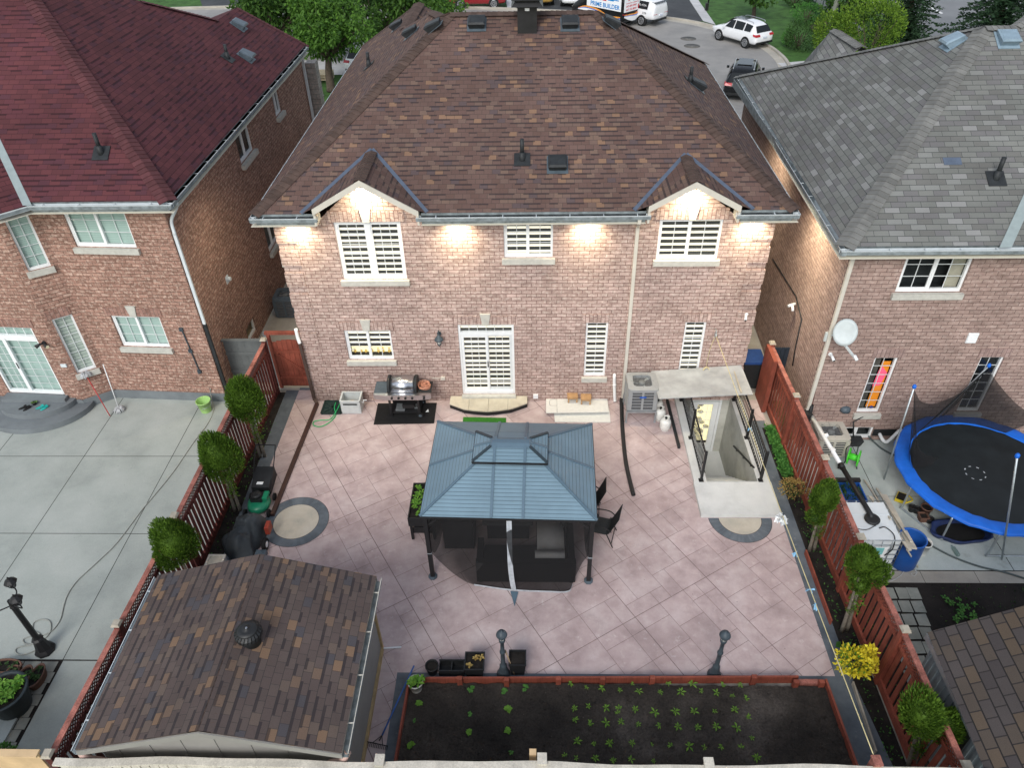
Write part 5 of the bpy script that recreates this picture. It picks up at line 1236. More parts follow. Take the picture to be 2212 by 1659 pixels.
def rosette(r, n=7, ln=.09, w=.035, h=.05, tilt=.5):
    b = MB(); b.tube([(0, 0, 0), (0, 0, h)], .004, 5, cap=False)
    for i in range(n):
        t = i*2.4+r.uniform(-.3, .3); k = r.uniform(.7, 1.15); e = tilt*r.uniform(.3, 1.3)
        d = Vector((math.cos(t)*math.cos(e), math.sin(t)*math.cos(e), math.sin(e)))*ln*k
        c = Vector((0, 0, h*(.5+.5*i/n))); s = d.cross(Vector((0, 0, 1))).normalized()*w*k/2; m = c+d*.55
        b.f([c, m+s, c+d+Vector((0, 0, -.25*ln)), m-s]); 
    return b
rr = random.Random(21); b = MB()
for _ in range(46):
    m = Matrix.Translation((rr.uniform(x0+.08, x1-.08), rr.uniform(y0+.08, y1-.08), .72)); q = rosette(rr, 6, rr.uniform(.05, .13), .05, .05); q.xf(m); me = bpy.data.meshes.new('t'); q.bm.to_mesh(me); q.bm.free(); b.bm.from_mesh(me); bpy.data.meshes.remove(me)
b.out('greens', 'leaf_lettuce', pl, fixn=False)
# ------------------------------------------------------------------ along the rear wall
# barbecue
pa, pb = G(848, 902), G(905, 900); gx, gy = (pa.x+pb.x)/2, (pa.y+pb.y)/2+.27
BQ = T('barbecue', 'stainless steel gas barbecue with black cart against the brick wall', 'barbecue', (gx, gy, 0)); W2 = .62
b = MB()
for sx in (-1, 1):
    b.box((gx+sx*.40-.03, gy-.27, .06 if sx > 0 else 0), (gx+sx*.40+.03, gy-.22, .72)); b.box((gx+sx*.40-.03, gy+.22, .06 if sx > 0 else 0), (gx+sx*.40+.03, gy+.27, .72)); b.box((gx+sx*.40-.02, gy-.22, .1), (gx+sx*.40+.02, gy+.22, .16))
b.box((gx-.37, gy-.26, .14), (gx+.37, gy+.26, .17)); b.box((gx-.37, gy+.24, .17), (gx+.37, gy+.26, .70)); b.out('cart', 'black_metal', BQ)
for y in (gy-.30, gy+.30):
    b = MB(); b.cyl((gx+.43, y-.02, .09), (gx+.43, y+.02, .09), .09, n=18); wq = b.out('wheel', 'rubber', BQ); b = MB(); b.cyl((gx+.43, y-.024, .09), (gx+.43, y+.024, .09), .045, n=12); b.out('hub', 'vent_grey', wq)
b = MB(); b.box((gx-.42, gy-.26, .72), (gx+.42, gy+.27, .90)); b.bevel(.015); b.out('firebox', 'black_metal', BQ)
prof = [(gy-.27, .90), (gy-.28, .98), (gy-.25, 1.10), (gy-.15, 1.20), (gy, 1.23), (gy+.15, 1.2), (gy+.26, 1.08), (gy+.28, .92)]
def hood(x0, x1, g=0.):
    b = MB(); a = [b.bm.verts.new((x0, gy+(y-gy)*(1+g), .9+(z-.9)*(1+g))) for y, z in prof]; c = [b.bm.verts.new((x1, gy+(y-gy)*(1+g), .9+(z-.9)*(1+g))) for y, z in prof]
    for i in range(len(prof)-1): b.bm.faces.new((a[i], a[i+1], c[i+1], c[i])).smooth = True
    b.bm.faces.new(a); b.bm.faces.new(c[::-1]); return b
b = hood(gx-.34, gx+.34); hd = b.out('lid', 'steel', BQ)
for x in (-.41, .34): b = hood(gx+x, gx+x+.07, .04); b.out('lid_end', 'vent_dark', hd)
b = MB(); b.tube([(gx-.3, gy-.27, .95), (gx-.3, gy-.33, .97), (gx+.3, gy-.33, .97), (gx+.3, gy-.27, .95)], .014, 8); b.out('handle', 'steel', hd)
b = MB(); b.cyl((gx, gy-.278, 1.04), (gx, gy-.286, 1.04), .04, n=14); b.out('thermometer', 'vent_grey', hd)
b = MB(); P = [(gx-.80, gy-.34), (gx-.74, gy-.38), (gx-.45, gy-.42), (gx+.45, gy-.42), (gx+.74, gy-.38), (gx+.80, gy-.34), (gx+.80, gy-.30), (gx-.80, gy-.30)]; b.prism(P, .75, .91); b.bevel(.012); cp = b.out('control_panel', 'steel', BQ)
for x in (-.28, -.09, .10, .29, .62): b = MB(); b.cyl((gx+x, gy-.41, .83), (gx+x, gy-.45, .83), .034, n=14); b.out('knob', 'black_plastic', cp)
for s in (-1, 1): b = MB(); b.box((gx+s*.44, gy-.298, .86), (gx+s*.80, gy+.24, .895)); b.bevel(.012); b.out('side_shelf', 'vent_grey' if s < 0 else 'vent_dark', BQ)
b = MB(); b.box((gx-.28, gy-.2, .175), (gx-.02, gy+.1, .20)); b.box((gx+.24, gy-.1, .175), (gx+.34, gy+.05, .23)); tag(b.out('grill_tray', 'galv'), 'metal drip trays on the lower shelf of the barbecue', 'tray')
b = MB(); b.box((gx-.06, gy-.24, .30), (gx+.28, gy+.1, .42)); b.out('grease_tray', 'black_metal', BQ)
# coil of orange cord on its right shelf
flat('cord_orange', (.60, .28, .18), .5); rr = random.Random(31); b = MB(); c = Vector((gx+.60, gy-.02, .90))
pts = []
for i in range(150):
    t = i*.62; r = .09+.05*math.sin(i*.21)+rr.uniform(-.012, .012); pts.append(c+Vector((r*1.25*math.cos(t), r*math.sin(t)*1.15, .015+.10*i/150*(1-.3*math.sin(i*.4))+rr.uniform(0, .02))))
b.tube(smooth_path(pts, 3), .0085, 5); tag(b.out('extension_cord', 'cord_orange'), 'tangled orange extension cord heaped on the barbecue side shelf', 'cord')
q = FY(957, 816, 0); b = MB(); b.box((q.x-.06, -.05, q.z-.05), (q.x+.06, .01, q.z+.05)); b.bevel(.008); ob = b.out('outlet_box', 'cream_trim', H1); b = MB(); b.tube([(q.x-.06, -.02, q.z), (gx+.75, -.02, q.z-.0)], .012, 6); b.out('conduit', 'cream_trim', ob)
b = MB(); ps = [G(px, py, .004) for px, py in ((766.7, 872.3), (1002.5, 1018)) ]
mt = [(845, 820), (1805, 810), (1760, 1145), (775, 1165)]; mt = [((1200+x/4.424)/1.704, (1300+y/4.424)/1.704) for x, y in mt]
b = MB(); b.slab([G(*p, .008) for p in mt], .007); tag(b.out('grill_mat', 'rubber'), 'black rectangular mat spread under the barbecue', 'mat')
b = MB(); q = G(*((1200+1650/4.424)/1.704, (1300+945/4.424)/1.704)); b.prism([(q.x-.04, q.y-.06), (q.x+.05, q.y-.05), (q.x+.02, q.y+.06)], .009, .03); tag(b.out('white_scrap', 'white_vinyl'), 'small white scrap lying on the black grill mat', 'scrap')
# hose reel box
flat('box_grey', (.52, .55, .54), .5, var=.08)
q0, q1 = G((1200+265/4.424)/1.704, (1300+985/4.424)/1.704), G((1200+580/4.424)/1.704, (1300+985/4.424)/1.704); w = q1.x-q0.x; x0, y0 = q0.x, q0.y; hb = .47
HB = T('hose_box', 'open pale grey hose reel box standing beside the barbecue mat', 'box', (x0+w/2, y0+.22, 0)); b = MB(); t = .03; d = .44; e = .03
def taper(x0, x1, y0, y1, z0, z1, g): return [Vector(p) for p in ((x0+g, y0+g, z0), (x1-g, y0+g, z0), (x1-g, y1-g, z0), (x0+g, y1-g, z0), (x0, y0, z1), (x1, y0, z1), (x1, y1, z1), (x0, y1, z1))]
b.box((x0, y0, 0), (x0+w, y0+t, hb)); b.box((x0, y0+d-t, 0), (x0+w, y0+d, hb)); b.box((x0, y0+t, 0), (x0+t, y0+d-t, hb)); b.box((x0+w-t, y0+t, 0), (x0+w, y0+d-t, hb)); b.box((x0+t, y0+t, .06), (x0+w-t, y0+d-t, .09)); b.box((x0-.015, y0-.015, hb-.05), (x0+w+.015, y0-.001, hb+.005)); b.box((x0+w+.001, y0-.015, hb-.05), (x0+w+.016, y0+d, hb+.005)); b.box((x0-.016, y0-.015, hb-.05), (x0-.001, y0+d, hb+.005)); b.box((x0+.03, y0-.014, .05), (x0+w-.03, y0-.001, .30)); b.bevel(.008, 1); b.out('body', 'box_grey', HB)
b = MB(); b.box((x0+.08, y0-.018, .33), (x0+w-.08, y0-.0155, .38)); b.out('slot', 'black_plastic', HB)
b = MB(); b.tube([(x0+w+.01, y0+.15, .30), (x0+w+.08, y0+.15, .30), (x0+w+.08, y0+.15, .38), (x0+w+.18, y0+.15, .38)], .014, 7); b.out('crank', 'white_vinyl', HB)
flat('hose_tan', (.45, .26, .12), .5); b = MB(); pts = []
for i in range(90): t = i*.45; pts.append((x0+w/2+(.10+.03*math.sin(i*.3))*math.cos(t), y0+d/2+.09*math.sin(t), .12+.12*i/90))
b.tube(smooth_path(pts, 2), .012, 6); b.out('coiled_hose', 'hose_tan', HB)
# dark drain grate leaning flat by the wall, and the green hose over it
q = [G((1200+x/4.424)/1.704, (1300+y/4.424)/1.704, .0) for x, y in ((-75, 1000), (250, 1000), (235, 800), (-40, 800))]
flat('green_black', (.018, .035, .032), .6, var=.3); b = MB(); cx_, cy_ = (q[0].x+q[1].x)/2, (q[0].y+q[2].y)/2; wx, wy = (q[1].x-q[0].x)/2, (q[2].y-q[0].y)/2
for a, c in (((-1, -1), (1, -1)), ((1, -1), (1, 1)), ((1, 1), (-1, 1)), ((-1, 1), (-1, -1)), ((-1, -1), (1, 1)), ((1, -1), (-1, 1)), ((-1, 0), (1, 0)), ((0, -1), (0, 1))): b.bar((cx_+a[0]*wx, cy_+a[1]*wy, .05), (cx_+c[0]*wx, cy_+c[1]*wy, .05), .045, .03)
b.box((cx_-wx, cy_-wy, .004), (cx_+wx, cy_+wy, .034)); tag(b.out('plastic_tray', 'green_black'), 'dark green plastic tray with cross ribs lying by the grey hose box', 'tray')
flat('hose_green', (.03, .42, .14), .4)
hp = [(2170, 950), (2160, 985), (2170, 1030), (2140, 1070), (2080, 1105), (2030, 1100), (2028, 1075), (2070, 1065), (2130, 1060), (2165, 1020), (2185, 985), (2195, 960)]
b = MB(); b.tube(smooth_path([G(x*.33429, 551.7+y*.33429, .075 if y < 1030 else .02) for x, y in hp], 6), .013, 7); tag(b.out('garden_hose', 'hose_green'), 'bright green hose looped on the patio by the plastic tray', 'hose')
# door step
b = MB(); q = lambda x, y, z=0: G(736.5+x*.33429, 551.7+y*.33429, z)
a, c, m, e, f = q(705, 990), q(1205, 985), q(950, 1040), q(800, 1025), q(1100, 1022); yb = -.02
P = [(a.x, yb), (a.x, a.y), (e.x, e.y), ((e.x+m.x)/2, (e.y+m.y)/2-.01), (m.x, m.y), ((f.x+m.x)/2, (f.y+m.y)/2-.01), (f.x, f.y), (c.x, c.y), (c.x, yb)]
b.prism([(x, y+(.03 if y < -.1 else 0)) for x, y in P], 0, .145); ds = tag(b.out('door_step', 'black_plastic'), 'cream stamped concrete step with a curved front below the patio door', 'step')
b = MB(); n = 4; xs = [a.x+(c.x-a.x)*i/n for i in range(n+1)]
def yf(x):
    for p, r in zip(P[1:-1], P[2:-1]):
        if p[0] <= x <= r[0]+1e-6: return p[1]+(r[1]-p[1])*(x-p[0])/(r[0]-p[0])
    return P[1][1]
for x0_, x1_ in zip(xs, xs[1:]):
    mids = [x0_+(x1_-x0_)*k/4 for k in range(5)]; b.prism([(x1_-.004, yb), (x0_+.004, yb)]+[(x+(.004 if x == mids[0] else -.004 if x == mids[-1] else 0), yf(x)) for x in mids], .1452, .185)
b.out('step_top', 'step_cream', ds)
flat('turf', (.035, .17, .02), .95, var=.4, sc=30, bmp=.8, sc2=90); b = MB(); b.slab([q(790, 1047, .015), q(1068, 1052, .015), q(1066, 1100, .015), q(786, 1096, .015)], .014); tag(b.out('door_mat', 'turf'), 'green turf mat in front of the curved door step', 'mat')
# white sheets and stools
flat('foam_board', (.68, .68, .64), .8, var=.06, sc=14)
b = MB(); q5 = q; z = .06; b.slab([q5(1325, 1018, .12), q5(1732, 1012, .12), q5(1720, 920, .05), q5(1325, 922, .05)], .02); fb = tag(b.out('foam_board', 'foam_board'), 'white speckled board propped by the wall under the two stools', 'board')
b = MB(); b.tube([q5(1395, 925, .056), q5(1397, 1015, .124)], .003, 4); b.tube(smooth_path([q5(1396, 970, .1), q5(1352, 968, .1), q5(1352, 935, .072), q5(1394, 930, .067)]), .003, 4); b.out('pencil_line', 'vent_grey', fb)
b = MB(); b.slab([q5(1382, 1076, .02), q5(1742, 1078, .02), q5(1735, 1000, .02), q5(1375, 1000, .02)], .018); tag(b.out('foam_board', 'foam_board'), 'lower white board lying flat on the patio beneath the propped board', 'board')
flat('stool_wood', (.42, .25, .12), .6, var=.25, sc=9); pz = lambda x, y, z=0: G((1950+x/3.687)/1.704, (1350+y/3.687)/1.704, z)
def stool(label, c, rz):
    r = T('stool', label, 'stool', c, rz, 'small wooden stools by the wall'); b = MB(); b.box((-.15, -.13, .19), (.15, .13, .215)); b.box((-.14, -.12, .14), (.14, -.10, .19)); b.bevel(.006, 1); b.out('seat', 'stool_wood', r, local=True)
    for x in (-.12, .12):
        for y in (-.10, .10): b = MB(); b.box((x-.018, y-.018, 0), (x+.018, y+.018, .189)); b.out('leg', 'stool_wood', r, local=True)
c = pz(580, 480, .09); stool('small wooden stool nearer the patio door on the white board', (c.x, c.y+.10, .07), .04); c = pz(762, 508, .09); stool('small wooden stool on the white board nearer the air conditioner', (c.x, c.y+.10, .08), -.05)
# pipe, box, lantern on the wall
b = MB(); a = FY(1327, 817, -.06); b.tube(smooth_path([(a.x, .0, a.z+.08), (a.x, -.05, a.z+.10), (a.x, -.07, a.z), (a.x+.02, -.08, a.z-.3), (a.x+.06, -.09, .12), (a.x+.065, -.12, .05)]), .045, 10); b.lathe([(.052, 0), (.052, .05)], (a.x+.015, -.08, a.z-.25), 12); b.out('vent_elbow', 'white_vinyl', H1)
b = MB(); a = FY(1157, 855, 0); b.box((a.x-.07, -.05, a.z-.07), (a.x+.07, .01, a.z+.07)); b.bevel(.012); b.out('utility_box', 'white_vinyl', H1)
def lantern(label, a):
    r = T('wall_lantern', label, 'lantern', a); x, y, z = a
    b = MB(); b.lathe([(.06, 0), (.06, .02)], (0, 0, 0), 14); b.xf(Matrix.Translation((x, y+.0, z+.1))@Matrix.Rotation(R_(90), 4, 'X')); b.tube(smooth_path([(x, y-.02, z+.1), (x, y-.1, z+.26), (x, y-.17, z+.24), (x, y-.17, z+.14)]), .013, 7); b.out('bracket', 'lamp_iron', r)
    b = MB(); b.lathe([(.02, .17), (.035, .15), (.06, .10), (.115, .03), (.125, .0), (.10, -.01)], (x, y-.17, z), 16); b.out('hood', 'lamp_iron', r)
    b = MB(); b.lathe([(.07, -.01), (.045, -.14)], (x, y-.17, z), 12); b.out('glass', 'milk_glass', r)
    b = MB(); b.lathe([(.05, -.14), (.055, -.16), (.02, -.19), (.012, -.23)], (x, y-.17, z), 12)
    for k in range(6): t = k*1.047; b.tube([(x+.075*math.cos(t), y-.17+.075*math.sin(t), z-.01), (x+.05*math.cos(t), y-.17+.05*math.sin(t), z-.15)], .006, 4)
    b.out('cage', 'lamp_iron', r)
flat('milk_glass', (.62, .64, .60), .3); a = FY(948, 734, -.17); lantern('dark iron carriage lantern on the brick wall left of the patio door', Vector((a.x, 0, a.z)))
# air conditioners
flat('ac_grey', (.30, .31, .31), .5, var=.06); flat('ac_beige', (.50, .47, .40), .6, var=.08); flat('ac_fin', (.16, .17, .17), .6, var=.15)
def louvre(name, c, c2, per=.022):
    m, t, b = nodes(name); sx = N(t, 'SeparateXYZ'); L(t, uvc(t), sx.inputs[0]); a = math_(t, 'LESS_THAN', math_(t, 'FRACT', math_(t, 'DIVIDE', sx.outputs[0], per)), .45); e = math_(t, 'LESS_THAN', math_(t, 'FRACT', math_(t, 'DIVIDE', sx.outputs[1], per)), .45)
    L(t, mixc(t, math_(t, 'MAXIMUM', a, e), c2, c), b.inputs['Base Color']); b.inputs['Roughness'].default_value = .6
louvre('ac_grille', (.13, .135, .14), (.035, .035, .04))
def aircon(label, c, w, d, h, zb, body='ac_grey', stand=True, grp='air conditioner units beside the houses', badge=True, cat='air conditioner', fin='ac_grille'):
    r = T('air_conditioner', label, cat, c, 0, grp); x0, y0 = -w/2, -d/2
    def rr_(e, z0, z1): 
        k = .09; P = []
        for cx, cy, a in ((w/2-k, d/2-k, 0), (-w/2+k, d/2-k, 1), (-w/2+k, -d/2+k, 2), (w/2-k, -d/2+k, 3)): P += [(cx+(k+e)*math.cos(math.pi/2*(a+i/4)), cy+(k+e)*math.sin(math.pi/2*(a+i/4))) for i in range(5)]
        return P
    b = MB(); b.prism(rr_(-.015, 0, 0), zb+.03, zb+h-.08); b.out('coil_guard', fin, r, local=True)
    b = MB(); b.prism(rr_(.0, 0, 0), zb, zb+.035)
    for i in range(1, 6): b.prism(rr_(.003, 0, 0), zb+.03+(h-.11)*i/6, zb+.03+(h-.11)*i/6+.012)
    for sx, sy in ((-1, -1), (1, -1), (-1, 1), (1, 1)): b.box((sx*(w/2-.06)-.05, sy*(d/2-.0)-.012, zb+.03), (sx*(w/2-.06)+.05, sy*(d/2-.0)+.012, zb+h-.08)); b.box((sx*(w/2)-.012, sy*(d/2-.06)-.05, zb+.03), (sx*(w/2)+.012, sy*(d/2-.06)+.05, zb+h-.08))
    b.box((-.03, -d/2-.008, zb+.03), (.03, -d/2+.02, zb+h-.08)); b.out('casing', body, r, local=True)
    b = MB(); P = rr_(.012, 0, 0); zt = zb+h; R = min(w, d)*.40; n = len(P); ang = [math.atan2(p[1], p[0]) for p in P]
    inn = [(R*math.cos(a), R*math.sin(a)) for a in ang]
    for i in range(n):
        j = (i+1) % n
        b.f([(*P[i], zt), (*P[j], zt), (*inn[j], zt+.02), (*inn[i], zt+.02)]); b.f([(*P[i], zt-.09), (*P[j], zt-.09), (*P[j], zt), (*P[i], zt)]); b.f([(*inn[i], zt+.02), (*inn[j], zt+.02), (*inn[j], zt-.12), (*inn[i], zt-.12)])
    b.out('top_cover', body, r, local=True)
    b = MB(); b.lathe([(R, zt-.119), (.001, zt-.12)], (0, 0, 0), 24, cap=False); b.out('fan_well', 'black_plastic', r, local=True)
    b = MB(); b.lathe([(.10, zt-.11), (.10, zt-.03), (.07, zt-.01), (.001, zt-.005)], (0, 0, 0), 18, cap=False); b.out('fan_motor', 'ac_fin', r, local=True)
    b = MB()
    for k in range(3):
        t = k*2.094+.6; u = Vector((math.cos(t), math.sin(t), 0)); s = Vector((-u.y, u.x, 0)); b.slab([u*.09-s*.05+Vector((0, 0, zt-.10)), u*R*.93-s*.12+Vector((0, 0, zt-.11)), u*R*.93+s*.12+Vector((0, 0, zt-.06)), u*.09+s*.05+Vector((0, 0, zt-.07))], .005)
    b.out('fan_blade', 'galv', r, local=True)
    b = MB()
    for k in range(8): t = k*.785; b.tube([(.1*math.cos(t), .1*math.sin(t), zt+.008), (R*math.cos(t), R*math.sin(t), zt+.02)], .004, 4)
    for q in (.45, .7, .88): P2 = [(R*q*math.cos(i*.1963), R*q*math.sin(i*.1963), zt+.012) for i in range(33)]; b.tube(P2, .003, 4)
    b.out('fan_guard', 'ac_fin', r, local=True)
    if badge: b = MB(); b.box((-.09, -d/2-.014, zb+h*.62), (.09, -d/2-.009, zb+h*.69)); bg_ = b.out('badge', 'badge_blue', r, local=True)
    if stand:
        b = MB()
        for sx in (-1, 1):
            b.box((sx*(w/2-.02)-.03, -d/2-.03, zb-.05), (sx*(w/2-.02)+.03, d/2+.02, zb-.004))
            for sy in (-1, 1): b.box((sx*(w/2-.0)-.025, sy*(d/2)-.025, .02), (sx*(w/2-.0)+.025, sy*(d/2)+.025, zb-.051)); b.lathe([(.035, 0), (.035, .02)], (sx*(w/2), sy*(d/2), 0), 8)
        b.box((-w/2+.03, -d/2-.028, zb-.06), (w/2-.03, -d/2+.012, zb-.008)); b.out('stand', 'galv', r, local=True)
    return r
flat('badge_blue', (.03, .12, .50), .4); aircon('large grey air conditioner on a metal stand by the plywood canopy', (9.39, -.57, 0), .80, .78, .74, .42)
q = G(616, 690); aircon('dark air conditioner in the gap between left and middle houses', (q.x+.05, q.y+.45, 0), .74, .74, .72, .03, 'vent_grey', False, badge=False)
q = G(1783, 985); aircon('old beige air conditioner with a round brown grille behind the right fence', (q.x+.1, q.y+.30, 0), .78, .74, .62, .03, 'ac_beige', False, badge=False)
# propane tanks
flat('tank_white', (.72, .72, .68), .4, var=.1); flat('tank_label', (.75, .55, .03), .5)
def tank(label, c, lab):
    r = T('propane_tank', label, 'gas tank', c, rr.random()*6, 'propane tanks beside the air conditioner'); b = MB(); b.lathe([(.10, .03), (.13, .045), (.152, .09), (.152, .27), (.135, .33), (.09, .365), (.03, .37)], (0, 0, 0), 20); b.lathe([(.11, 0), (.11, .05)], (0, 0, 0), 18, cap=False); b.out('body', 'tank_white', r, local=True)
    b = MB(); n = 20
    for k in range(13):
        t0, t1 = 2*math.pi*k/n, 2*math.pi*(k+1)/n; top = .46 if 2 < k < 10 else .43
        b.slab([(.095*math.cos(t0), .095*math.sin(t0), .36), (.095*math.cos(t1), .095*math.sin(t1), .36), (.10*math.cos(t1), .10*math.sin(t1), top), (.10*math.cos(t0), .10*math.sin(t0), top)], .006)
    b.out('collar', 'tank_white', r, local=True); b = MB(); b.lathe([(.02, .365), (.02, .41), (.035, .412), (.035, .435)], (0, 0, 0), 10); b.out('valve', 'black_plastic', r, local=True)
    if lab: b = MB(); n = 10; [b.f([(.1535*math.cos(t0), .1535*math.sin(t0), .09), (.1535*math.cos(t0+.2), .1535*math.sin(t0+.2), .09), (.1535*math.cos(t0+.2), .1535*math.sin(t0+.2), .25), (.1535*math.cos(t0), .1535*math.sin(t0), .25)]) for t0 in [3.2+.2*i for i in range(n)]]; b.out('label_band', 'tank_label', r, local=True)
q = G(1437, 934); tank('white propane tank standing closest to the gazebo, without a yellow label', (q.x, q.y+.13, 0), 0); q = G(1427, 916); o = tank('propane tank with a yellow label behind the plain white one', (q.x-.01, q.y+.20, 0), 1); q = G(1421, 896); tank('propane tank farthest back, partly under the plywood canopy', (q.x, q.y+.16, 0), 0)
# black drain extension, dark strip by the kerb, brown downspout lying on the patio
b = MB(); pts = [q5(1812, 925, .05), q5(1818, 1100, .05), q5(1836, 1300, .05), q5(1860, 1430, .05), q5(1890, 1548, .05)]; P = smooth_path(pts, 8); b.tube(P, .055, 10); tag(b.out('drain_pipe', 'black_plastic'), 'black flexible drain pipe running out from the cream downspout', 'pipe')
b = MB(); b.bar(G(1441, 864, .045), G(1467, 967, .045), .07, .08); tag(b.out('timber', 'vent_dark'), 'dark timber strip lying along the left stairwell kerb', 'timber')
flat('pipe_brown', (.055, .028, .022), .45, var=.2); b = MB(); a, c = G(685, 872, .05), G(588, 1113, .05); b.bar(a, c, .10, .075); b.bar((-.0, -.10, .16), a+Vector((0, 0, .02)), .08, .07); tag(b.out('drain_pipe', 'pipe_brown'), 'long brown downspout extension lying along the left of the patio', 'pipe')
# wheelie bin in the passage
flat('bin_black', (.02, .022, .024), .5); flat('bin_blue', (.02, .06, .20), .45); q = G(1622, 826); bx, by = 12.72, .72
WB = T('wheelie_bin', 'black wheeled bin with a blue lid in the passage right of the middle house', 'bin', (bx, by, 0)); b = MB(); b.hexa(taper(bx-.28, bx+.28, by-.3, by+.3, .05, .98, .06)); b.bevel(.03); b.out('body', 'bin_black', WB); b = MB(); b.box((bx-.30, by-.33, .985), (bx+.30, by+.33, 1.06)); b.bevel(.02); b.out('lid', 'bin_blue', WB)
for s in (-1, 1): b = MB(); b.cyl((bx+s*.25, by+.27, .1), (bx+s*.30, by+.27, .1), .1, n=16); b.out('wheel', 'rubber', WB)
b = MB(); b.box((bx-.13, by-.272, .78), (bx+.05, by-.262, .86)); b.out('sticker', 'white_vinyl', WB)
# clothes line
flat('rope', (.60, .52, .28), .8); flat('blue_rag', (.25, .50, .72), .7); A_, B_ = Vector((11.30, -.12, 2.38)), G(1887, 1632, 2.18)
CL = T('clothes_line', 'pale rope clothes line running from the house wall to the rear fence post', 'clothes line', A_)
b = MB(); mid = (A_+B_)/2+Vector((0, 0, -.10)); P = bez(A_, mid, B_, 30); b.tube(P, .009, 5); b.out('rope', 'rope', CL)
b = MB(); b.tube(smooth_path([A_, A_+Vector((-.08, .02, -.5)), A_+Vector((-.1, .02, -1.1))]), .008, 5); c = A_+Vector((-.1, .0, -1.18)); b.tube(smooth_path([c+Vector((.09*math.cos(i*.9), .03*math.sin(i*1.7)-.03, .10*math.sin(i*.9))) for i in range(20)], 3), .011, 5); b.out('rope_bundle', 'rope', CL)
b = MB(); b.tube([(A_.x, 0, 2.5), (A_.x, -.12, 2.5), (A_.x, -.12, 2.38)], .012, 6); b.cyl((A_.x-.02, -.12, 2.38), (A_.x+.02, -.12, 2.38), .07, n=14); b.out('pulley', 'galv', CL)
rr = random.Random(12)
def on_rope(px, py):
    best = min([P[i].lerp(P[i+1], k/8) for i in range(len(P)-1) for k in range(8)], key=lambda p: (lambda d: (1106+FOC*d.dot(rt)/d.dot(fw)-px)**2+(829.5+FOC*d.dot(dn)/d.dot(fw)-py)**2)(p-CAMP)); return best
b = MB()
for px, py in ((1696, 1201), (1726, 1285), (1738, 1313), (1598, 932)):
    c = on_rope(px, py)
    for k in range(4): d = rvec(rr)*.09; d.z -= .03; b.slab([c, c+d, c+d+rvec(rr)*.04, c+rvec(rr)*.03], .004)
b.out('rag', 'blue_rag', CL)
b = MB(); c = on_rope(1660, 1130); 
for k in range(26): p = c+rvec(rr)*.07+Vector((0, 0, -.06)); b.f([p, p+rvec(rr)*.10, p+rvec(rr)*.12, p+rvec(rr)*.09])
tag(b.out('plastic_bag', 'white_vinyl'), 'white and blue plastic bag tied to the clothes line above the stair landing', 'bag')
# ------------------------------------------------------------------ raised bed
def earth(name, c, c2, c3):
    m, t, b = nodes(name); o = objc(t); f = noise(t, o, .55, 4); g = noise(t, o, 24, 5, .75)
    col = ramp(t, f, [(.35, c), (.55, c2), (.72, c3)]); col = mixc(t, 1., col, ramp(t, g, [(.3, (.55,)*3), (.7, (1.5,)*3)]), 'MULTIPLY')
    v = N(t, 'TexVoronoi'); v.inputs['Scale'].default_value = 6.5; L(t, o, v.inputs['Vector'])
    col = mixc(t, math_(t, 'MULTIPLY', math_(t, 'LESS_THAN', v.outputs['Distance'], .055), .5), col, (.22, .20, .16))
    L(t, col, b.inputs['Base Color']); b.inputs['Roughness'].default_value = .95; bump(t, b, g, 1., .05)
earth('bed_soil', (.026, .022, .019), (.058, .048, .040), (.13, .11, .094))
def r8(x, y, z=0.): return G(736.5+x*.33429, 1104.5+y*.33429, z)
def r9(x, y, z=0.): return G(1472.5+x*.33429, 1104.5+y*.33429, z)
def r7(x, y, z=0.): return G(x*.33429, 1104.5+y*.33429, z)
def r4(x, y, z=0.): return G(x*.33429, 551.7+y*.33429, z)
def r6(x, y, z=0.): return G(1472.5+x*.33429, 551.7+y*.33429, z)
BD = T('raised_bed', 'raised vegetable bed edged with red boards at the bottom of the photo', 'garden bed', (8, -9, 0)); zt = .22
A_, B_, C_, D_, E_ = r8(440, 1080, zt), r9(755, 1070, zt), r9(930, 1080, zt), r8(345, 1640, zt), r9(1135, 1645, zt)
def board(a, c, name='board', w=.04, m='red_paint'): b = MB(); a, c = a.copy(), c.copy(); a.z = c.z = zt/2+.01; b.bar(a, c, w, zt); return b.out(name, m, BD)
D2 = D_+(D_-A_)*.35; E2_ = E_+(E_-C_)*.35
board(A_, B_); board(A_+Vector((0, -.02, 0)), D2); board(C_+Vector((0, -.02, 0)), E2_)
for t in (.238, .457, .694, .905): pass
for x, y in ((768, 1070), (1070, 1078), (1405, 1070), (1690, 1070), (2010, 1065)): c = r8(x, y+18, zt); b = MB(); b.box((c.x-.05, c.y-.05, 0), (c.x+.05, c.y+.03, zt+.07)); b.out('stake', 'red_paint', BD)
for x, y in ((465, 1065), (740, 1085), (905, 1085)): c = r9(x, y+18, zt); b = MB(); b.box((c.x-.05, c.y-.05, 0), (c.x+.05, c.y+.03, zt+(.1 if x < 500 else .03))); b.out('stake', 'red_paint', BD)
b = MB(); a, c = r9(760, 1105, .1), r9(900, 1105, .1); a.z = c.z = .06; b.bar(a, c, .1, .12); b.out('broken_board', 'red_faded', BD)
n1, n2 = 170, 60; b = MB(); rr = random.Random(77); from mathutils import noise as mn
X0, X1, Y0, Y1 = 3.7, 12.75, -11.35, A_.y-.02; g = []
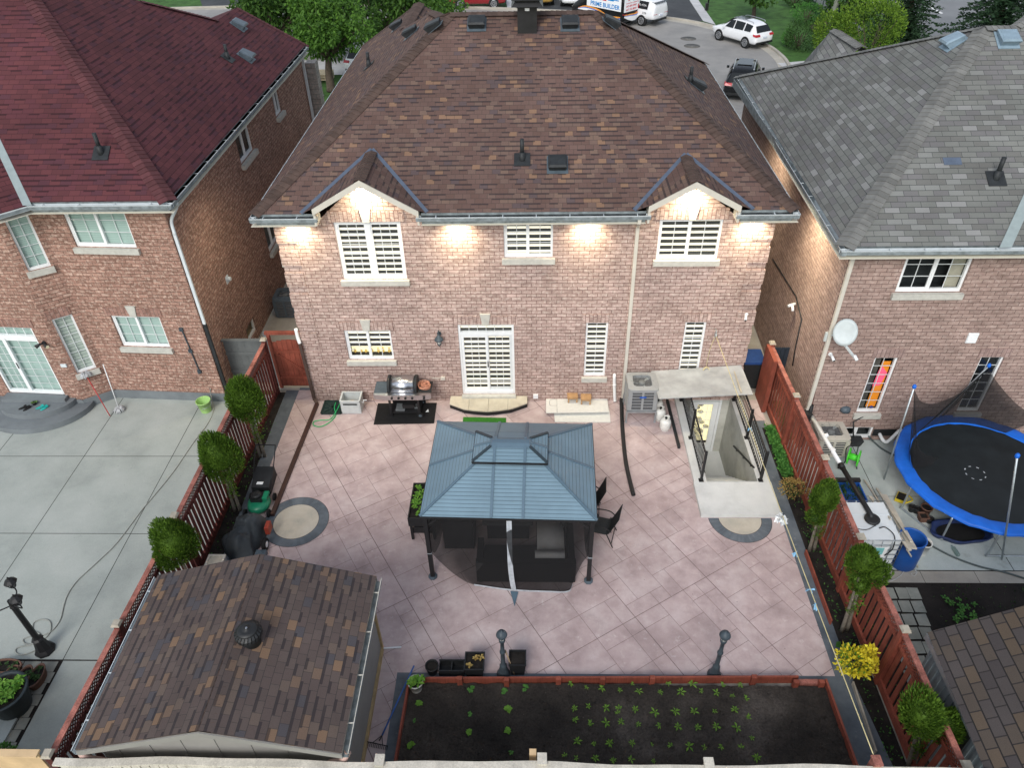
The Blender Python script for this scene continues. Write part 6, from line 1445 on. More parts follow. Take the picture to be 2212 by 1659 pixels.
for i in range(n1+1):
    row = []
    for j in range(n2+1):
        v = j/n2; y = Y1+(Y0-Y1)*v; xl = A_.x+(D2.x-A_.x)*v+.02; xr = C_.x+(E2_.x-C_.x)*v-.02; x = xl+(xr-xl)*i/n1
        z = .085+.035*mn.noise(Vector((x*1.4, y*1.4, 0)))+.045*mn.noise(Vector((x*4.5, y*4.5, 3)))+.035*mn.noise(Vector((x*11, y*11, 7))); row.append(b.bm.verts.new((x, y, z)))
    g.append(row)
for i in range(n1):
    for j in range(n2): b.bm.faces.new((g[i][j], g[i+1][j], g[i+1][j+1], g[i][j+1])).smooth = True
b.out('soil', 'bed_soil', BD)
b = MB()
for _ in range(1500):
    y = rr.uniform(-11.2, Y1-.08); v = (y-Y1)/(Y0-Y1); x = rr.uniform(A_.x+(D2.x-A_.x)*v+.06, C_.x+(E2_.x-C_.x)*v-.06); s = rr.uniform(.012, .045)*rr.random()**.5; c = Vector((x, y, .085+.035*mn.noise(Vector((x*1.4, y*1.4, 0)))+.045*mn.noise(Vector((x*4.5, y*4.5, 3)))+.2*s)); P = [c+Vector((s*math.cos(k*1.57+x*9)*rr.uniform(.6, 1.3), s*math.sin(k*1.57+x*9)*rr.uniform(.6, 1.3), 0)) for k in range(4)]; t_ = c+Vector((0, 0, s*rr.uniform(.5, .95)))
    for k in range(4): b.f([P[k], P[(k+1) % 4], t_])
o = b.out('clods', 'bed_soil', BD); o['kind'] = 'stuff'

# seedlings: three leaf shapes, each plant its own object
rr = random.Random(3); protos = {}
for kind, m, args in (('pepper', 'leaf_pepper', [(7, .105, .034, .05, .45), (8, .095, .030, .06, .6), (6, .115, .038, .05, .35)]), ('bean', 'leaf_bean', [(6, .11, .085, .05, .35), (5, .12, .10, .04, .25)]), ('lettuce', 'leaf_lettuce', [(8, .10, .08, .03, .5)])):
    protos[kind] = []
    for a in args: protos[kind].append((rosette(rr, *a), m))
first = {}
SEED = {'pepper': ('small green pepper seedling with pointed leaves in the right half of the dark bed', 'pepper seedlings in rows in the raised bed'), 'bean': ('low round-leaved seedling in the left half of the dark bed', 'round-leaved seedlings in the raised bed'), 'lettuce': ('yellow-green leafy seedling in the left half of the dark bed', 'yellow-green seedlings in the raised bed')}
def seedling(kind, p, s=1.):
    L_ = first.setdefault(kind, [])
    k = rr.randrange(len(protos[kind]))
    src = next((o for kk, o in L_ if kk == k), None)
    if src is None: bb, m = protos[kind][k]; o = bb.out(kind+'_seedling', m, fixn=False); L_.append((k, o))
    else: o = src.copy(); COL.objects.link(o)
    o.location = (p.x, p.y, .085); o.rotation_euler = (rr.uniform(-.15, .15), rr.uniform(-.15, .15), rr.uniform(0, 6.28)); o.scale = (s,)*3
    tag(o, SEED[kind][0], 'seedling', SEED[kind][1])
pe8 = [(1485, 1115), (1583, 1140), (1685, 1150), (1803, 1155), (1880, 1120), (1925, 1165), (2065, 1170), (2115, 1118), (2195, 1170), (1510, 1275), (1600, 1262), (1712, 1270), (1797, 1275), (1903, 1280), (2030, 1300), (2160, 1297), (1510, 1350), (1612, 1380), (1715, 1368), (1810, 1362), (1922, 1378), (2055, 1385), (2178, 1395), (1527, 1490), (1635, 1503), (1737, 1500), (1880, 1500), (2008, 1510), (2127, 1512), (1447, 1577), (1520, 1597), (1643, 1597), (1760, 1612), (1875, 1607), (2020, 1615), (1790, 1300)]
pe9 = [(68, 1120), (128, 1160), (225, 1175), (265, 1130), (328, 1192), (380, 1122), (415, 1215), (80, 1297), (213, 1293), (345, 1287), (428, 1335), (105, 1400), (225, 1393), (358, 1402), (455, 1465), (45, 1520), (148, 1527), (255, 1525), (383, 1525), (487, 1595)]
for x, y in pe8: seedling('pepper', r8(x, y, .12), rr.uniform(.5, 1.02))
for x, y in pe9: seedling('pepper', r9(x, y, .12), rr.uniform(.5, 1.02))
for x, y in ((838, 1150), (1048, 1165), (1060, 1160), (1192, 1142), (832, 1308), (475, 1352), (1098, 1560), (1100, 1622)): seedling('bean', r8(x, y, .12), rr.uniform(.5, .95))
for x, y in ((503, 1240), (1080, 1278), (1075, 1417), (827, 1427), (452, 1512)): seedling('lettuce', r8(x, y, .12), rr.uniform(.8, 1.1))
# pots along the bed
def pot(label, c, r, h, m='black_plastic', sq=False, taper_=.75, soil=True, plant=None, cat='plant pot', grp=None, seed=1, ry=None):
    t = T('plant_pot', label, cat, (c.x, c.y, c.z), 0, grp); b = MB(); n = 4 if sq else 22; k = math.sqrt(2) if sq else 1; o = R_(45) if sq else 0; sy = (ry or r)/r
    b.lathe([(r*taper_*k, 0), (r*k, h-.03), (r*1.06*k, h-.03), (r*1.06*k, h), (r*.93*k, h), (r*.90*k, h-.05)], (0, 0, 0), n, sy=sy, rz=o, cap=False); b.lathe([(r*taper_*k*.98, .004), (.001, .004)], (0, 0, 0), n, sy=sy, rz=o, cap=False); b.out('pot', m, t, local=True)
    if soil: b = MB(); b.lathe([(r*.91*k, h-.05), (r*.5*k, h-.035), (.001, h-.04)], (0, 0, 0), n, sy=sy, rz=o, cap=False); b.out('soil', 'soil', t, local=True)
    if plant:
        q = random.Random(seed); b = MB()
        for _ in range(plant[0]):
            s = rosette(q, 6, plant[1]*q.uniform(.7, 1.2), plant[1]*.5, plant[1]*.6, .6); s.xf(Matrix.Translation((q.uniform(-.6, .6)*r, q.uniform(-.6, .6)*r*sy, h-.05))); me = bpy.data.meshes.new('t'); s.bm.to_mesh(me); s.bm.free(); b.bm.from_mesh(me); bpy.data.meshes.remove(me)
        b.out('plant', plant[2], t, local=True, fixn=False)
    return t
c = r8(590, 1068, .0); pot('small round black pot at the left end of the pot row beside the bed', Vector((c.x, c.y+.10, 0)), .13, .24, grp='black pots beside the raised bed')
a, c = r8(635, 1070, 0), r8(797, 1070, 0); t = T('trough', 'empty rectangular black double trough beside the bed', 'planter', ((a.x+c.x)/2, a.y+.12, 0)); b = MB(); y0, y1 = a.y+.01, a.y+.25; xm = (a.x+c.x)/2
for p, q in (((a.x, y0, 0), (c.x, y0+.015, .19)), ((a.x, y1-.015, 0), (c.x, y1, .19)), ((a.x, y0+.015, 0), (a.x+.015, y1-.015, .19)), ((c.x-.015, y0+.015, 0), (c.x, y1-.015, .19)), ((xm-.012, y0+.015, 0), (xm+.012, y1-.015, .17)), ((a.x+.015, y0+.015, 0), (c.x-.015, y1-.015, .02))): b.box(p, q)
b.out('trough_body', 'black_plastic', t); b = MB(); b.box((a.x-.01, y0-.012, .19), (c.x+.01, y0+.015, .205)); b.box((a.x-.01, y1-.015, .19), (c.x+.01, y1+.012, .205)); b.out('rim', 'black_plastic', t)
c = r8(865, 1078, 0); pot('square black pot with wilting yellow leaves to the left of the lamp post', Vector((c.x, c.y+.18, 0)), .19, .33, sq=True, taper_=.85, plant=(3, .12, 'leaf_dry'), grp='black pots beside the raised bed')
c = r8(1142, 1062, 0); pot('tall square black pot of dry soil to the right of the lamp post', Vector((c.x, c.y+.14, 0)), .165, .42, sq=True, taper_=.8, grp='black pots beside the raised bed')
flat('pot_white', (.62, .62, .58), .5, var=.1); c = r8(482, 1195, .10); pot('white pot with a leafy green plant in the top left corner of the raised bed', Vector((c.x, c.y+.16, .09)), .145, .26, 'pot_white', plant=(5, .15, 'leaf_lettuce'))
# lamp posts
def lamp_post(label, c):
    t = T('lamp_post', label, 'lamp post', c, 0, 'garden lamp posts at the bed'); b = MB(); b.lathe([(.14, 0), (.14, .03), (.11, .06), (.07, .30), (.075, .33), (.06, .36), (.045, .40), (.043, .78), (.058, .80), (.058, .84), (.04, .87), (.036, 1.16), (.06, 1.18), (.065, 1.24), (.05, 1.27)], (0, 0, 0), 14); b.out('column', 'lamp_iron', t, local=True)
    b = MB(); b.lathe([(.055, 1.27), (.085, 1.40)], (0, 0, 0), 14, cap=False); b.out('glass', 'milk_glass', t, local=True)
    b = MB(); b.lathe([(.105, 1.385), (.11, 1.40), (.10, 1.43), (.075, 1.475), (.035, 1.50), (.018, 1.51), (.022, 1.525), (.001, 1.54)], (0, 0, 0), 18)
    for k in range(8): u = k*.785; b.tube([(.06*math.cos(u), .06*math.sin(u), 1.27), (.09*math.cos(u), .09*math.sin(u), 1.39)], .006, 4)
    b.lathe([(.074, 1.33), (.078, 1.33), (.08, 1.345), (.075, 1.345)], (0, 0, 0), 14, cap=False); b.out('hood', 'lamp_iron', t, local=True); return t
lamp_post('dark iron garden lamp post standing behind the pot row at the bed', (5.78, -8.62, 0)); lamp_post('dark iron garden lamp post alone at the right half of the bed', (10.0, -8.60, 0))
def tool(name, label, p, q, r, m, cat):
    b = MB(); b.tube([p, q], r, 8); t = T(name, label, cat, (min(p, q, key=lambda v: v.z)).to_tuple()); b.out('handle', m, t); return t
flat('rake_blue', (.05, .13, .38), .45); flat('wood_handle', (.30, .22, .14), .7)
p, q = r8(472, 1000, .30), r8(265, 1452, .05); RK = tool('rake', 'blue-handled garden rake lying across the slate border of the bed', p, q, .017, 'rake_blue', 'rake')
b = MB(); h0, h1 = r8(170, 1492, .06), r8(303, 1520, .06); b.tube([h0, h1], .010, 6); b.tube([q, q.lerp((h0+h1)/2, .6)], .012, 6); b.tube([q, h0.lerp(h1, .25)], .007, 5); b.tube([q, h0.lerp(h1, .75)], .007, 5)
for k in range(13): c = h0.lerp(h1, k/12); b.tube([c, c+Vector((-.01, -.03, -.005)), c+Vector((-.015, -.06, -.04))], .006, 5)
b.out('rake_head', 'black_metal', RK)
p, q = r8(1062, 905, .0), r8(1122, 1062, .0); tool('shovel_handle', 'wooden tool handle leaning on the lamp post behind the pots', Vector((5.83, -8.55, .75)), Vector((q.x, q.y, .03)), .018, 'wood_handle', 'handle')
b = MB(); b.bar(r8(262, 888, .02), r8(390, 880, .02), .03, .02); tag(b.out('stick', 'white_vinyl'), 'short white stick lying on the patio by the shed corner', 'stick')
b = MB(); c = r8(1240, 1600, 1.95); b.box((c.x-.05, -11.42, 2.1), (c.x+.05, -11.30, 2.2)) if False else b.box((c.x-.055, -11.16, 1.7), (c.x+.055, -11.06, 2.02)); tag(b.out('wood_block', 'new_wood'), 'pale cut timber stub standing just behind the rear fence coping', 'timber')
# ------------------------------------------------------------------ topiary cedars and shrubs
def cedar(label, base, lobes, stems, seed, n=4600, tuft=None, grp='pom-pom cedar trees along the fences'):
    t = T('cedar_tree', label, 'tree', base, 0, grp); r = random.Random(seed); b = MB(); base = Vector(base)
    for (dx, dy), top in stems: b.tube(smooth_path([base+Vector((dx, dy, 0)), base.lerp(Vector(top), .4)+Vector((dx*.6, dy*.6, 0)), Vector(top)], 5), [.045-.0022*i for i in range(11)], 8)
    b.out('trunk', 'bark_grey', t); b = MB()
    for c, rx, ry, rz in lobes:
        c = Vector(c); lob = [(rvec(r), r.uniform(-1, 1)) for _ in range(18)]
        b.ball(c, 1, 12, sx=rx*.72, sy=ry*.72, sz=rz*.72)
        for _ in range(int(n*rx*rz/.16)):
            v = rvec(r); q = sum(s*max(0, v.dot(d))**6 for d, s in lob); k2 = 1-.22*max(0, v.z)+.06*max(0, -v.z); p = c+Vector((v.x*rx*k2, v.y*ry*k2, v.z*rz*1.06))*(.74+.30*r.random())*(1+.24*q)
            d = (v*.7+Vector((0, 0, .9))+rvec(r)*.35).normalized()*r.uniform(.05, .11); leaf(b, p, d, .024, rvec(r))
    for c, k, s in (tuft or []):
        for _ in range(k): leaf(b, Vector(c)+rvec(r)*s*r.random()**.5, (rvec(r)+Vector((0, 0, .6))).normalized()*r.uniform(.05, .1), .026, rvec(r))
    b.out('crown', 'leaf_cedar', t, fixn=False)
def cz(px, py, y): return FY(px, py, y)
def mk(label, bpx, cpx, rx, rz, seed, stem2=True, lob2=None, tf=1):
    g = G(*bpx); c = cz(*cpx, g.y-.0); lobes = [(c, rx, rx*.95, rz)]
    if lob2: 
        for px, py, r1, r2 in lob2: lobes.append((cz(px, py, g.y), r1, r1*.95, r2))
    st = [((0, 0), c)]+([((.12, .03), c+Vector((.05, 0, -.1)))] if stem2 else [])
    tl = [(g.lerp(c, .35+.12*i)+Vector((.08, 0, 0)), 90, .16) for i in range(3)] if tf else []
    cedar(label, g, lobes, st, seed, tuft=tl)
mk('ball-topped cedar on the left fence nearest the house', (562, 988), (528, 862), .43, .60, 1); mk('ball-topped cedar on the left fence above the lawnmower', (508, 1105), (472, 983), .45, .60, 2); c3_ = FX(375, 1172, -1.0); cedar('ball-topped cedar on the left fence next to the shed roof', (-1.02, c3_.y, 0), [(c3_, .42, .42, .52)], [((0, 0), c3_)], 3)
mk('narrow cedar on the right fence beside the white water tank', (1748, 1190), (1779, 1076), .29, .46, 4, True, [(1762, 1118, .20, .16)]); mk('two-lobed cedar with leafy stems in the middle of the right bed', (1818, 1364), (1867, 1213), .30, .38, 5, True, [(1890, 1236, .24, .24), (1858, 1262, .20, .14)], 1); mk('large two-lobed cedar at the bottom right against the fence', (1962, 1655), (1992, 1544), .31, .40, 6, True, [(2043, 1566, .30, .34)])
r = random.Random(40); t = T('yellow_shrub', 'bright golden-leaved shrub against the right fence', 'shrub', r9(1140, 1090)); g = t.location.copy(); c = FY(1856, 1432, g.y); b = MB()
for _ in range(14): d = rvec(r); d.z = abs(d.z)*.6+.6; b.tube([g, g.lerp(c, .8)+Vector((d.x*.3, d.y*.3, d.z*.2))], [.012, .005], 5)
b.out('stem', 'bark', t); b = MB(); foliage(b, c, .35, .32, .25, 620, .085, r, .6, .4, .4, .5); foliage(b, c+Vector((.12, 0, .32)), .12, .12, .2, 120, .085, r, .6); b.out('leaves', 'leaf_yellow', t, fixn=False); b = MB(); foliage(b, c+Vector((-.02, .05, -.02)), .3, .26, .22, 330, .08, r, .5); b.out('inner_leaves', 'leaf_lettuce', t, fixn=False)
t = T('dry_shrub', 'brown half-dry shrub in the right bed below the stair landing', 'shrub', r6(740, 1590)); g = t.location.copy(); c = FY(1713, 1050, g.y); b = MB()
for _ in range(16): d = rvec(r); b.tube([g, g.lerp(c, .7)+Vector((d.x*.28, d.y*.25, .1+.1*d.z))], [.010, .004], 5)
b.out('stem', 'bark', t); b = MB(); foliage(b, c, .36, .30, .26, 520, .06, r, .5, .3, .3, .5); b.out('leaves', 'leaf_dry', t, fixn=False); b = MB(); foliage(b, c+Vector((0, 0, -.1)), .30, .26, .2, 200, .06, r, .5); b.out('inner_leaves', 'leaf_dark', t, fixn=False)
b = MB()
for _ in range(1500):
    u = r.random(); y = -1.25-1.9*u; x = r.uniform(12.78, 13.0+.02); leaf(b, (x, y, r.uniform(0, .16)), (rvec(r)+Vector((0, 0, .5))).normalized()*.085, .06, rvec(r))
o = b.out('ground_cover', 'leaf_bean', fixn=False); o['kind'] = 'stuff'
b = MB()
for _ in range(260): 
    y = r.uniform(-11, -3.3); leaf(b, (r.uniform(12.8, 13.08), y, .01), (rvec(r)+Vector((0, 0, .3))).normalized()*.06, .03, rvec(r))
for _ in range(160): leaf(b, (r.uniform(-1.24, -.95), r.uniform(-7.5, -.9), .01), (rvec(r)+Vector((0, 0, .3))).normalized()*.06, .035, rvec(r))
o = b.out('weeds', 'leaf_bean', fixn=False); o['kind'] = 'stuff'
b = MB(); b.bar(r9(800, 262, .09), r9(965, 720, .09), .03, .16); tag(b.out('edging_board', 'red_paint'), 'red edging board lying along the slate border of the right bed', 'board')
b = MB(); b.bar(r9(1105, 1110, .05), r9(1255, 1560, .05), .03, .10); tag(b.out('edging_board', 'weathered_wood'), 'weathered edging board beside the golden shrub and rear corner', 'board')
b = MB(); q = r9(1048, 850, .3); [leaf(b, q+Vector((0, 0, -.2)), (rvec(r)+Vector((0, 0, .8))).normalized()*.24, .16, rvec(r)) for _ in range(4)]; tag(b.out('broad_leaf_plant', 'leaf_bean', fixn=False), 'pale broad-leaved plant in the right bed above the golden shrub', 'plant')
# ------------------------------------------------------------------ things in the left strip of the patio
def z6(x, y, z=0.): return G((700+x/3.318)/1.704, (1600+y/3.318)/1.704, z)
flat('mower_green', (.01, .20, .10), .35, var=.1, spec=.5); flat('tarp', (.050, .058, .063), .5, var=.35, sc=3, bmp=.3, sc2=6)
c = z6(850, 800, .2); LM = T('lawnmower', 'green push lawnmower with black grass bag beside the left fence', 'lawnmower', (c.x, c.y, 0)); x, y = c.x, c.y
b = MB(); b.lathe([(.26, .10), (.28, .14), (.26, .24), (.16, .28), (.05, .29)], (x, y-.08, 0), 20, sy=1.15); b.out('deck', 'mower_green', LM)
b = MB(); b.box((x-.16, y-.16, .27), (x+.12, y+.10, .40)); b.lathe([(.12, .40), (.13, .45), (.08, .48)], (x-.02, y-.04, 0), 16); b.bevel(.012); b.out('engine', 'black_plastic', LM); b = MB(); b.box((x+.12, y-.12, .30), (x+.24, y+.14, .38)); b.bevel(.02); b.out('fuel_tank', 'mower_green', LM)
for sx in (-1, 1):
    for yy in (y-.34, y+.2): b = MB(); b.cyl((x+sx*.27, yy, .10), (x+sx*.32, yy, .10), .10, n=16); b.out('wheel', 'rubber', LM)
b = MB(); b.hexa([Vector(v) for v in ((x-.22, y+.24, .16), (x+.22, y+.24, .16), (x+.24, y+.80, .28), (x-.24, y+.80, .28), (x-.22, y+.2, .44), (x+.22, y+.2, .44), (x+.24, y+.78, .60), (x-.24, y+.78, .60))]); b.bevel(.05, 2); gb = b.out('grass_bag', 'black_plastic', LM)
b = MB(); b.box((x-.1, y+.27, .475), (x+.06, y+.35, .49)); b.xf(Matrix.Identity(4)); b.out('warning_label', 'white_vinyl', gb)
b = MB(); b.tube(smooth_path([(x-.22, y+.12, .22), (x-.25, y+.75, .68), (x-.25, y+1.12, .96), (x-.20, y+1.16, .99), (x+.20, y+1.16, .99), (x+.25, y+1.12, .96), (x+.25, y+.75, .68), (x+.22, y+.12, .22)], 4), .013, 7); b.out('push_handle', 'black_metal', LM)
c = z6(640, 1180, .35); CV = T('covered_machine', 'machine under a crumpled dark tarpaulin in front of the lawnmower', 'covered machine', (c.x, c.y, 0)); b = MB(); rr = random.Random(15)
pts = [(340, 1180, .35), (560, 960, .66), (700, 890, .75), (860, 930, .66), (975, 1010, .52), (900, 1200, .48), (860, 1330, .25), (790, 1430, .12), (770, 1540, .05), (520, 1600, .05), (420, 1420, .12), (350, 1260, .2), (640, 1150, .62), (560, 1250, .55), (720, 1060, .72)]
n, k = 44, 14; top = z6(690, 1080, .68); outl = [(345, 1180, .28), (450, 1070, .45), (560, 950, .58), (680, 895, .66), (780, 905, .62), (880, 930, .52), (975, 1010, .30), (920, 1150, .22), (900, 1250, .14), (850, 1340, .10), (785, 1430, .05), (775, 1540, .02), (660, 1570, .02), (540, 1600, .02), (450, 1480, .02), (400, 1380, .05), (360, 1260, .14)]
pk1, pk2 = z6(700, 1010, .6), z6(600, 1260, .4); O = smooth_path([z6(*p) for p in outl]+[z6(*outl[0])], 4)[:-1]; rings = []
for j in range(k+1):
    f = j/k; row = []
    for i, o in enumerate(O):
        p = top.lerp(o, f); nz_ = mn.noise(Vector((p.x*3.2, p.y*3.2, 1)))*.12+abs(mn.noise(Vector((p.x*6+p.y*2, p.y*5-p.x*3, 5))))*.11+mn.noise(Vector((p.x*11, p.y*9, 2)))*.03; d1, d2 = ((p.x-pk1.x)**2+(p.y-pk1.y)**2)**.5, ((p.x-pk2.x)**2+(p.y-pk2.y)**2)**.5; p.z = max(.03, max(.66*math.exp(-(d1/.42)**4), .56*math.exp(-(d2/.40)**4), .22)*(1-f**7)+nz_*(1-.5*f)); p += Vector((mn.noise(p*5), mn.noise(p*5+Vector((7, 1, 2))), 0))*.05*f; row.append(b.bm.verts.new(p))
    rings.append(row)
for a, d in zip(rings[1:], rings[2:]):
    for i in range(len(O)): b.bm.faces.new((a[i], a[(i+1) % len(O)], d[(i+1) % len(O)], d[i])).smooth = True
tv_ = b.bm.verts.new(top)
for i in range(len(O)): b.bm.faces.new((tv_, rings[1][i], rings[1][(i+1) % len(O)])).smooth = True
for v in rings[0]: b.bm.verts.remove(v)
skirt = [b.bm.verts.new((v.co.x*.97+top.x*.03, v.co.y*.97+top.y*.03, .0)) for v in rings[-1]]
for i in range(len(O)): b.bm.faces.new((rings[-1][i], rings[-1][(i+1) % len(O)], skirt[(i+1) % len(O)], skirt[i]))
b.out('tarpaulin', 'tarp', CV); c = z6(905, 1340, .14); b = MB(); b.cyl(c+Vector((-.02, 0, 0)), c+Vector((.06, 0, 0)), .15, n=22); w = b.out('wheel', 'rubber', CV); b = MB(); b.cyl(c+Vector((.055, 0, 0)), c+Vector((.068, 0, 0)), .075, n=16); b.out('hub', 'white_vinyl', w)
flat('machine_red', (.30, .05, .03), .5); b = MB(); c = z6(955, 1140, .32); b.box(c+Vector((-.05, -.12, -.1)), c+Vector((.05, .12, .12))); b.bevel(.03); b.out('engine_cover', 'machine_red', CV)
b = MB(); c = z6(865, 1460, .08); b.box(c+Vector((-.12, -.06, -.08)), c+Vector((.12, .08, .06))); b.bevel(.02); tag(b.out('metal_box', 'vent_grey'), 'small blue-grey metal part lying between tarpaulin and shed roof', 'box')
bx = T('wooden_box', 'old framed box with a stained lid behind the shed roof', 'box', z6(310, 1560)); q = [z6(225, 1470, .55), z6(445, 1460, .55), z6(395, 1610, .55), z6(165, 1630, .55)]; x0, x1, y0, y1 = q[3].x, q[1].x-.02, q[3].y-.08, q[0].y
b = MB(); b.box((x0, y0, 0), (x1, y1, .52)); b.out('box_body', 'galv', bx); b = MB(); b.box((x0-.01, y0-.01, .522), (x1+.01, y0+.04, .56)); b.box((x0-.01, y1-.04, .522), (x1+.01, y1+.01, .56)); b.box((x0-.01, y0+.04, .522), (x0+.04, y1-.04, .56)); b.box((x1-.04, y0+.04, .522), (x1+.01, y1-.04, .56)); b.out('frame', 'cream_wood', bx); b = MB(); b.box((x0+.04, y0+.04, .522), (x1-.04, y1-.04, .535)); b.out('lid', 'medallion', bx)
# ------------------------------------------------------------------ left yard
def zl(x, y, z=0.): return G(x/3.16/1.704, (1150+y/3.16)/1.704, z)
flat('bucket_green', (.36, .58, .20), .45, var=.08); c = r4(1325, 1020); BK = T('bucket', 'light green plastic bucket by the wall in the left yard', 'bucket', (c.x, c.y+.12, 0)); b = MB(); b.lathe([(.145, 0), (.20, .36), (.21, .36), (.21, .385), (.195, .385), (.19, .36), (.14, .02), (.001, .02)], (0, 0, 0), 24, cap=False); b.out('body', 'bucket_green', BK, local=True); b = MB(); b.tube(smooth_path([(.2, 0, .37), (.23, .0, .28), (.15, -.16, .25), (0, -.22, .22)], 5), .005, 5); b.out('handle', 'galv', BK, local=True)
flat('mop_red', (.45, .05, .05), .4); flat('mop_string', (.52, .53, .54), .95, var=.2)
def mop(label, p, q, m, head):
    t = T('mop', label, 'mop', (min((p, q), key=lambda v: v.z)), 0, 'mops left by the bay window'); b = MB(); b.tube([p, q], .014, 7); b.out('handle', m, t); b = MB(); r = random.Random(int(p.x*100))
    for _ in range(60):
        d = rvec(r); d.z = abs(d.z)*.4-.1 if head.z > .5 else -abs(d.z)*.2; d = d.normalized()*.16; b.tube([head, head+d*.55+Vector((0, 0, .05)), head+d+Vector((0, 0, -.04))], .010, 4)
    b.out('strings', 'mop_string', t)
h = zl(985, 745, 1.15); h = FB@Vector((.36, -.10, 1.12)); mop('red-handled mop leaning upside down on the bay window sill', zl(1280, 1205, .01), h, 'mop_red', h)
p, q = zl(1385, 1125, .06), None; q = FA@Vector((-.0, -.06, 1.35)); q = FY(379.0/1.0*0+ (1198/3.16)/1.704, (1150+605/3.16)/1.704, p.y+.25); mop('white-handled mop standing upright on its head near the bay', p, q, 'white_vinyl', p+Vector((0, 0, .02)))
for lab, px, m in (('dark slipper pair on the grey entry steps', (290, 1120), 'rubber'), ('teal slipper pair on the grey entry steps', (490, 1115), 'slipper_teal')):
    if m == 'slipper_teal': flat(m, (.02, .38, .34), .5)
    t = T('slippers', lab, 'slippers', zl(*px, .345), 0, 'slippers on the steps')
    for i in (-1, 1):
        b = MB(); b.lathe([(.045, 0), (.05, .012), (.045, .02)], (0, 0, 0), 14, sx=1.0, sy=2.6); b.xf(Matrix.Rotation(-.7+i*.2, 4, 'Z')@Matrix.Translation((i*.065, i*.03, 0))); o = b.out('slipper', m, t, local=True)
        b = MB(); P = [(.05*math.cos(a), .03, .02+.045*math.sin(a)) for a in [math.pi*k/8 for k in range(9)]]
        for s, e in zip(P, P[1:]): b.slab([Vector(s), Vector(e), Vector(e)+Vector((0, .07, 0)), Vector(s)+Vector((0, .07, 0))], .006)
        b.xf(Matrix.Rotation(-.7+i*.2, 4, 'Z')@Matrix.Translation((i*.065, i*.03, 0))); b.out('strap', m, o, local=True)
c = zl(395, 1085, .345); pot('tiny dark pot with a seedling on the grey entry steps', Vector((c.x, c.y+.05, .342)), .06, .10, plant=(2, .08, 'leaf_pepper'), cat='plant pot')
q = FC@Vector((LCn-.35, -.02, 2.52)); q = PL(96, 740, (-(P2-P3).normalized().y, (P2-P3).normalized().x, 0), (-(P2-P3).normalized().y*P3.x+(P2-P3).normalized().x*P3.y)); FL = T('flood_light', 'black twin-head floodlight on the brick beside the left sliding door', 'floodlight', q); b = MB(); b.lathe([(.06, -.01), (.06, .04)], (0, 0, 0), 12); b.xf(Matrix.Translation(q)@Matrix.Rotation(R_(90), 4, 'X')); b.out('base', 'black_plastic', FL)
for s in (-1, 1): b = MB(); e = q+Vector((s*.16, -.18, -.02)); b.tube([q+Vector((0, -.05, 0)), q+Vector((s*.06, -.1, .02)), e], [.02, .03, .06], 12); o = b.out('lamp_head', 'black_plastic', FL); b = MB(); d = Vector((s*.5, -.6, -.12)).normalized(); b.cyl(e+d*.001, e+d*.008, .052, n=14); b.out('lens', 'lens_cream', o) if 'lens_cream' in MATS else (flat('lens_cream', (.62, .58, .40), .3), b.out('lens', 'lens_cream', o))
b = MB(); q = PL(138, 789, (-(P2-P3).normalized().y, (P2-P3).normalized().x, 0), (-(P2-P3).normalized().y*P3.x+(P2-P3).normalized().x*P3.y)); b.box(q+Vector((-.08, -.03, -.05)), q+Vector((.08, .01, .05))); b.bevel(.008); b.out('outlet_box', 'gutter_white', H2)
b = MB(); u0 = FA@Vector((2.75, -.03, 2.55)); u1 = FA@Vector((2.85, -.03, 1.1)); b.tube([u0+Vector((0, -.08, 0)), u0, u0+Vector((.02, -.0, -.1)), u1.lerp(u0, .1), u1, u1+Vector((0, -.08, -.03))], .018, 6)
for t_ in (.0, .5, 1.): c = u0.lerp(u1, t_); b.box(c+Vector((-.05, -.03, -.05)), c+Vector((.05, .03, .05)))
b.out('wall_bracket', 'lamp_iron', H2)
q = FX(490, 602, -2.64); b = MB(); b.lathe([(.08, 0), (.06, .12)], (0, 0, 0), 10); b.xf(Matrix.Translation(q)@Matrix.Rotation(R_(90), 4, 'Y')@Matrix.Translation((0, 0, 0))); b.box(q+Vector((0, -.1, -.14)), q+Vector((.02, .1, .1))); b.out('wall_vent', 'gutter_white', H2)
# long dark cable over the left yard and its coil at the lamp
flat('hose_grey', (.30, .31, .28), .5); flat('cable_dark', (.10, .11, .10), .6)
ps = [(1358, 860, .5, 4), (1362, 900, .25, 4), (1378, 1000, .02, 4), (1340, 1090, .01, 4), (1250, 1210, .01, 4), (1120, 1400, .01, 4), (990, 1560, .01, 4), (910, 1655, .01, 4)]; ps = [r4(x, y, z) for x, y, z, _ in ps]+[r7(x, y, .01) for x, y in ((760, 200), (640, 320), (500, 450), (435, 545), (410, 620), (390, 700), (340, 770), (270, 805), (200, 810), (150, 830), (170, 860), (250, 850), (320, 790), (325, 720), (280, 700), (220, 720), (215, 770), (260, 800), (210, 860), (120, 880), (100, 910), (140, 930), (220, 905), (270, 860))]
b = MB(); b.tube(smooth_path(ps, 5), .012, 6); tag(b.out('garden_hose', 'hose_grey'), 'thin grey hose winding over the left concrete yard to a coil at the lamp post', 'hose')
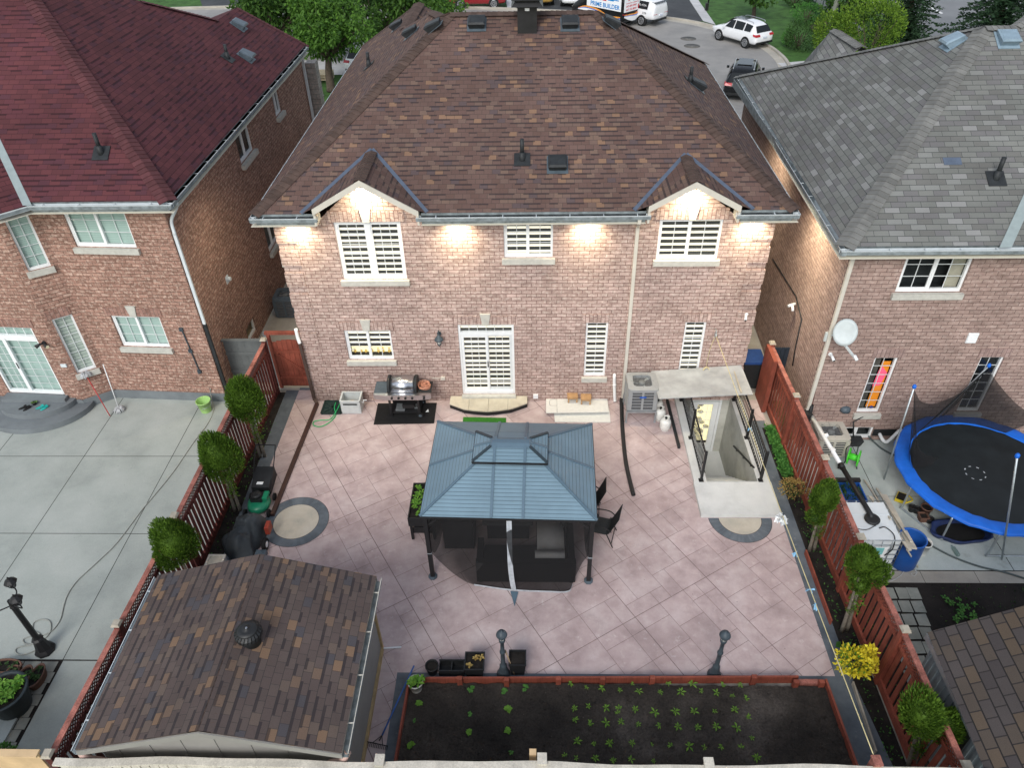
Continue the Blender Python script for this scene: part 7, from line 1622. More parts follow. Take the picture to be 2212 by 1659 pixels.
# triple lamp in the left yard
c = r7(295, 900); TL = T('lamp_post', 'black triple-lantern lamp post in the left yard beside potted plants', 'lamp post', (c.x, c.y, 0)); b = MB(); b.lathe([(.20, 0), (.20, .05), (.15, .12), (.10, .38), (.12, .42), (.08, .46), (.06, .52), (.055, 1.5), (.07, 1.55), (.05, 1.6), (.04, 1.75)], (0, 0, 0), 8); b.out('column', 'black_metal', TL, local=True)
for k in range(3):
    a = R_(100+120*k); e = Vector((.30*math.cos(a), .30*math.sin(a), 1.78)); b = MB(); b.tube(smooth_path([(0, 0, 1.6), e*.5+Vector((0, 0, .72)), e*.95+Vector((0, 0, -.05)), e], 5), .014, 6); b.out('arm', 'black_metal', TL, local=True)
    b = MB(); b.lathe([(.03, 0), (.06, .03), (.10, .16)], e, 8, cap=False); b.out('glass', 'glass', TL, local=True); b = MB(); b.lathe([(.125, .155), (.12, .17), (.07, .23), (.03, .25), (.01, .31)], e, 8); b.lathe([(.02, -.03), (.04, 0), (.062, .03)], e, 8)
    for j in range(6): u = j*1.047; b.tube([e+Vector((.06*math.cos(u), .06*math.sin(u), .03)), e+Vector((.105*math.cos(u), .105*math.sin(u), .16))], .006, 4)
    b.out('lantern_hood', 'black_metal', TL, local=True)
flat('terracotta', (.16, .085, .06), .7, var=.2); flat('pot_dark', (.03, .042, .048), .5)
for i, (x, y, ry, lab) in enumerate(((232, 1065, .26, 'right end of the trough group'), (150, 1075, .26, 'middle of the trough group'), (75, 1050, .18, 'just above the large round tub'))): c = r7(x, y, .18); pot('oval brown planter of seedlings, '+lab, Vector((c.x, c.y, 0)), .13, .2, 'terracotta', ry=ry, taper_=.85, plant=(4, .10, 'leaf_dark'), grp='oval planters in the left yard', seed=i)
c = r7(40, 1000, .18); pot('long oval brown planter lying crosswise behind the others', Vector((c.x-.03, c.y, 0)), .34, .2, 'terracotta', ry=.15, taper_=.85, plant=(5, .09, 'leaf_dark'), grp='oval planters in the left yard')
c = r7(20, 1170, .55); pot('large round dark tub of lettuce at the lower left edge', Vector((c.x, c.y, 0)), .42, .58, 'pot_dark', taper_=.72, plant=(26, .14, 'leaf_lettuce'))
b = MB(); c = r7(30, 1420, .05); b.box(c+Vector((-.5, -.25, -.04)), c+Vector((.10, .25, .0))); tag(b.out('paving_stone', 'concrete_right'), 'pale blue-grey paving stone at the bottom left corner', 'stone')
t = T('weed_clump', 'small green weed clump on the old paving at bottom left', 'plant', r7(20, 1590)); b = MB(); foliage(b, t.location+Vector((0, 0, .08)), .22, .2, .12, 260, .08, random.Random(4)); b.out('leaves', 'leaf_bean', t, fixn=False)
# ------------------------------------------------------------------ right yard
def zr_(x, y, z=0.): return G((3050+x/3.0723)/1.704, (1600+y/3.0723)/1.704, z)
def zs(x, y, z=0.): return G((3050+x/3.0723)/1.704, (1150+y/3.0723)/1.704, z)
flat('tramp_blue', (.012, .13, .58), .45, var=.18, sc=2.5, bmp=.1); flat('tramp_mat', (.012, .016, .018), .7, var=.3, sc=2)
ZT = .86; tc = zr_(1660, 432, ZT); lf = zr_(722, 230, ZT); bt = zr_(1500, 1000, ZT); RT = 2.02
TC = Vector((lf.x+RT*1.0, tc.y+.08, ZT)); TR = T('trampoline', 'large round trampoline with blue edge pad and black net in the right yard', 'trampoline', (TC.x, TC.y, 0))
b = MB(); n = 64; A = arc((TC.x, TC.y), RT-.30, 0, 2*math.pi, n)[:-1]; b.f([(x, y, ZT-.015) for x, y in A]); mt_ = b.out('mat', 'tramp_mat', TR)
b = MB()
for k in range(8): a0 = k*.785; ring = [(tc.x+.24*math.cos(a0+d), tc.y+.24*math.sin(a0+d)) for d in (0, .13, .26)]; inn = [(tc.x+.215*math.cos(a0+d), tc.y+.215*math.sin(a0+d)) for d in (0, .13, .26)]; [b.f([(*inn[i], ZT-.011), (*ring[i], ZT-.011), (*ring[i+1], ZT-.011), (*inn[i+1], ZT-.011)]) for i in (0, 1)]
b.outs('mat_mark', 'zip_grey', mt_)
b = MB(); prof = [(RT-.34, ZT), (RT-.28, ZT+.025), (RT-.04, ZT+.03), (RT+.02, ZT+.01), (RT+.025, ZT-.04)]; rings = []
for r_, z in prof: rings.append([b.bm.verts.new((TC.x+(r_+(.012*math.sin(k*2.3) if r_ < RT-.1 else .02*math.sin(k*1.7)))*math.cos(2*math.pi*k/n), TC.y+(r_+(.012*math.sin(k*2.3) if r_ < RT-.1 else .02*math.sin(k*1.7)))*math.sin(2*math.pi*k/n), z+.006*math.sin(k*3.1))) for k in range(n)])
for p, q in zip(rings, rings[1:]):
    for i in range(n): b.bm.faces.new((p[i], p[(i+1) % n], q[(i+1) % n], q[i])).smooth = True
b.out('edge_pad', 'tramp_blue', TR); b = MB(); b.tube([(TC.x+(RT-.03)*math.cos(2*math.pi*k/48), TC.y+(RT-.03)*math.sin(2*math.pi*k/48), ZT-.04) for k in range(49)], .025, 8); b.out('frame_ring', 'galv', TR)
poles = []
for px, py, gx_ in ((1975, 838, (1948, 1050)), (2149, 765, None), (2196, 985, None)): pass
for k in range(3):
    a = R_([205, 260, 330][k]) if False else R_([210, 270, 325][k]); d = .28; P = [(TC.x+(RT-.03)*math.cos(a+s*d), TC.y+(RT-.03)*math.sin(a+s*d)) for s in (-1, 1)]
    b = MB(); b.tube(smooth_path([(*P[0], ZT-.05), (P[0][0], P[0][1], .1), (P[0][0]*.95+P[1][0]*.05, P[0][1]*.95+P[1][1]*.05, .03), (P[1][0]*.95+P[0][0]*.05, P[1][1]*.95+P[0][1]*.05, .03), (P[1][0], P[1][1], .1), (*P[1], ZT-.05)], 5), .024, 8); b.out('leg', 'galv', TR)
def tpole(top, foot):
    b = MB(); b.tube([foot, top], .022, 8); o = b.out('net_pole', 'galv', TR); b = MB(); b.lathe([(.03, -.05), (.045, -.03), (.045, .03), (.02, .06)], top, 10); b.out('pole_cap', 'tramp_blue', o)
def ring_at(a, r=RT+.03): return Vector((TC.x+r*math.cos(a), TC.y+r*math.sin(a), 0))
a1 = R_(165); f1_ = ring_at(a1); t1 = FY((3050+970/3.0723)/1.704, (1150+840/3.0723)/1.704, f1_.y); tpole(t1, f1_)
a2 = R_(110); f2_ = ring_at(a2); t2 = FY((3050+1815/3.0723)/1.704, (1150+600/3.0723)/1.704, f2_.y); tpole(t2, Vector((f2_.x, f2_.y, 0)))
a3 = R_(262); f3_ = ring_at(a3); t3 = FY((3050+2135/3.0723)/1.704, (1600+240/3.0723)/1.704, f3_.y); tpole(t3, Vector((f3_.x, f3_.y, .05)))
def ringtop(a, z): v = ring_at(a, RT-.3); v.z = z; return v
zt1, zt2 = t1.z, t2.z
nl = [(970, 865), (1010, 960), (1060, 1015), (1200, 1030), (1400, 955), (1580, 855), (1700, 765), (1808, 645)]; tops = [FY((3050+x/3.0723)/1.704, (1150+y/3.0723)/1.704, f1_.y+(f2_.y-f1_.y)*i/7) for i, (x, y) in enumerate(nl)]
bots = [ringtop(R_(a), ZT+.02) for a in (168, 155, 140, 125, 108)]; bots[0] = ring_at(R_(172), RT-.28); bots[0].z = ZT+.02
net(tops, bots, sag=.03, n=30).out('netting', 'net_tramp', TR)
tops = [FY((3050+x/3.0723)/1.704, (1150+y/3.0723)/1.704, f2_.y-.12*i) for i, (x, y) in enumerate([(1818, 645), (1900, 780), (2050, 960), (2200, 1090), (2420, 1200)])]; bots = [ringtop(R_(a), ZT+.02) for a in (108, 92, 72, 50)]; net(tops, bots, sag=.03, n=30).out('netting', 'net_tramp', TR)
tops = [t1+Vector((.02, 0, -.06)), ring_at(R_(172), RT-.3)+Vector((.05, 0, 1.4)), ring_at(R_(160), RT-.9)+Vector((.1, 0, ZT+.05))]; bots = [ring_at(R_(178), RT-.3)+Vector((0, 0, ZT+.02)), ring_at(R_(178), RT-.5)+Vector((0, 0, ZT+.02)), ring_at(R_(172), RT-.8)+Vector((0, 0, ZT+.02))]; net(tops, bots, sag=.04, n=16).out('netting', 'net_tramp', TR)
b = MB(); b.tube([t2+Vector((0, 0, -.1)), ringtop(R_(125), ZT+.02)], .012, 5); b.tube([t2+Vector((0, 0, -.1)), ringtop(R_(104), ZT+.3)], .012, 5); b.out('net_strap', 'black_plastic', TR)
# water tank in a cage
flat('tank_milk', (.62, .66, .68), .35, var=.08, sc=2); TW = T('water_tank', 'white plastic water tank in a galvanised cage behind the right fence', 'water tank', (13.98, -5.4, 0)); x0, x1, y0, y1 = 13.40, 14.46, -5.98, -4.82
b = MB(); b.box((x0+.03, y0+.03, .14), (x1-.03, y1-.03, .98)); b.bevel(.07, 3); b.box((x0+.03, (y0+y1)/2-.20, .975), (x1-.03, (y0+y1)/2-.18, .99)); b.box((x0+.03, (y0+y1)/2+.18, .975), (x1-.03, (y0+y1)/2+.20, .99)); tb = b.outs('tank', 'tank_milk', TW); b = MB(); b.lathe([(.16, .98), (.17, 1.0), (.17, 1.03), (.12, 1.04)], ((x0+x1)/2+.05, (y0+y1)/2+.02, 0), 18); b.out('lid', 'black_plastic', tb)
b = MB()
for z in (.20, .36, .52, .68, .84, 1.0): b.tube([(x0, y0, z), (x1, y0, z), (x1, y1, z), (x0, y1, z), (x0, y0, z)], .012, 6)
for i in range(6): t_ = i/5; xx, yy = x0+(x1-x0)*t_, y0+(y1-y0)*t_; b.tube([(xx, y0, .14), (xx, y0, 1.0)], .011, 6); b.tube([(xx, y1, .14), (xx, y1, 1.0)], .011, 6); b.tube([(x0, yy, .14), (x0, yy, 1.0)], .011, 6); b.tube([(x1, yy, .14), (x1, yy, 1.0)], .011, 6)
b.out('cage', 'galv', TW); b = MB(); b.box((x0, y0, .10), (x1, y1, .135)); b.box((x0, y0, 0), (x0+.1, y1, .10)); b.box((x1-.1, y0, 0), (x1, y1, .10)); b.out('pallet', 'galv', TW)
flat('label_teal', (.20, .52, .52), .5); b = MB(); b.box((x0+.48, y0-.022, .46), (x0+.78, y0-.014, .80)); lb = b.out('label_plate', 'white_vinyl', TW); b = MB(); b.box((x0+.50, y0-.025, .55), (x0+.70, y0-.0225, .78)); b.out('label_print', 'label_teal', lb)
b = MB(); b.tube(smooth_path([(x0+.65, y0+.35, 1.0), (x0+.75, y0+.30, 1.08), (x0+.88, y0+.1, 1.03), (x0+.85, y0-.06, .8), (x0+.75, y0-.05, .55)], 6), .013, 6); b.tube(smooth_path([(x0+.1, y0+.35, 1.0), (x0+.35, y0+.30, 1.0), (x0+.6, y0+.42, 1.01)], 5), .009, 5); tag(b.out('hose', 'black_plastic'), 'thin black hose looped over the front of the white water tank', 'hose')
flat('barrel_blue', (.015, .085, .33), .4, var=.12); c = zr_(970, 1165, .88); BR_ = T('barrel', 'blue open plastic barrel between the water tank and white bucket', 'barrel', (c.x-.02, c.y, 0)); b = MB(); b.lathe([(.26, 0), (.285, .05), (.29, .45), (.285, .84), (.295, .85), (.295, .88), (.27, .88), (.265, .84), (.26, .1), (.001, .1)], (0, 0, 0), 26, cap=False); b.out('body', 'barrel_blue', BR_, local=True); b = MB(); b.lathe([(.262, .3), (.001, .3)], (0, 0, 0), 20, cap=False); b.out('contents', 'soil', BR_, local=True)
c = zr_(1085, 1225, .36); pot('white bucket with brown contents beside the blue barrel', Vector((c.x+.02, c.y+.02, 0)), .155, .37, 'pot_white', taper_=.85, cat='bucket')
flat('plank', (.50, .46, .38), .8, var=.2, sc=4); 
for i, (p, q, w, lab) in enumerate((((620, 680, .35), (955, 1290, 1.0), .16, 'widest pale plank lying over the tank and barrel'), ((470, 700, .55), (920, 1310, 1.04), .07, 'narrow plank left of the widest one over the barrel'), ((545, 610, .2), (935, 1215, 1.06), .05, 'thin pale strip of wood lying on the widest plank'), ((405, 515, .05), (700, 960, 1.04), .035, 'long thin grey stick reaching from ground to the tank top'))): b = MB(); b.bar(zr_(*p), zr_(*q), w, .03); tag(b.out('plank', 'plank'), lab, 'plank', 'planks on the water tank')
b = MB(); b.bar(zr_(885, 1300, .9), zr_(1010, 1500, .02), .03, .03); tag(b.out('plank', 'plank'), 'pale batten leaning from the blue barrel down to the concrete', 'plank')
# white then black downpipe into the tank
a, m_, e = Vector((13.62, -1.80, 1.05)), zr_(170, 260, .0), Vector(((x0+x1)/2+.05, (y0+y1)/2+.05, 1.05)); s = FX(1743, 833, 13.62); 
d = e-a; b = MB(); b.tube([a+Vector((0, .04, .25)), a, a+d*.04], .058, 10); PP = T('drain_pipe', 'white and black plastic pipe running from the downspout into the water tank', 'pipe', a); b.out('elbow', 'black_plastic', PP); b = MB(); b.tube([a+d*.04, a+d*.54], .052, 12); b.tube([a+d*.25+Vector((.0, 0, 0)), a+d*.25+Vector((.10, -.0, .06))], .05, 10); b.lathe([(.06, 0), (.06, .06)], a+d*.4, 12); b.out('white_length', 'white_vinyl', PP)
b = MB(); b.tube([a+d*.53, a+d*.985, e+Vector((0, -.02, -.08))], .058, 12); b.tube([a+d*.53, a+d*.57], .07, 12); b.out('black_length', 'black_plastic', PP); b = MB(); b.box((13.46, -1.98, .0), (13.6, -1.78, 1.15)); b.out('rain_diverter', 'black_plastic', H3)
# dish, hose reel and the rest
q = FY(1810, 735, -1.7); SD = T('satellite_dish', 'pale grey satellite dish on the right house wall above the white camera', 'satellite dish', (13.5+.3, -1.7, q.z)); c = FY(1826, 718, -2.0); mm_ = Matrix.Translation(c)@Vector((-.35, -.78, .42)).to_track_quat('Z', 'Y').to_matrix().to_4x4()
flat('dish_grey', (.50, .55, .55), .45, var=.08); b = MB(); b.lathe([(.001, -.06), (.12, -.05), (.22, -.025), (.29, .0), (.295, .008), (.22, -.012), (.12, -.036), (.001, -.045)], (0, 0, 0), 28, sx=.92, sy=1.12, cap=False); b.xf(mm_); b.out('dish', 'dish_grey', SD)
b = MB(); e = c+Vector((.20, -.55, -.42)); b.bar(c+Vector((-.02, .0, -.25)), e, .05, .04); b.tube([c+Vector((-.12, .1, -.12)), Vector((c.x-.25, -1.68, c.z-.32))], .025, 8); b.box((c.x-.32, -1.74, c.z-.45), (c.x-.18, -1.68, c.z-.2)); b.out('arm', 'dish_grey', SD); b = MB(); b.tube([e, e+Vector((-.05, .10, .08))], .04, 10); b.out('receiver', 'white_vinyl', SD)
b = MB(); b.tube(smooth_path([(c.x-.2, -1.69, c.z-.4), (c.x-.18, -1.69, 2.4), (c.x-.1, -1.69, 1.2), (c.x-.05, -1.69, .3), (c.x+.3, -1.69, .1)], 5), .008, 5); b.out('cable', 'red_dark', H3)
flat('reel_green', (.08, .62, .04), .45); c = zr_(285, 255, .32); HR = T('hose_reel', 'bright green hose reel cart on the right concrete beside the pipe', 'hose reel', (c.x, c.y, 0))
for s in (-.12, .12):
    b = MB(); ax = Vector((.80, -.5, .1)).normalized(); M_ = Matrix.Translation(c+ax*s)@ax.to_track_quat('Z', 'Y').to_matrix().to_4x4(); n = 24
    for r0, r1 in ((.16, .22), (.03, .075)):
        b.lathe([(r0, -.012), (r1, -.012), (r1, .012), (r0, .012), (r0, -.012)], (0, 0, 0), n, cap=False)
    for k in range(4): u = k*1.571; b.bar((.07*math.cos(u), .07*math.sin(u), 0), (.17*math.cos(u), .17*math.sin(u), 0), .05, .02)
    b.xf(M_); b.out('reel_flange', 'reel_green', HR)
b = MB(); b.tube([c-ax*.12, c+ax*.12], .09, 14); b.out('drum', 'reel_green', HR); b = MB(); b.tube(smooth_path([zr_(125, 345, .1), zr_(190, 300, .35), zr_(205, 150, .9), zr_(330, 120, .95), zr_(310, 250, .35), zr_(320, 390, .03)], 5), .013, 6); b.out('cart_frame', 'black_metal', HR)
b = MB(); p = zr_(128, 345, .1); b.cyl(p-ax*.03, p+ax*.03, .10, n=18); w = b.out('wheel', 'rubber', HR); b = MB(); b.cyl(p+ax*.028, p+ax*.04, .065, n=14); b.out('hub', 'reel_green', w)
c = zr_(300, 90, .1); b = MB(); b.hexa(taper(c.x-.16, c.x+.16, c.y-.12, c.y+.12, .03, .24, .04)); b.bevel(.04, 2); b.tube([(c.x-.1, c.y, .3), (c.x-.18, c.y+.1, .75), (c.x+.05, c.y+.15, .9)], .018, 6); mw = tag(b.out('yard_vacuum', 'vent_dark'), 'dark garden machine with a handle beside the green hose reel', 'garden machine')
PB = T('planter_box', 'blue planter box of dark plants between the fence and white tank', 'planter', zr_(230, 640)); q = [zr_(110, 575, .45), zr_(310, 575, .45)]; x0, x1, y1 = q[0].x, q[1].x+.12, q[0].y+.12; y0 = y1-.62; b = MB()
for p_, q_ in (((x0, y0, 0), (x1, y0+.03, .45)), ((x0, y1-.03, 0), (x1, y1, .45)), ((x0, y0+.03, 0), (x0+.03, y1-.03, .45)), ((x1-.03, y0+.03, 0), (x1, y1-.03, .45)), ((x0+.03, y0+.03, 0), (x1-.03, y1-.03, .3))): b.box(p_, q_)
b.out('box', 'barrel_blue', PB); b = MB(); b.box((x0-.03, y1-.02, .452), (x1+.02, y1+.08, .52)); b.out('rim', 'black_plastic', PB); b = MB(); foliage(b, ((x0+x1)/2, (y0+y1)/2, .36), (x1-x0)*.46, (y1-y0)*.45, .13, 420, .08, random.Random(6)); b.out('plants', 'leaf_dark', PB, fixn=False)
flat('tray_yellow', (.62, .48, .03), .45); q = [zr_(738, 755), zr_(862, 800), zr_(895, 715), zr_(775, 672)]; c = (q[0]+q[2])/2; b = MB(); YT = T('tray', 'yellow wheeled tray full of dark soil under the trampoline edge', 'tray', c); b = MB(); P = [v+(c-v)*.0 for v in q]; b.slab([v+Vector((0, 0, .10)) for v in P], .08); b.out('tray_body', 'tray_yellow', YT); b = MB(); b.slab([v+(c-v)*.12+Vector((0, 0, .106)) for v in P], .004); b.out('soil', 'soil', YT); b = MB(); b.tube(smooth_path([q[1]+Vector((0, 0, .08)), q[1].lerp(q[2], .4)+Vector((.12, -.02, .1)), q[2]+Vector((0, 0, .08))], 6), .018, 6); b.out('handle', 'tray_yellow', YT)
for i, (x, y, r_, h_, m, lab) in enumerate(((935, 870, .085, .16, 'black_plastic', 'black plant pot, left of a touching pair under the trampoline'), (988, 885, .085, .15, 'black_plastic', 'black plant pot, right of a touching pair under the trampoline'), (1080, 905, .13, .26, 'terracotta', 'tall brown plant pot under the trampoline edge'), (1055, 975, .10, .18, 'terracotta', 'reddish square-sided pot in front of the tall brown pot'), (1133, 995, .09, .14, 'black_plastic', 'lone black pot nearest the trampoline leg'))): c = zr_(x, y); pot(lab, Vector((c.x, c.y+.02, 0)), r_, h_, m, grp='small pots under the trampoline', seed=i, sq=(i == 3))
flat('tub_blue', (.02, .035, .11), .5, var=.3); c = zr_(1490, 1110, .05); ST = T('sandbox_shell', 'dark blue scalloped tub lying under the trampoline', 'tub', (c.x, c.y, 0)); b = MB(); n = 36; prof = [(.62, .0), (.70, .10), (.74, .16), (.66, .15), (.60, .05), (.001, .05)]; rings = []
for r_, z in prof: rings.append([b.bm.verts.new((r_*(1+.06*math.sin(6*2*math.pi*k/n))*math.cos(2*math.pi*k/n), .5*r_*(1+.06*math.sin(6*2*math.pi*k/n))*math.sin(2*math.pi*k/n), z)) for k in range(n)])
for p, q in zip(rings, rings[1:]):
    for i in range(n): b.bm.faces.new((p[i], p[(i+1) % n], q[(i+1) % n], q[i])).smooth = True
b.out('shell', 'tub_blue', ST, local=True); b = MB(); b.lathe([(.56, .055), (.001, .056)], (0, 0, 0), 24, sy=.5, cap=False); b.out('floor', 'rubber', ST, local=True)
b = MB(); a, e = zr_(1390, 1255, .05), zr_(1470, 1370, .05); b.tube([a, a.lerp(e, .15), a.lerp(e, .25), a.lerp(e, .95), e], [.018, .02, .05, .05, .04], 12); tag(b.out('bottle', 'bottle_clear'), 'clear plastic bottle lying on the right concrete', 'bottle') if 'bottle_clear' in MATS else (glassm('bottle_clear', (.75, .82, .80), .7), tag(b.out('bottle', 'bottle_clear'), 'clear plastic bottle lying on the right concrete', 'bottle'))
flat('hose_slate', (.09, .11, .11), .6); b = MB(); b.tube(smooth_path([zr_(1140, 1245, .02), zr_(1400, 1380, .02), zr_(1700, 1490, .02), zr_(2000, 1560, .02), zr_(2260, 1640, .02), zr_(2500, 1700, .02)], 6), .022, 7); tag(b.out('garden_hose', 'hose_slate'), 'dark thick hose crossing the right concrete in front of the trampoline', 'hose')
b = MB(); b.tube(smooth_path([zr_(455, 20, .4), zr_(500, 70, .05), zr_(590, 150, .02), zr_(690, 210, .02), zr_(760, 240, .02)], 6), .024, 7); tag(b.out('garden_hose', 'hose_slate'), 'short dark hose from the right house wall under the trampoline', 'hose')
flat('cord_white', (.5, .5, .48), .6); b = MB(); P = [zr_(960, 1500, .03), zr_(990, 1560, .02), zr_(930, 1575, .02), zr_(970, 1600, .02), zr_(1000, 1550, .02), zr_(940, 1540, .02), zr_(880, 1500, .02), zr_(820, 1590, .02), zr_(700, 1660, .02), zr_(600, 1640, .02), zr_(700, 1600, .02)]; b.tube(smooth_path(P, 6), .008, 5); tag(b.out('cord', 'cord_white'), 'loose white cord on the edging by the blue barrel', 'cord')
t = T('leafy_plant', 'pale green leafy plant in the dark soil above the old shed', 'plant', r9(1800, 640)); b = MB(); r = random.Random(9)
for _ in range(18): s = rosette(r, 6, .10, .05, .06); s.xf(Matrix.Translation(t.location+Vector((r.uniform(-.25, .35), r.uniform(-.35, .3), .0)))); me = bpy.data.meshes.new('t'); s.bm.to_mesh(me); s.bm.free(); b.bm.from_mesh(me); bpy.data.meshes.remove(me)
b.out('leaves', 'leaf_bean', t, fixn=False)
b = MB()
for _ in range(200): leaf(b, (r.uniform(13.3, 13.75), r.uniform(-9.5, -6.4), 0), (rvec(r)+Vector((0, 0, .4))).normalized()*.07, .03, rvec(r))
for _ in range(260): leaf(b, (r.uniform(15, 18), r.uniform(-8.3, -6.4), 0), (rvec(r)+Vector((0, 0, .4))).normalized()*.06, .03, rvec(r))
o = b.out('weeds', 'leaf_dark', fixn=False); o['kind'] = 'stuff'
# ------------------------------------------------------------------ the street in front
def gp(pts, z): return [tuple(G(x, y, z))[:2] for x, y in pts]
FARE = [(300, 20), (470, 15), (640, 11), (800, 11), (940, 13), (1100, 19), (1270, 27), (1421, 37), (1490, 46), (1543, 58), (1605, 76), (1657, 99), (1690, 125), (1703, 146)]
fe = [tuple(p)[:2] for p in smooth_path([(*q, 0) for q in gp(FARE, 0)], 5)]
NEAR = [(23.2, 27.5), (22.5, 22), (13.6, 20), (13.4, 12.2), (12.3, 12.2), (9, 27), (0, 31.2), (-5.0, 32.2), (-9, 33.2), (-45, 37)]
b = MB(); b.f([(x, y, -.035) for x, y in fe+NEAR]); struct('street', b, 'asphalt_grey')
def kerb(path, w, z0, z1, off=0., name='kerb', m='kerb_concrete'):
    b = MB(); P = [Vector((x, y, 0)) for x, y in path]; nn = []
    for i in range(len(P)): d = (P[min(i+1, len(P)-1)]-P[max(i-1, 0)]).normalized(); nn.append(Vector((-d.y, d.x, 0)))
    for i in range(len(P)-1):
        a, c = P[i]+nn[i]*off, P[i+1]+nn[i+1]*off; e, f = P[i]+nn[i]*(off+w), P[i+1]+nn[i+1]*(off+w); zz = Vector((0, 0, 1))
        b.hexa([a+zz*z0, e+zz*z0, f+zz*z0, c+zz*z0, a+zz*z1, e+zz*z1, f+zz*z1, c+zz*z1])
    bmesh.ops.remove_doubles(b.bm, verts=b.bm.verts, dist=.001); return struct(name, b, m)
kerb(fe, .18, -.05, .10); kerb(fe, -.55, -.05, -.025, -.002, 'gutter_strip')
sheet('driveway', [gp([(1425, -14), (1481, -14), (1518, 44), (1470, 40), (1423, 34)], 0), gp([(1110, -20), (1262, -20), (1256, 21), (1112, 15)], 0), gp([(425, -20), (560, -20), (505, 12), (438, 14)], 0)], -.02, 'asphalt_dark')
sheet('walkway', [gp([(1481, -14), (1500, -14), (1546, 52), (1519, 44)], 0), gp([(1742, -14), (1764, -14), (1868, 62), (1842, 70)], 0), gp([(675, 205), (700, 205), (668, 150), (655, 150)], 0), gp([(1680, 135), (1760, 128), (1770, 142), (1695, 146)], 0), gp([(560, 160), (1000, 160), (1000, 135), (560, 128)], 0), gp([(1088, -20), (1108, -20), (1110, 16), (1096, 16)], 0)], -.018, 'sidewalk')
sheet('main_road', [gp([(1838, -24), (1880, 14), (2000, 84), (2150, 150), (2600, 150), (2600, -24)], 0)], -.02, 'road_far')
b = MB(); b.f([(x, y, -.012) for x, y in gp([(2000, 10), (2004, 9), (2038, 27), (2033, 28.5)], 0)]); flat('road_paint', (.72, .72, .70), .7); struct('road_marking', b, 'road_paint')
for px, py in ((1495, 97.5), (1487, 81.5)):
    c = G(px, py); b = MB(); b.lathe([(.55, -.033), (.55, -.028), (.001, -.027)], (c.x, c.y, 0), 22, cap=False); b.lathe([(.34, -.026), (.34, -.02), (.001, -.02)], (c.x, c.y, 0), 18, cap=False)
    tag(b.out('manhole_cover', 'manhole'), 'round manhole cover in the grey street, '+('nearer to the brown roof' if py > 90 else 'farther up the street'), 'manhole') if 'manhole' in MATS else (flat('manhole', (.13, .125, .115), .8, var=.3), tag(b.out('manhole_cover', 'manhole'), 'round manhole cover in the grey street, nearer to the brown roof', 'manhole'))
# ---- vehicles
flat('paint_white', (.80, .81, .82), .25, coat=.6, var=.03, spec=.5); flat('paint_black', (.008, .009, .010), .25, coat=.15, var=.1, spec=.25); flat('paint_red', (.26, .012, .016), .2, coat=.8, var=.1, spec=.5); flat('paint_gold', (.40, .24, .06), .3, coat=.6, var=.1); flat('car_glass', (.012, .015, .017), .08, spec=.3, var=.1)
flat('rim_alloy', (.45, .46, .48), .3, .8, var=.1); flat('tail_red', (.40, .012, .02), .2, spec=.5); flat('head_clear', (.70, .72, .74), .15, spec=.6); flat('plate_white', (.62, .66, .74), .4)
SUV = [(-2.36, .42, .70, .72, .78, .70), (-2.28, .32, .92, .95, .88, .80), (-2.12, .28, 1.03, 1.12, .92, .78), (-1.80, .26, 1.06, 1.58, .94, .64), (-1.0, .26, 1.03, 1.68, .94, .66), (0., .26, 1.0, 1.69, .94, .66), (.50, .26, .99, 1.62, .94, .64), (1.22, .26, .99, 1.04, .93, .80), (1.75, .27, .95, .98, .91, .78), (2.15, .3, .82, .86, .84, .70), (2.34, .38, .60, .64, .70, .55)]
VAN = [(-2.55, .40, 1.0, 2.0, .95, .86), (-2.50, .32, 1.1, 2.12, .98, .88), (-1.5, .28, 1.1, 2.18, .99, .90), (0., .28, 1.1, 2.18, .99, .90), (1.1, .28, 1.1, 2.10, .99, .84), (1.75, .28, 1.1, 1.30, .97, .84), (2.3, .3, .95, 1.02, .92, .78), (2.5, .38, .6, .68, .82, .66)]
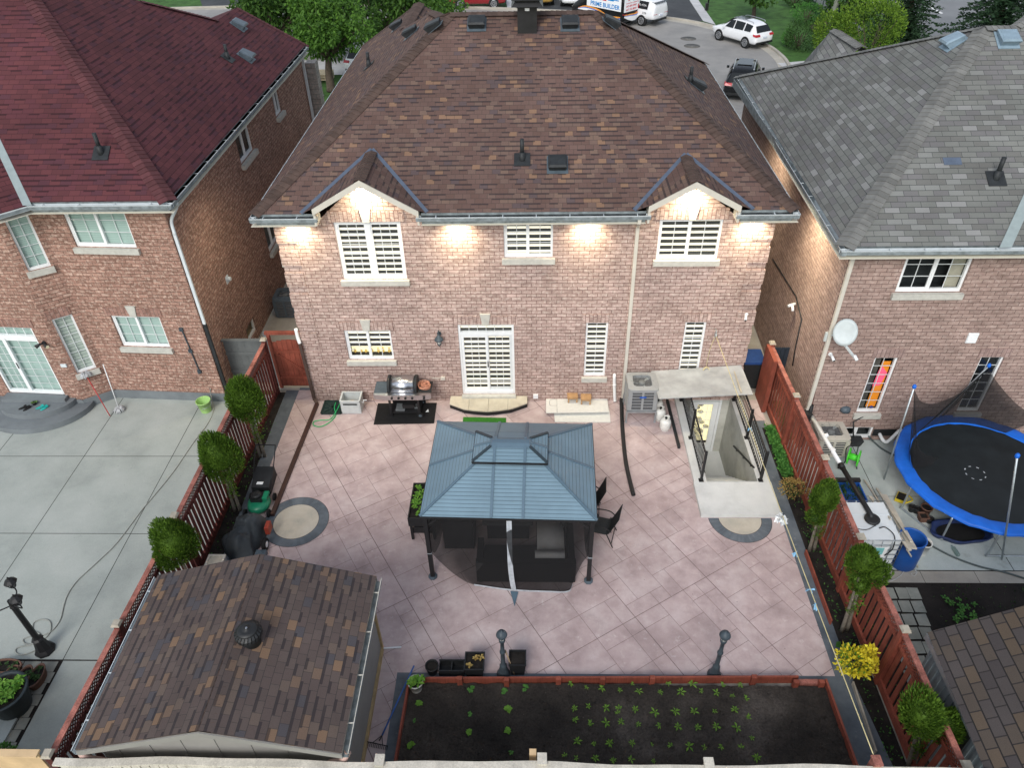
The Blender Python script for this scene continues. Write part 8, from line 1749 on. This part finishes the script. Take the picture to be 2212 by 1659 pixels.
def car(name, label, cat, paint, loc, hd, s=.92, st=SUV, win=True, rails=True, side_from=3, side_to=7, wb=(1.36, -1.36), cut=True):
    hd = Vector((hd[0], hd[1], 0)).normalized(); t = T(name, label, cat, loc, math.atan2(hd.y, hd.x)); t.scale = (s, s, s)
    def sec(q): x, zb, bt, rf, w, wr = q; return [(x, 0, zb), (x, w*.90, zb), (x, w, zb+.16), (x, w*1.015, (zb+bt)/2+.08), (x, w*.965, bt), (x, wr, rf-.03), (x, wr*.72, rf), (x, 0, rf+.012)]
    b = MB(); S = [sec(q) for q in st]; V = [[b.bm.verts.new(p) for p in q]+[b.bm.verts.new((p[0], -p[1], p[2])) for p in q[-2:0:-1]] for q in S]; n = len(V[0])
    for a, c in zip(V, V[1:]):
        for i in range(n): b.bm.faces.new((a[i], a[(i+1) % n], c[(i+1) % n], c[i]))
    b.bm.faces.new(V[0][::-1]); b.bm.faces.new(V[-1])
    b.out('body', paint, t, local=True, smooth=True, sub=1)
    if win:
        def lift(p, o): return Vector(p)+o
        for sd in (1, -1):
            b = MB()
            for i in range(side_from, side_to-1):
                f = lambda k, u, v: Vector(S[k][4]).lerp(Vector(S[k][5]), v)
                a0, a1, c0, c1 = f(i, 0, .10), f(i, 0, .90), f(i+1, 0, .10), f(i+1, 0, .90); g = .06
                if i == side_to-2: c0 = f(i+1, 0, .1)+Vector((.42, 0, 0)); 
                P = [a0.lerp(c0, g), c0.lerp(a0, g), c1.lerp(a1, g), a1.lerp(c1, g)]; o = Vector((0, .018, .012))
                if i == side_from: P[0] = P[0]+Vector((.10, 0, 0)); P[3] = P[3]+Vector((.06, 0, 0))
                b.f([Vector(((p+o).x, (p+o).y*sd, (p+o).z)) for p in P])
            b.out('side_window', 'car_glass', t, local=True)
        b = MB(); p, q = S[side_from-1], S[side_from]; m = lambda k, j, y: Vector((k[j][0], y, k[j][2])); b.f([Vector((p[5][0]-.05, -p[5][1]*.9, p[5][2]+.01)), Vector((p[5][0]-.05, p[5][1]*.9, p[5][2]+.01)), Vector((q[5][0]-.06, q[5][1]*.92, q[5][2]-.06)), Vector((q[5][0]-.06, -q[5][1]*.92, q[5][2]-.06))]); b.out('rear_window', 'car_glass', t, local=True)
        p, q = S[side_to], S[side_to-1]; b = MB(); b.f([Vector((p[5][0]+.02, -p[5][1]*.9, p[5][2]+.045)), Vector((p[5][0]+.02, p[5][1]*.9, p[5][2]+.045)), Vector((q[5][0]+.06, q[5][1]*.95, q[5][2]+.02)), Vector((q[5][0]+.06, -q[5][1]*.95, q[5][2]+.02))]); b.out('windscreen', 'car_glass', t, local=True)
    w = st[len(st)//2][4]
    for x in wb:
        for sd in (1, -1):
            b = MB(); b.cyl((x, sd*(w-.2), .35), (x, sd*(w+.012), .35), .42, n=20); b.out('wheel_arch', 'black_plastic', t, local=True)
            b = MB(); b.cyl((x, sd*(w-.18), .35), (x, sd*(w+.03), .35), .35, n=22); wh = b.out('wheel', 'rubber', t, local=True)
            b = MB(); 
            for k in range(10): u = k*.628; b.bar((x+.05*math.cos(u), sd*(w+.035), .35+.05*math.sin(u)), (x+.24*math.cos(u), sd*(w+.035), .35+.24*math.sin(u)), .05, .02, up=(0, sd, 0))
            b.tube([(x+.245*math.cos(k*.393), sd*(w+.03), .35+.245*math.sin(k*.393)) for k in range(17)], .022, 6); b.out('rim', 'rim_alloy', wh, local=True)
    q = st[1]
    for sd in (1, -1):
        b = MB(); b.hexa([Vector((q[0]-.06, sd*.48, .86)), Vector((q[0]-.04, sd*.90, .86)), Vector((q[0]+.22, sd*.95, .90)), Vector((q[0]+.16, sd*.5, .90)), Vector((q[0]+.0, sd*.48, 1.0)), Vector((q[0]+.03, sd*.86, 1.0)), Vector((q[0]+.30, sd*.93, 1.02)), Vector((q[0]+.2, sd*.5, 1.0))]); b.out('tail_light', 'tail_red', t, local=True)
        f = st[-2]; b = MB(); b.box((f[0]-.25, sd*.50, .66), (f[0]+.10, sd*.80, .80)); b.bevel(.03); b.out('headlight', 'head_clear', t, local=True)
        if st is SUV: b = MB(); b.box((.78, sd*.97, 1.0), (.92, sd*1.12, 1.14)); b.bevel(.03); b.out('wing_mirror', paint, t, local=True)
        if rails: b = MB(); b.tube(smooth_path([(-1.6, sd*.58, 1.62), (-1.4, sd*.585, 1.73), (.1, sd*.585, 1.75), (.4, sd*.57, 1.66)], 4), .022, 6); b.out('roof_rail', 'rim_alloy', t, local=True)
    b = MB(); b.box((q[0]-.10, -.2, .70), (q[0]-.0, .2, .83)); b.out('licence_plate', 'plate_white', t, local=True)
    b = MB(); b.box((st[0][0]-.03, -.78, .36), (st[0][0]+.2, .78, .50)); b.bevel(.03); b.out('bumper', 'black_plastic', t, local=True)
    return t
def from_wheels(rear, front, s, near_left=True, wbl=2.72, hw=.95):
    r, f = G(*rear), G(*front); d = (f-r).normalized(); rg = Vector((d.y, -d.x, 0))*(1 if near_left else -1); return ((r+f)/2+rg*hw*s).to_tuple(), d
lo, hd = from_wheels((1607, 102), (1551, 85), .9); wc = car('parked_car', 'white sport utility car parked at the kerb on the right of the street', 'car', 'paint_white', lo, hd, .91)
b = MB(); b.box((-.55, -.42, 1.70), (.42, .42, 1.716)); b.out('sunroof', 'car_glass', wc, local=True)
c = G(1590, 219); bc = car('parked_car', 'black sport utility car parked between the brown and grey roofs', 'car', 'paint_black', (c.x+.75, c.y+2.1, 0), (.30, .95), .95); b = MB(); b.box((-.9, -.42, 1.70), (.42, .42, 1.716)); b.out('sunroof', 'car_glass', bc, local=True)
lo, hd = from_wheels((1070, 16.5), (992, 18), .93); car('parked_car', 'dark red sport utility car parked behind the brown roof ridge', 'car', 'paint_red', lo, hd, 1.0)
c = G(1168, 15); car('parked_car', 'golden brown car half hidden behind the black chimney flue', 'car', 'paint_gold', (c.x+.1, c.y+2.3, 0), (.05, -1), .95, rails=False); c = G(1237, 17); car('parked_car', 'white car on the dark driveway left of the signed van', 'car', 'paint_white', (c.x, c.y+2.3, 0), (-.03, -1), .95, rails=False)
def text(s, size, m, parent, M, name='lettering', bold=0., sx=1.):
    cu = bpy.data.curves.new('t', 'FONT'); cu.body = s; cu.size = size; cu.align_x = 'CENTER'; cu.align_y = 'CENTER'; cu.extrude = .004; cu.offset = bold
    o = bpy.data.objects.new('t', cu); COL.objects.link(o); dg = bpy.context.evaluated_depsgraph_get(); me = bpy.data.meshes.new_from_object(o.evaluated_get(dg)); bpy.data.objects.remove(o); bpy.data.curves.remove(cu)
    me.transform(M@Matrix.Diagonal((sx, 1, 1, 1))); me.name = name; me.materials.clear(); me.materials.append(MATS[m]); q = bpy.data.objects.new(name, me); COL.objects.link(q); q.parent = parent; return q
# van with its signs: its left side faces the camera
lf_, rt_ = G(1290, 66), G(1362, 66); hd = Vector((-.70, .71, 0)).normalized(); c = G(1357, 55); rgt = Vector((hd.y, -hd.x, 0)); vc = Vector((c.x, c.y, 0))+hd*2.45

VN = car('signed_van', 'black contractor van with white advertising boards and orange swirls, behind the brown roof', 'van', 'paint_black', vc, hd, 1.04, st=VAN, win=False, rails=False, wb=(1.6, -1.5))
flat('sign_white', (.82, .84, .85), .4, var=.02); flat('sign_blue', (.015, .22, .55), .4, var=.02); flat('sign_red', (.55, .02, .03), .4, var=.02); flat('swirl_orange', (.75, .30, .05), .35, var=.3, sc=3); flat('swirl_blue', (.10, .20, .55), .35, var=.3, sc=3); flat('sign_teal', (.05, .42, .45), .4)
SL = Matrix(((-1, 0, 0, 0), (0, 0, 1, 1.03), (0, 1, 0, 0), (0, 0, 0, 1)))      # the van's left flank: x along the side, y up
def on_left(x, z): return Matrix.Translation((x, 1.035, z))@Matrix(((-1, 0, 0, 0), (0, 0, 1, 0), (0, 1, 0, 0), (0, 0, 0, 1)))
def on_rear(y, z): return Matrix.Translation((-2.60, y, z))@Matrix(((0, 0, -1, 0), (-1, 0, 0, 0), (0, 1, 0, 0), (0, 0, 0, 1)))
b = MB(); b.box((-2.42, 1.005, 1.08), (.75, 1.03, 2.16)); b.bevel(.01); sb = b.out('side_sign', 'sign_white', VN, local=True)
text('PRIME BUILDER', .40, 'sign_blue', sb, on_left(-.95, 1.30), bold=.008)
for x0, x1, m in ((-.15, .25, 'sign_red'), (-.62, -.22, 'sign_blue'), (-1.1, -.7, 'sign_red')): b = MB(); b.hexa([Vector(p) for p in ((x0, 1.031, 1.6), (x1, 1.031, 1.6), (x1, 1.036, 1.6), (x0, 1.036, 1.6), (x0+.35, 1.031, 2.08), (x1+.35, 1.031, 2.08), (x1+.35, 1.036, 2.08), (x0+.35, 1.036, 2.08))]); b.out('sign_stripe', m, sb, local=True)
b = MB(); b.box((-1.75, 1.031, 1.66), (-1.2, 1.036, 1.85)); b.box((-2.2, 1.031, 1.72), (-1.76, 1.036, 1.79)); b.out('brush_mark', 'sign_blue', sb, local=True)
b = MB(); b.box((-2.60, -.86, 1.02), (-2.575, .86, 2.12)); rb = b.out('rear_sign', 'sign_white', VN, local=True)
text('COMMERCIAL & RESIDENTIAL', .105, 'sign_red', rb, on_rear(0, 1.56)); text('647-899-9943', .20, 'sign_red', rb, on_rear(.1, 1.37), bold=.004); text('647-332-8829', .20, 'sign_red', rb, on_rear(.1, 1.15), bold=.004)
b = MB(); b.box((-2.605, -.8, 1.68), (-2.601, -.02, 2.06)); b.out('sign_picture', 'sign_teal', rb, local=True); b = MB(); b.box((-2.604, -.84, 1.08), (-2.601, -.62, 1.38)); b.out('sign_house', 'sign_red', rb, local=True)
b = MB(); b.tube([(-2.604, .45+.13*math.cos(k*.5), 1.87+.13*math.sin(k*.5)) for k in range(11)], .03, 5); b.out('sign_ring', 'sign_red', rb, local=True)
for i, (m, dz) in enumerate((('swirl_orange', 0), ('swirl_blue', -.10), ('sign_white', -.17))):
    b = MB(); P = smooth_path([(1.6, 1.0, .8+dz*.3), (.8, 1.012, .98+dz), (-.4, 1.012, .86+dz), (-1.3, 1.012, .62+dz), (-2.4, 1.0, .72+dz)], 6)
    for k, (p, q) in enumerate(zip(P, P[1:])): h0, h1 = .10*math.sin(math.pi*k/len(P))+.02, .10*math.sin(math.pi*(k+1)/len(P))+.02; b.f([p+Vector((0, .012+.002*i, -h0)), q+Vector((0, .012+.002*i, -h1)), q+Vector((0, .012+.002*i, h1)), p+Vector((0, .012+.002*i, h0))])
    b.out('swirl', m, VN, local=True)
    b = MB(); P = smooth_path([(-2.57, .8, .82+dz*.6), (-2.60, .2, .72+dz*.8), (-2.60, -.4, .70+dz), (-2.57, -.85, .85+dz)], 6)
    for k, (p, q) in enumerate(zip(P, P[1:])): h0, h1 = [.13*math.sin(math.pi*kk/len(P))+.03 for kk in (k, k+1)]; b.f([p+Vector((-.012-.002*i, 0, -h0)), q+Vector((-.012-.002*i, 0, -h1)), q+Vector((-.012-.002*i, 0, h1)), p+Vector((-.012-.002*i, 0, h0))])
    b.out('swirl', m, VN, local=True)
# white pickup with a hard cap
PK_ = [(-2.85, .50, 1.0, 1.05, .93, .88), (-2.80, .46, 1.08, 1.66, .97, .80), (-2.4, .42, 1.1, 1.80, .98, .80), (-1.0, .40, 1.1, 1.82, .98, .80), (-.9, .40, 1.1, 1.84, .98, .78), (.4, .40, 1.1, 1.86, .98, .74), (1.25, .40, 1.12, 1.20, .97, .84), (2.4, .42, 1.05, 1.12, .95, .82), (2.75, .48, .8, .86, .90, .76)]
c = G(1408, 55); PT = car('pickup_truck', 'white pickup truck with a windowed hard cap, right of the signed van', 'pickup truck', 'paint_white', (c.x-1.35, c.y+2.0, 0), (-.72, .69), .95, st=PK_, rails=False, side_from=2, side_to=6, wb=(1.75, -1.75))
text('XTR', .20, 'badge_grey', PT, Matrix.Translation((-2.0, 1.02, .92))@Matrix(((-1, 0, 0, 0), (0, 0, 1, 0), (0, 1, 0, 0), (0, 0, 0, 1)))) if 'badge_grey' in MATS else (flat('badge_grey', (.1, .1, .1), .5), text('XTR', .20, 'badge_grey', PT, Matrix.Translation((-2.0, 1.02, .92))@Matrix(((-1, 0, 0, 0), (0, 0, 1, 0), (0, 1, 0, 0), (0, 0, 0, 1)))))
text('-283-4326', .22, 'sign_white', PT, Matrix.Translation((-1.65, .945, 1.46))@Matrix.Rotation(R_(-13), 4, 'X')@Matrix(((-1, 0, 0, 0), (0, 0, 1, 0), (0, 1, 0, 0), (0, 0, 0, 1))))
# ---- street trees
def limb_tree(name, label, base, cpos, clumps, leafn, ls, seed, tr=.16, bark='bark', lm='leaf_maple', rad=(1.3, 2.0), grp=None, spread=(3, 3, 2.2), shape=.6):
    r = random.Random(seed); base, cpos = Vector(base), Vector(cpos); t = T(name, label, 'tree', base, 0, grp); b = MB(); fork = base.lerp(Vector((cpos.x, cpos.y, cpos.z-spread[2]*.4)), .7); b.tube(smooth_path([base, base.lerp(fork, .5)+Vector((r.uniform(-.1, .1), r.uniform(-.1, .1), 0)), fork], 4), [tr*1.25, tr*1.1, tr, tr*.95, tr*.9, tr*.85, tr*.8, tr*.78, tr*.75], 10); cl = []
    for k in range(clumps):
        v = rvec(r); p = cpos+Vector((v.x*spread[0], v.y*spread[1], v.z*spread[2]))*r.random()**.45; cl.append((p, r.uniform(*rad)))
        b.tube(smooth_path([fork, fork.lerp(p, .5)+Vector((0, 0, .2)), p], 3), [tr*.5, tr*.42, tr*.35, tr*.28, tr*.2, tr*.14, tr*.08][:7], 6)
    b.out('trunk', bark, t); b = MB()
    for p, q in cl:
        lob = [(rvec(r), r.uniform(-.5, .6)) for _ in range(8)]
        for _ in range(leafn):
            v = rvec(r); k = (shape+(1-shape)*r.random())*q*(1+.35*sum(s*max(0, v.dot(d))**3 for d, s in lob)); c = p+Vector((v.x, v.y, v.z*.75))*k; d = (v*.6+rvec(r)*.7+Vector((0, 0, -.45))).normalized()*ls*r.uniform(.6, 1.3); leaf(b, c, d, ls*.5, rvec(r))
    b.out('crown', lm, t, fixn=False); return t
g = G(716, 196); limb_tree('maple_tree', 'leafy maple with its dark trunk showing in the gap between the left and middle houses', g, FY(702, 62, g.y), 20, 420, .25, 1, tr=.24, spread=(2.3, 2.1, 1.7), rad=(.7, 1.1), lm='leaf_maple2') if leafm('leaf_maple2', (.03, .085, .014), (.12, .25, .035)) else None
g = G(590, 118); limb_tree('maple_tree', 'dark maple crown rising behind the maroon roof at the top left', g, FY(598, 24, g.y), 24, 330, .32, 2, spread=(3.6, 2.4, 2.0), rad=(1.0, 1.6))
g = G(800, 128); limb_tree('maple_tree', 'dark maple crown touching the left slope of the brown roof', g, FY(812, 32, g.y), 26, 330, .30, 3, spread=(4.0, 2.4, 2.3), rad=(1.0, 1.5))
g = G(930, 52); limb_tree('maple_tree', 'small maple crown showing just left of the red car', g, FY(935, 14, g.y), 8, 220, .30, 4, spread=(1.7, 1.4, 1.0), rad=(.8, 1.2), lm='leaf_maple2')
g = G(1752, 64); limb_tree('street_tree', 'leaning tree trunk with dark crown left of the pale street pole', g, FY(1835, 8, g.y), 9, 260, .34, 5, tr=.26, spread=(2.8, 2.2, 1.5), rad=(1.1, 1.7)); g = G(1627, 38); limb_tree('street_tree', 'thin tree trunk on the lawn behind the white parked car', g, FY(1632, -28, g.y), 6, 160, .34, 6, tr=.15, spread=(1.2, 1.2, 1.0), rad=(.8, 1.2))
def spruce(label, base, h, rr0, seed):
    r = random.Random(seed); base = Vector(base); t = T('spruce_tree', label, 'tree', base, 0, 'spruces by the main road'); b = MB(); b.tube([base, base+Vector((0, 0, h))], [.22, .03], 8); b.out('trunk', 'bark', t); b = MB(); n = int(h/.32)
    for i in range(n):
        z = .5+(h-.5)*i/n; R = rr0*(1-(z/h))**.85+.15; m = 11
        for k in range(m):
            a = 6.283*k/m+r.uniform(-.3, .3)+i; L2 = R*r.uniform(.72, 1.1); o = base+Vector((0, 0, z)); d = Vector((math.cos(a), math.sin(a), -.12)); side = Vector((-d.y, d.x, 0))
            for j in range(int(L2/.16)):
                u = (j+.6)*.16; sag = -.10*u*u/rr0+.05*u; p = o+d*u+Vector((0, 0, sag)); wd_ = .42*(1-u/L2)+.16
                for q in range(4): e = (side*r.uniform(-1, 1)*wd_+d*r.uniform(.05, .3)+Vector((0, 0, r.uniform(-.12, .16)))); leaf(b, p, e, .10, rvec(r))
    b.out('crown', 'leaf_spruce', t, fixn=False)
g = G(1940, 112); spruce('dark spruce standing between the bright hedge and the main road', g, 6.6, 2.5, 1); g = G(2130, 118); spruce('dark spruce cut by the top edge above the grey roof', g, 8.0, 3.8, 2)
r = random.Random(60)
def bush(name, label, px, py, w, h, n, ls, m, seed, dy=0, cat='shrub', grp=None):
    g = G(px, py); t = T(name, label, cat, g, 0, grp); b = MB(); rq = random.Random(seed)
    for _ in range(8): v = rvec(rq); b.tube([g, g+Vector((v.x*w*.3, v.y*w*.3, h*.6))], [.04, .015], 5)
    b.out('stem', 'bark', t); b = MB(); foliage(b, g+Vector((0, 0, h*.5)), w*.5, w*.42, h*.52, int(n*1.9), ls*.75, rq, .55, .5, .55, .4); b.out('leaves', m, t, fixn=False)
bush('hedge', 'bright green shrub in front of the pale pole, left of the hedge mound', 1790, 122, 2.9, 2.9, 1500, .20, 'leaf_hedge', 1, grp='bright hedge behind the grey roof'); bush('hedge', 'large bright green hedge mound behind the grey roof', 1870, 136, 4.3, 4.0, 2600, .20, 'leaf_hedge', 2, grp='bright hedge behind the grey roof')
bush('shrub', 'round dark shrub on the lawn right of the white car', 1722, 106, 1.9, 1.6, 800, .17, 'leaf_dark', 3); bush('shrub', 'mid green shrub on the lawn near the dark mesh fence', 1740, 48, 1.9, 1.3, 700, .17, 'leaf_bean', 4); bush('shrub', 'pale small shrub left of the round dark shrub', 1698, 98, .9, 1.0, 300, .14, 'leaf_bean', 5); bush('shrub', 'dark shrub at the top of the lawn by the fence', 1716, 14, 2.4, 1.6, 700, .18, 'leaf_dark', 6)
flat('pole_concrete', (.58, .58, .52), .7, var=.1); g = G(1792, 66); b = MB(); b.tube([g, g+Vector((0, 0, 9))], [.24, .15], 14); UP = T('utility_pole', 'pale concrete street pole rising out of the hedge', 'pole', g); b.out('shaft', 'pole_concrete', UP)
b = MB(); b.tube([g+Vector((0, 0, 8.8)), g+Vector((.8, 1.2, 9.1)), g+Vector((1.2, 2.0, 9.1))], .05, 6); b.out('arm', 'pole_concrete', UP)
meshm('mesh_green', (.012, .045, .03), .72); flat('green_post', (.012, .04, .028), .5); MF = T('mesh_fence', 'dark green mesh fence along the lawn edge at the top right', 'fence', G(1796, 70)); A_, B_ = G(1800, 72), G(1722, -14); b = MB(); b.f([A_, B_, B_+Vector((0, 0, 1.6)), A_+Vector((0, 0, 1.6))]); b.out('mesh', 'mesh_green', MF); b = MB(); b.tube([A_+Vector((0, 0, 1.6)), B_+Vector((0, 0, 1.6))], .03, 6); b.out('top_rail', 'green_post', MF)
for k in range(7): p = A_.lerp(B_, k/6); b = MB(); b.tube([p, p+Vector((0, 0, 1.65))], .035, 6); b.out('post', 'green_post', MF)
b = MB(); g = G(1600-3, 36) if False else G(1598, 36); c = G(1597, 37); c = r6(0, 0) if False else G((2200+885/2.212)/1.704, 78/2.212/1.704); b.box((c.x-.12, c.y-.12, 0), (c.x+.12, c.y+.12, .5)); b.tube([(c.x+.1, c.y+.1, 0), (c.x+.1, c.y+.1, 2.6)], .06, 8); LPm = T('front_lamp', 'dark lamp post with a pot at the top edge of the lawn', 'lamp post', c); b.out('column', 'black_metal', LPm); b = MB(); b.lathe([(.06, 2.6), (.14, 2.85), (.16, 2.87), (.03, 3.05)], (c.x+.1, c.y+.1, 0), 8); b.out('lantern_hood', 'black_metal', LPm)
flat('pallet_wood', (.55, .47, .33), .8, var=.2); c = G(688, 172); b = MB(); PLt = T('pallet', 'stack of pale wooden pallets under the maple tree in the gap', 'pallet', c)
for k in range(3):
    z = .16*k
    for i in range(5): b.box((c.x-.9, c.y-.5+i*.24, z+.11), (c.x+.9, c.y-.5+i*.24+.16, z+.135))
    for i in range(3): b.box((c.x-.9+i*.82, c.y-.5, z), (c.x-.76+i*.82, c.y+.62, z+.108))
b.out('boards', 'pallet_wood', PLt)
for i, (px, py, lab) in enumerate(((735, 212, 'white car roof just visible past the left eave of the brown roof'),)): c = G(px+22, py-52); car('parked_car', lab, 'car', 'paint_white', (c.x+1.2, c.y+1.5, 0), (.3, 1), .95, rails=False)
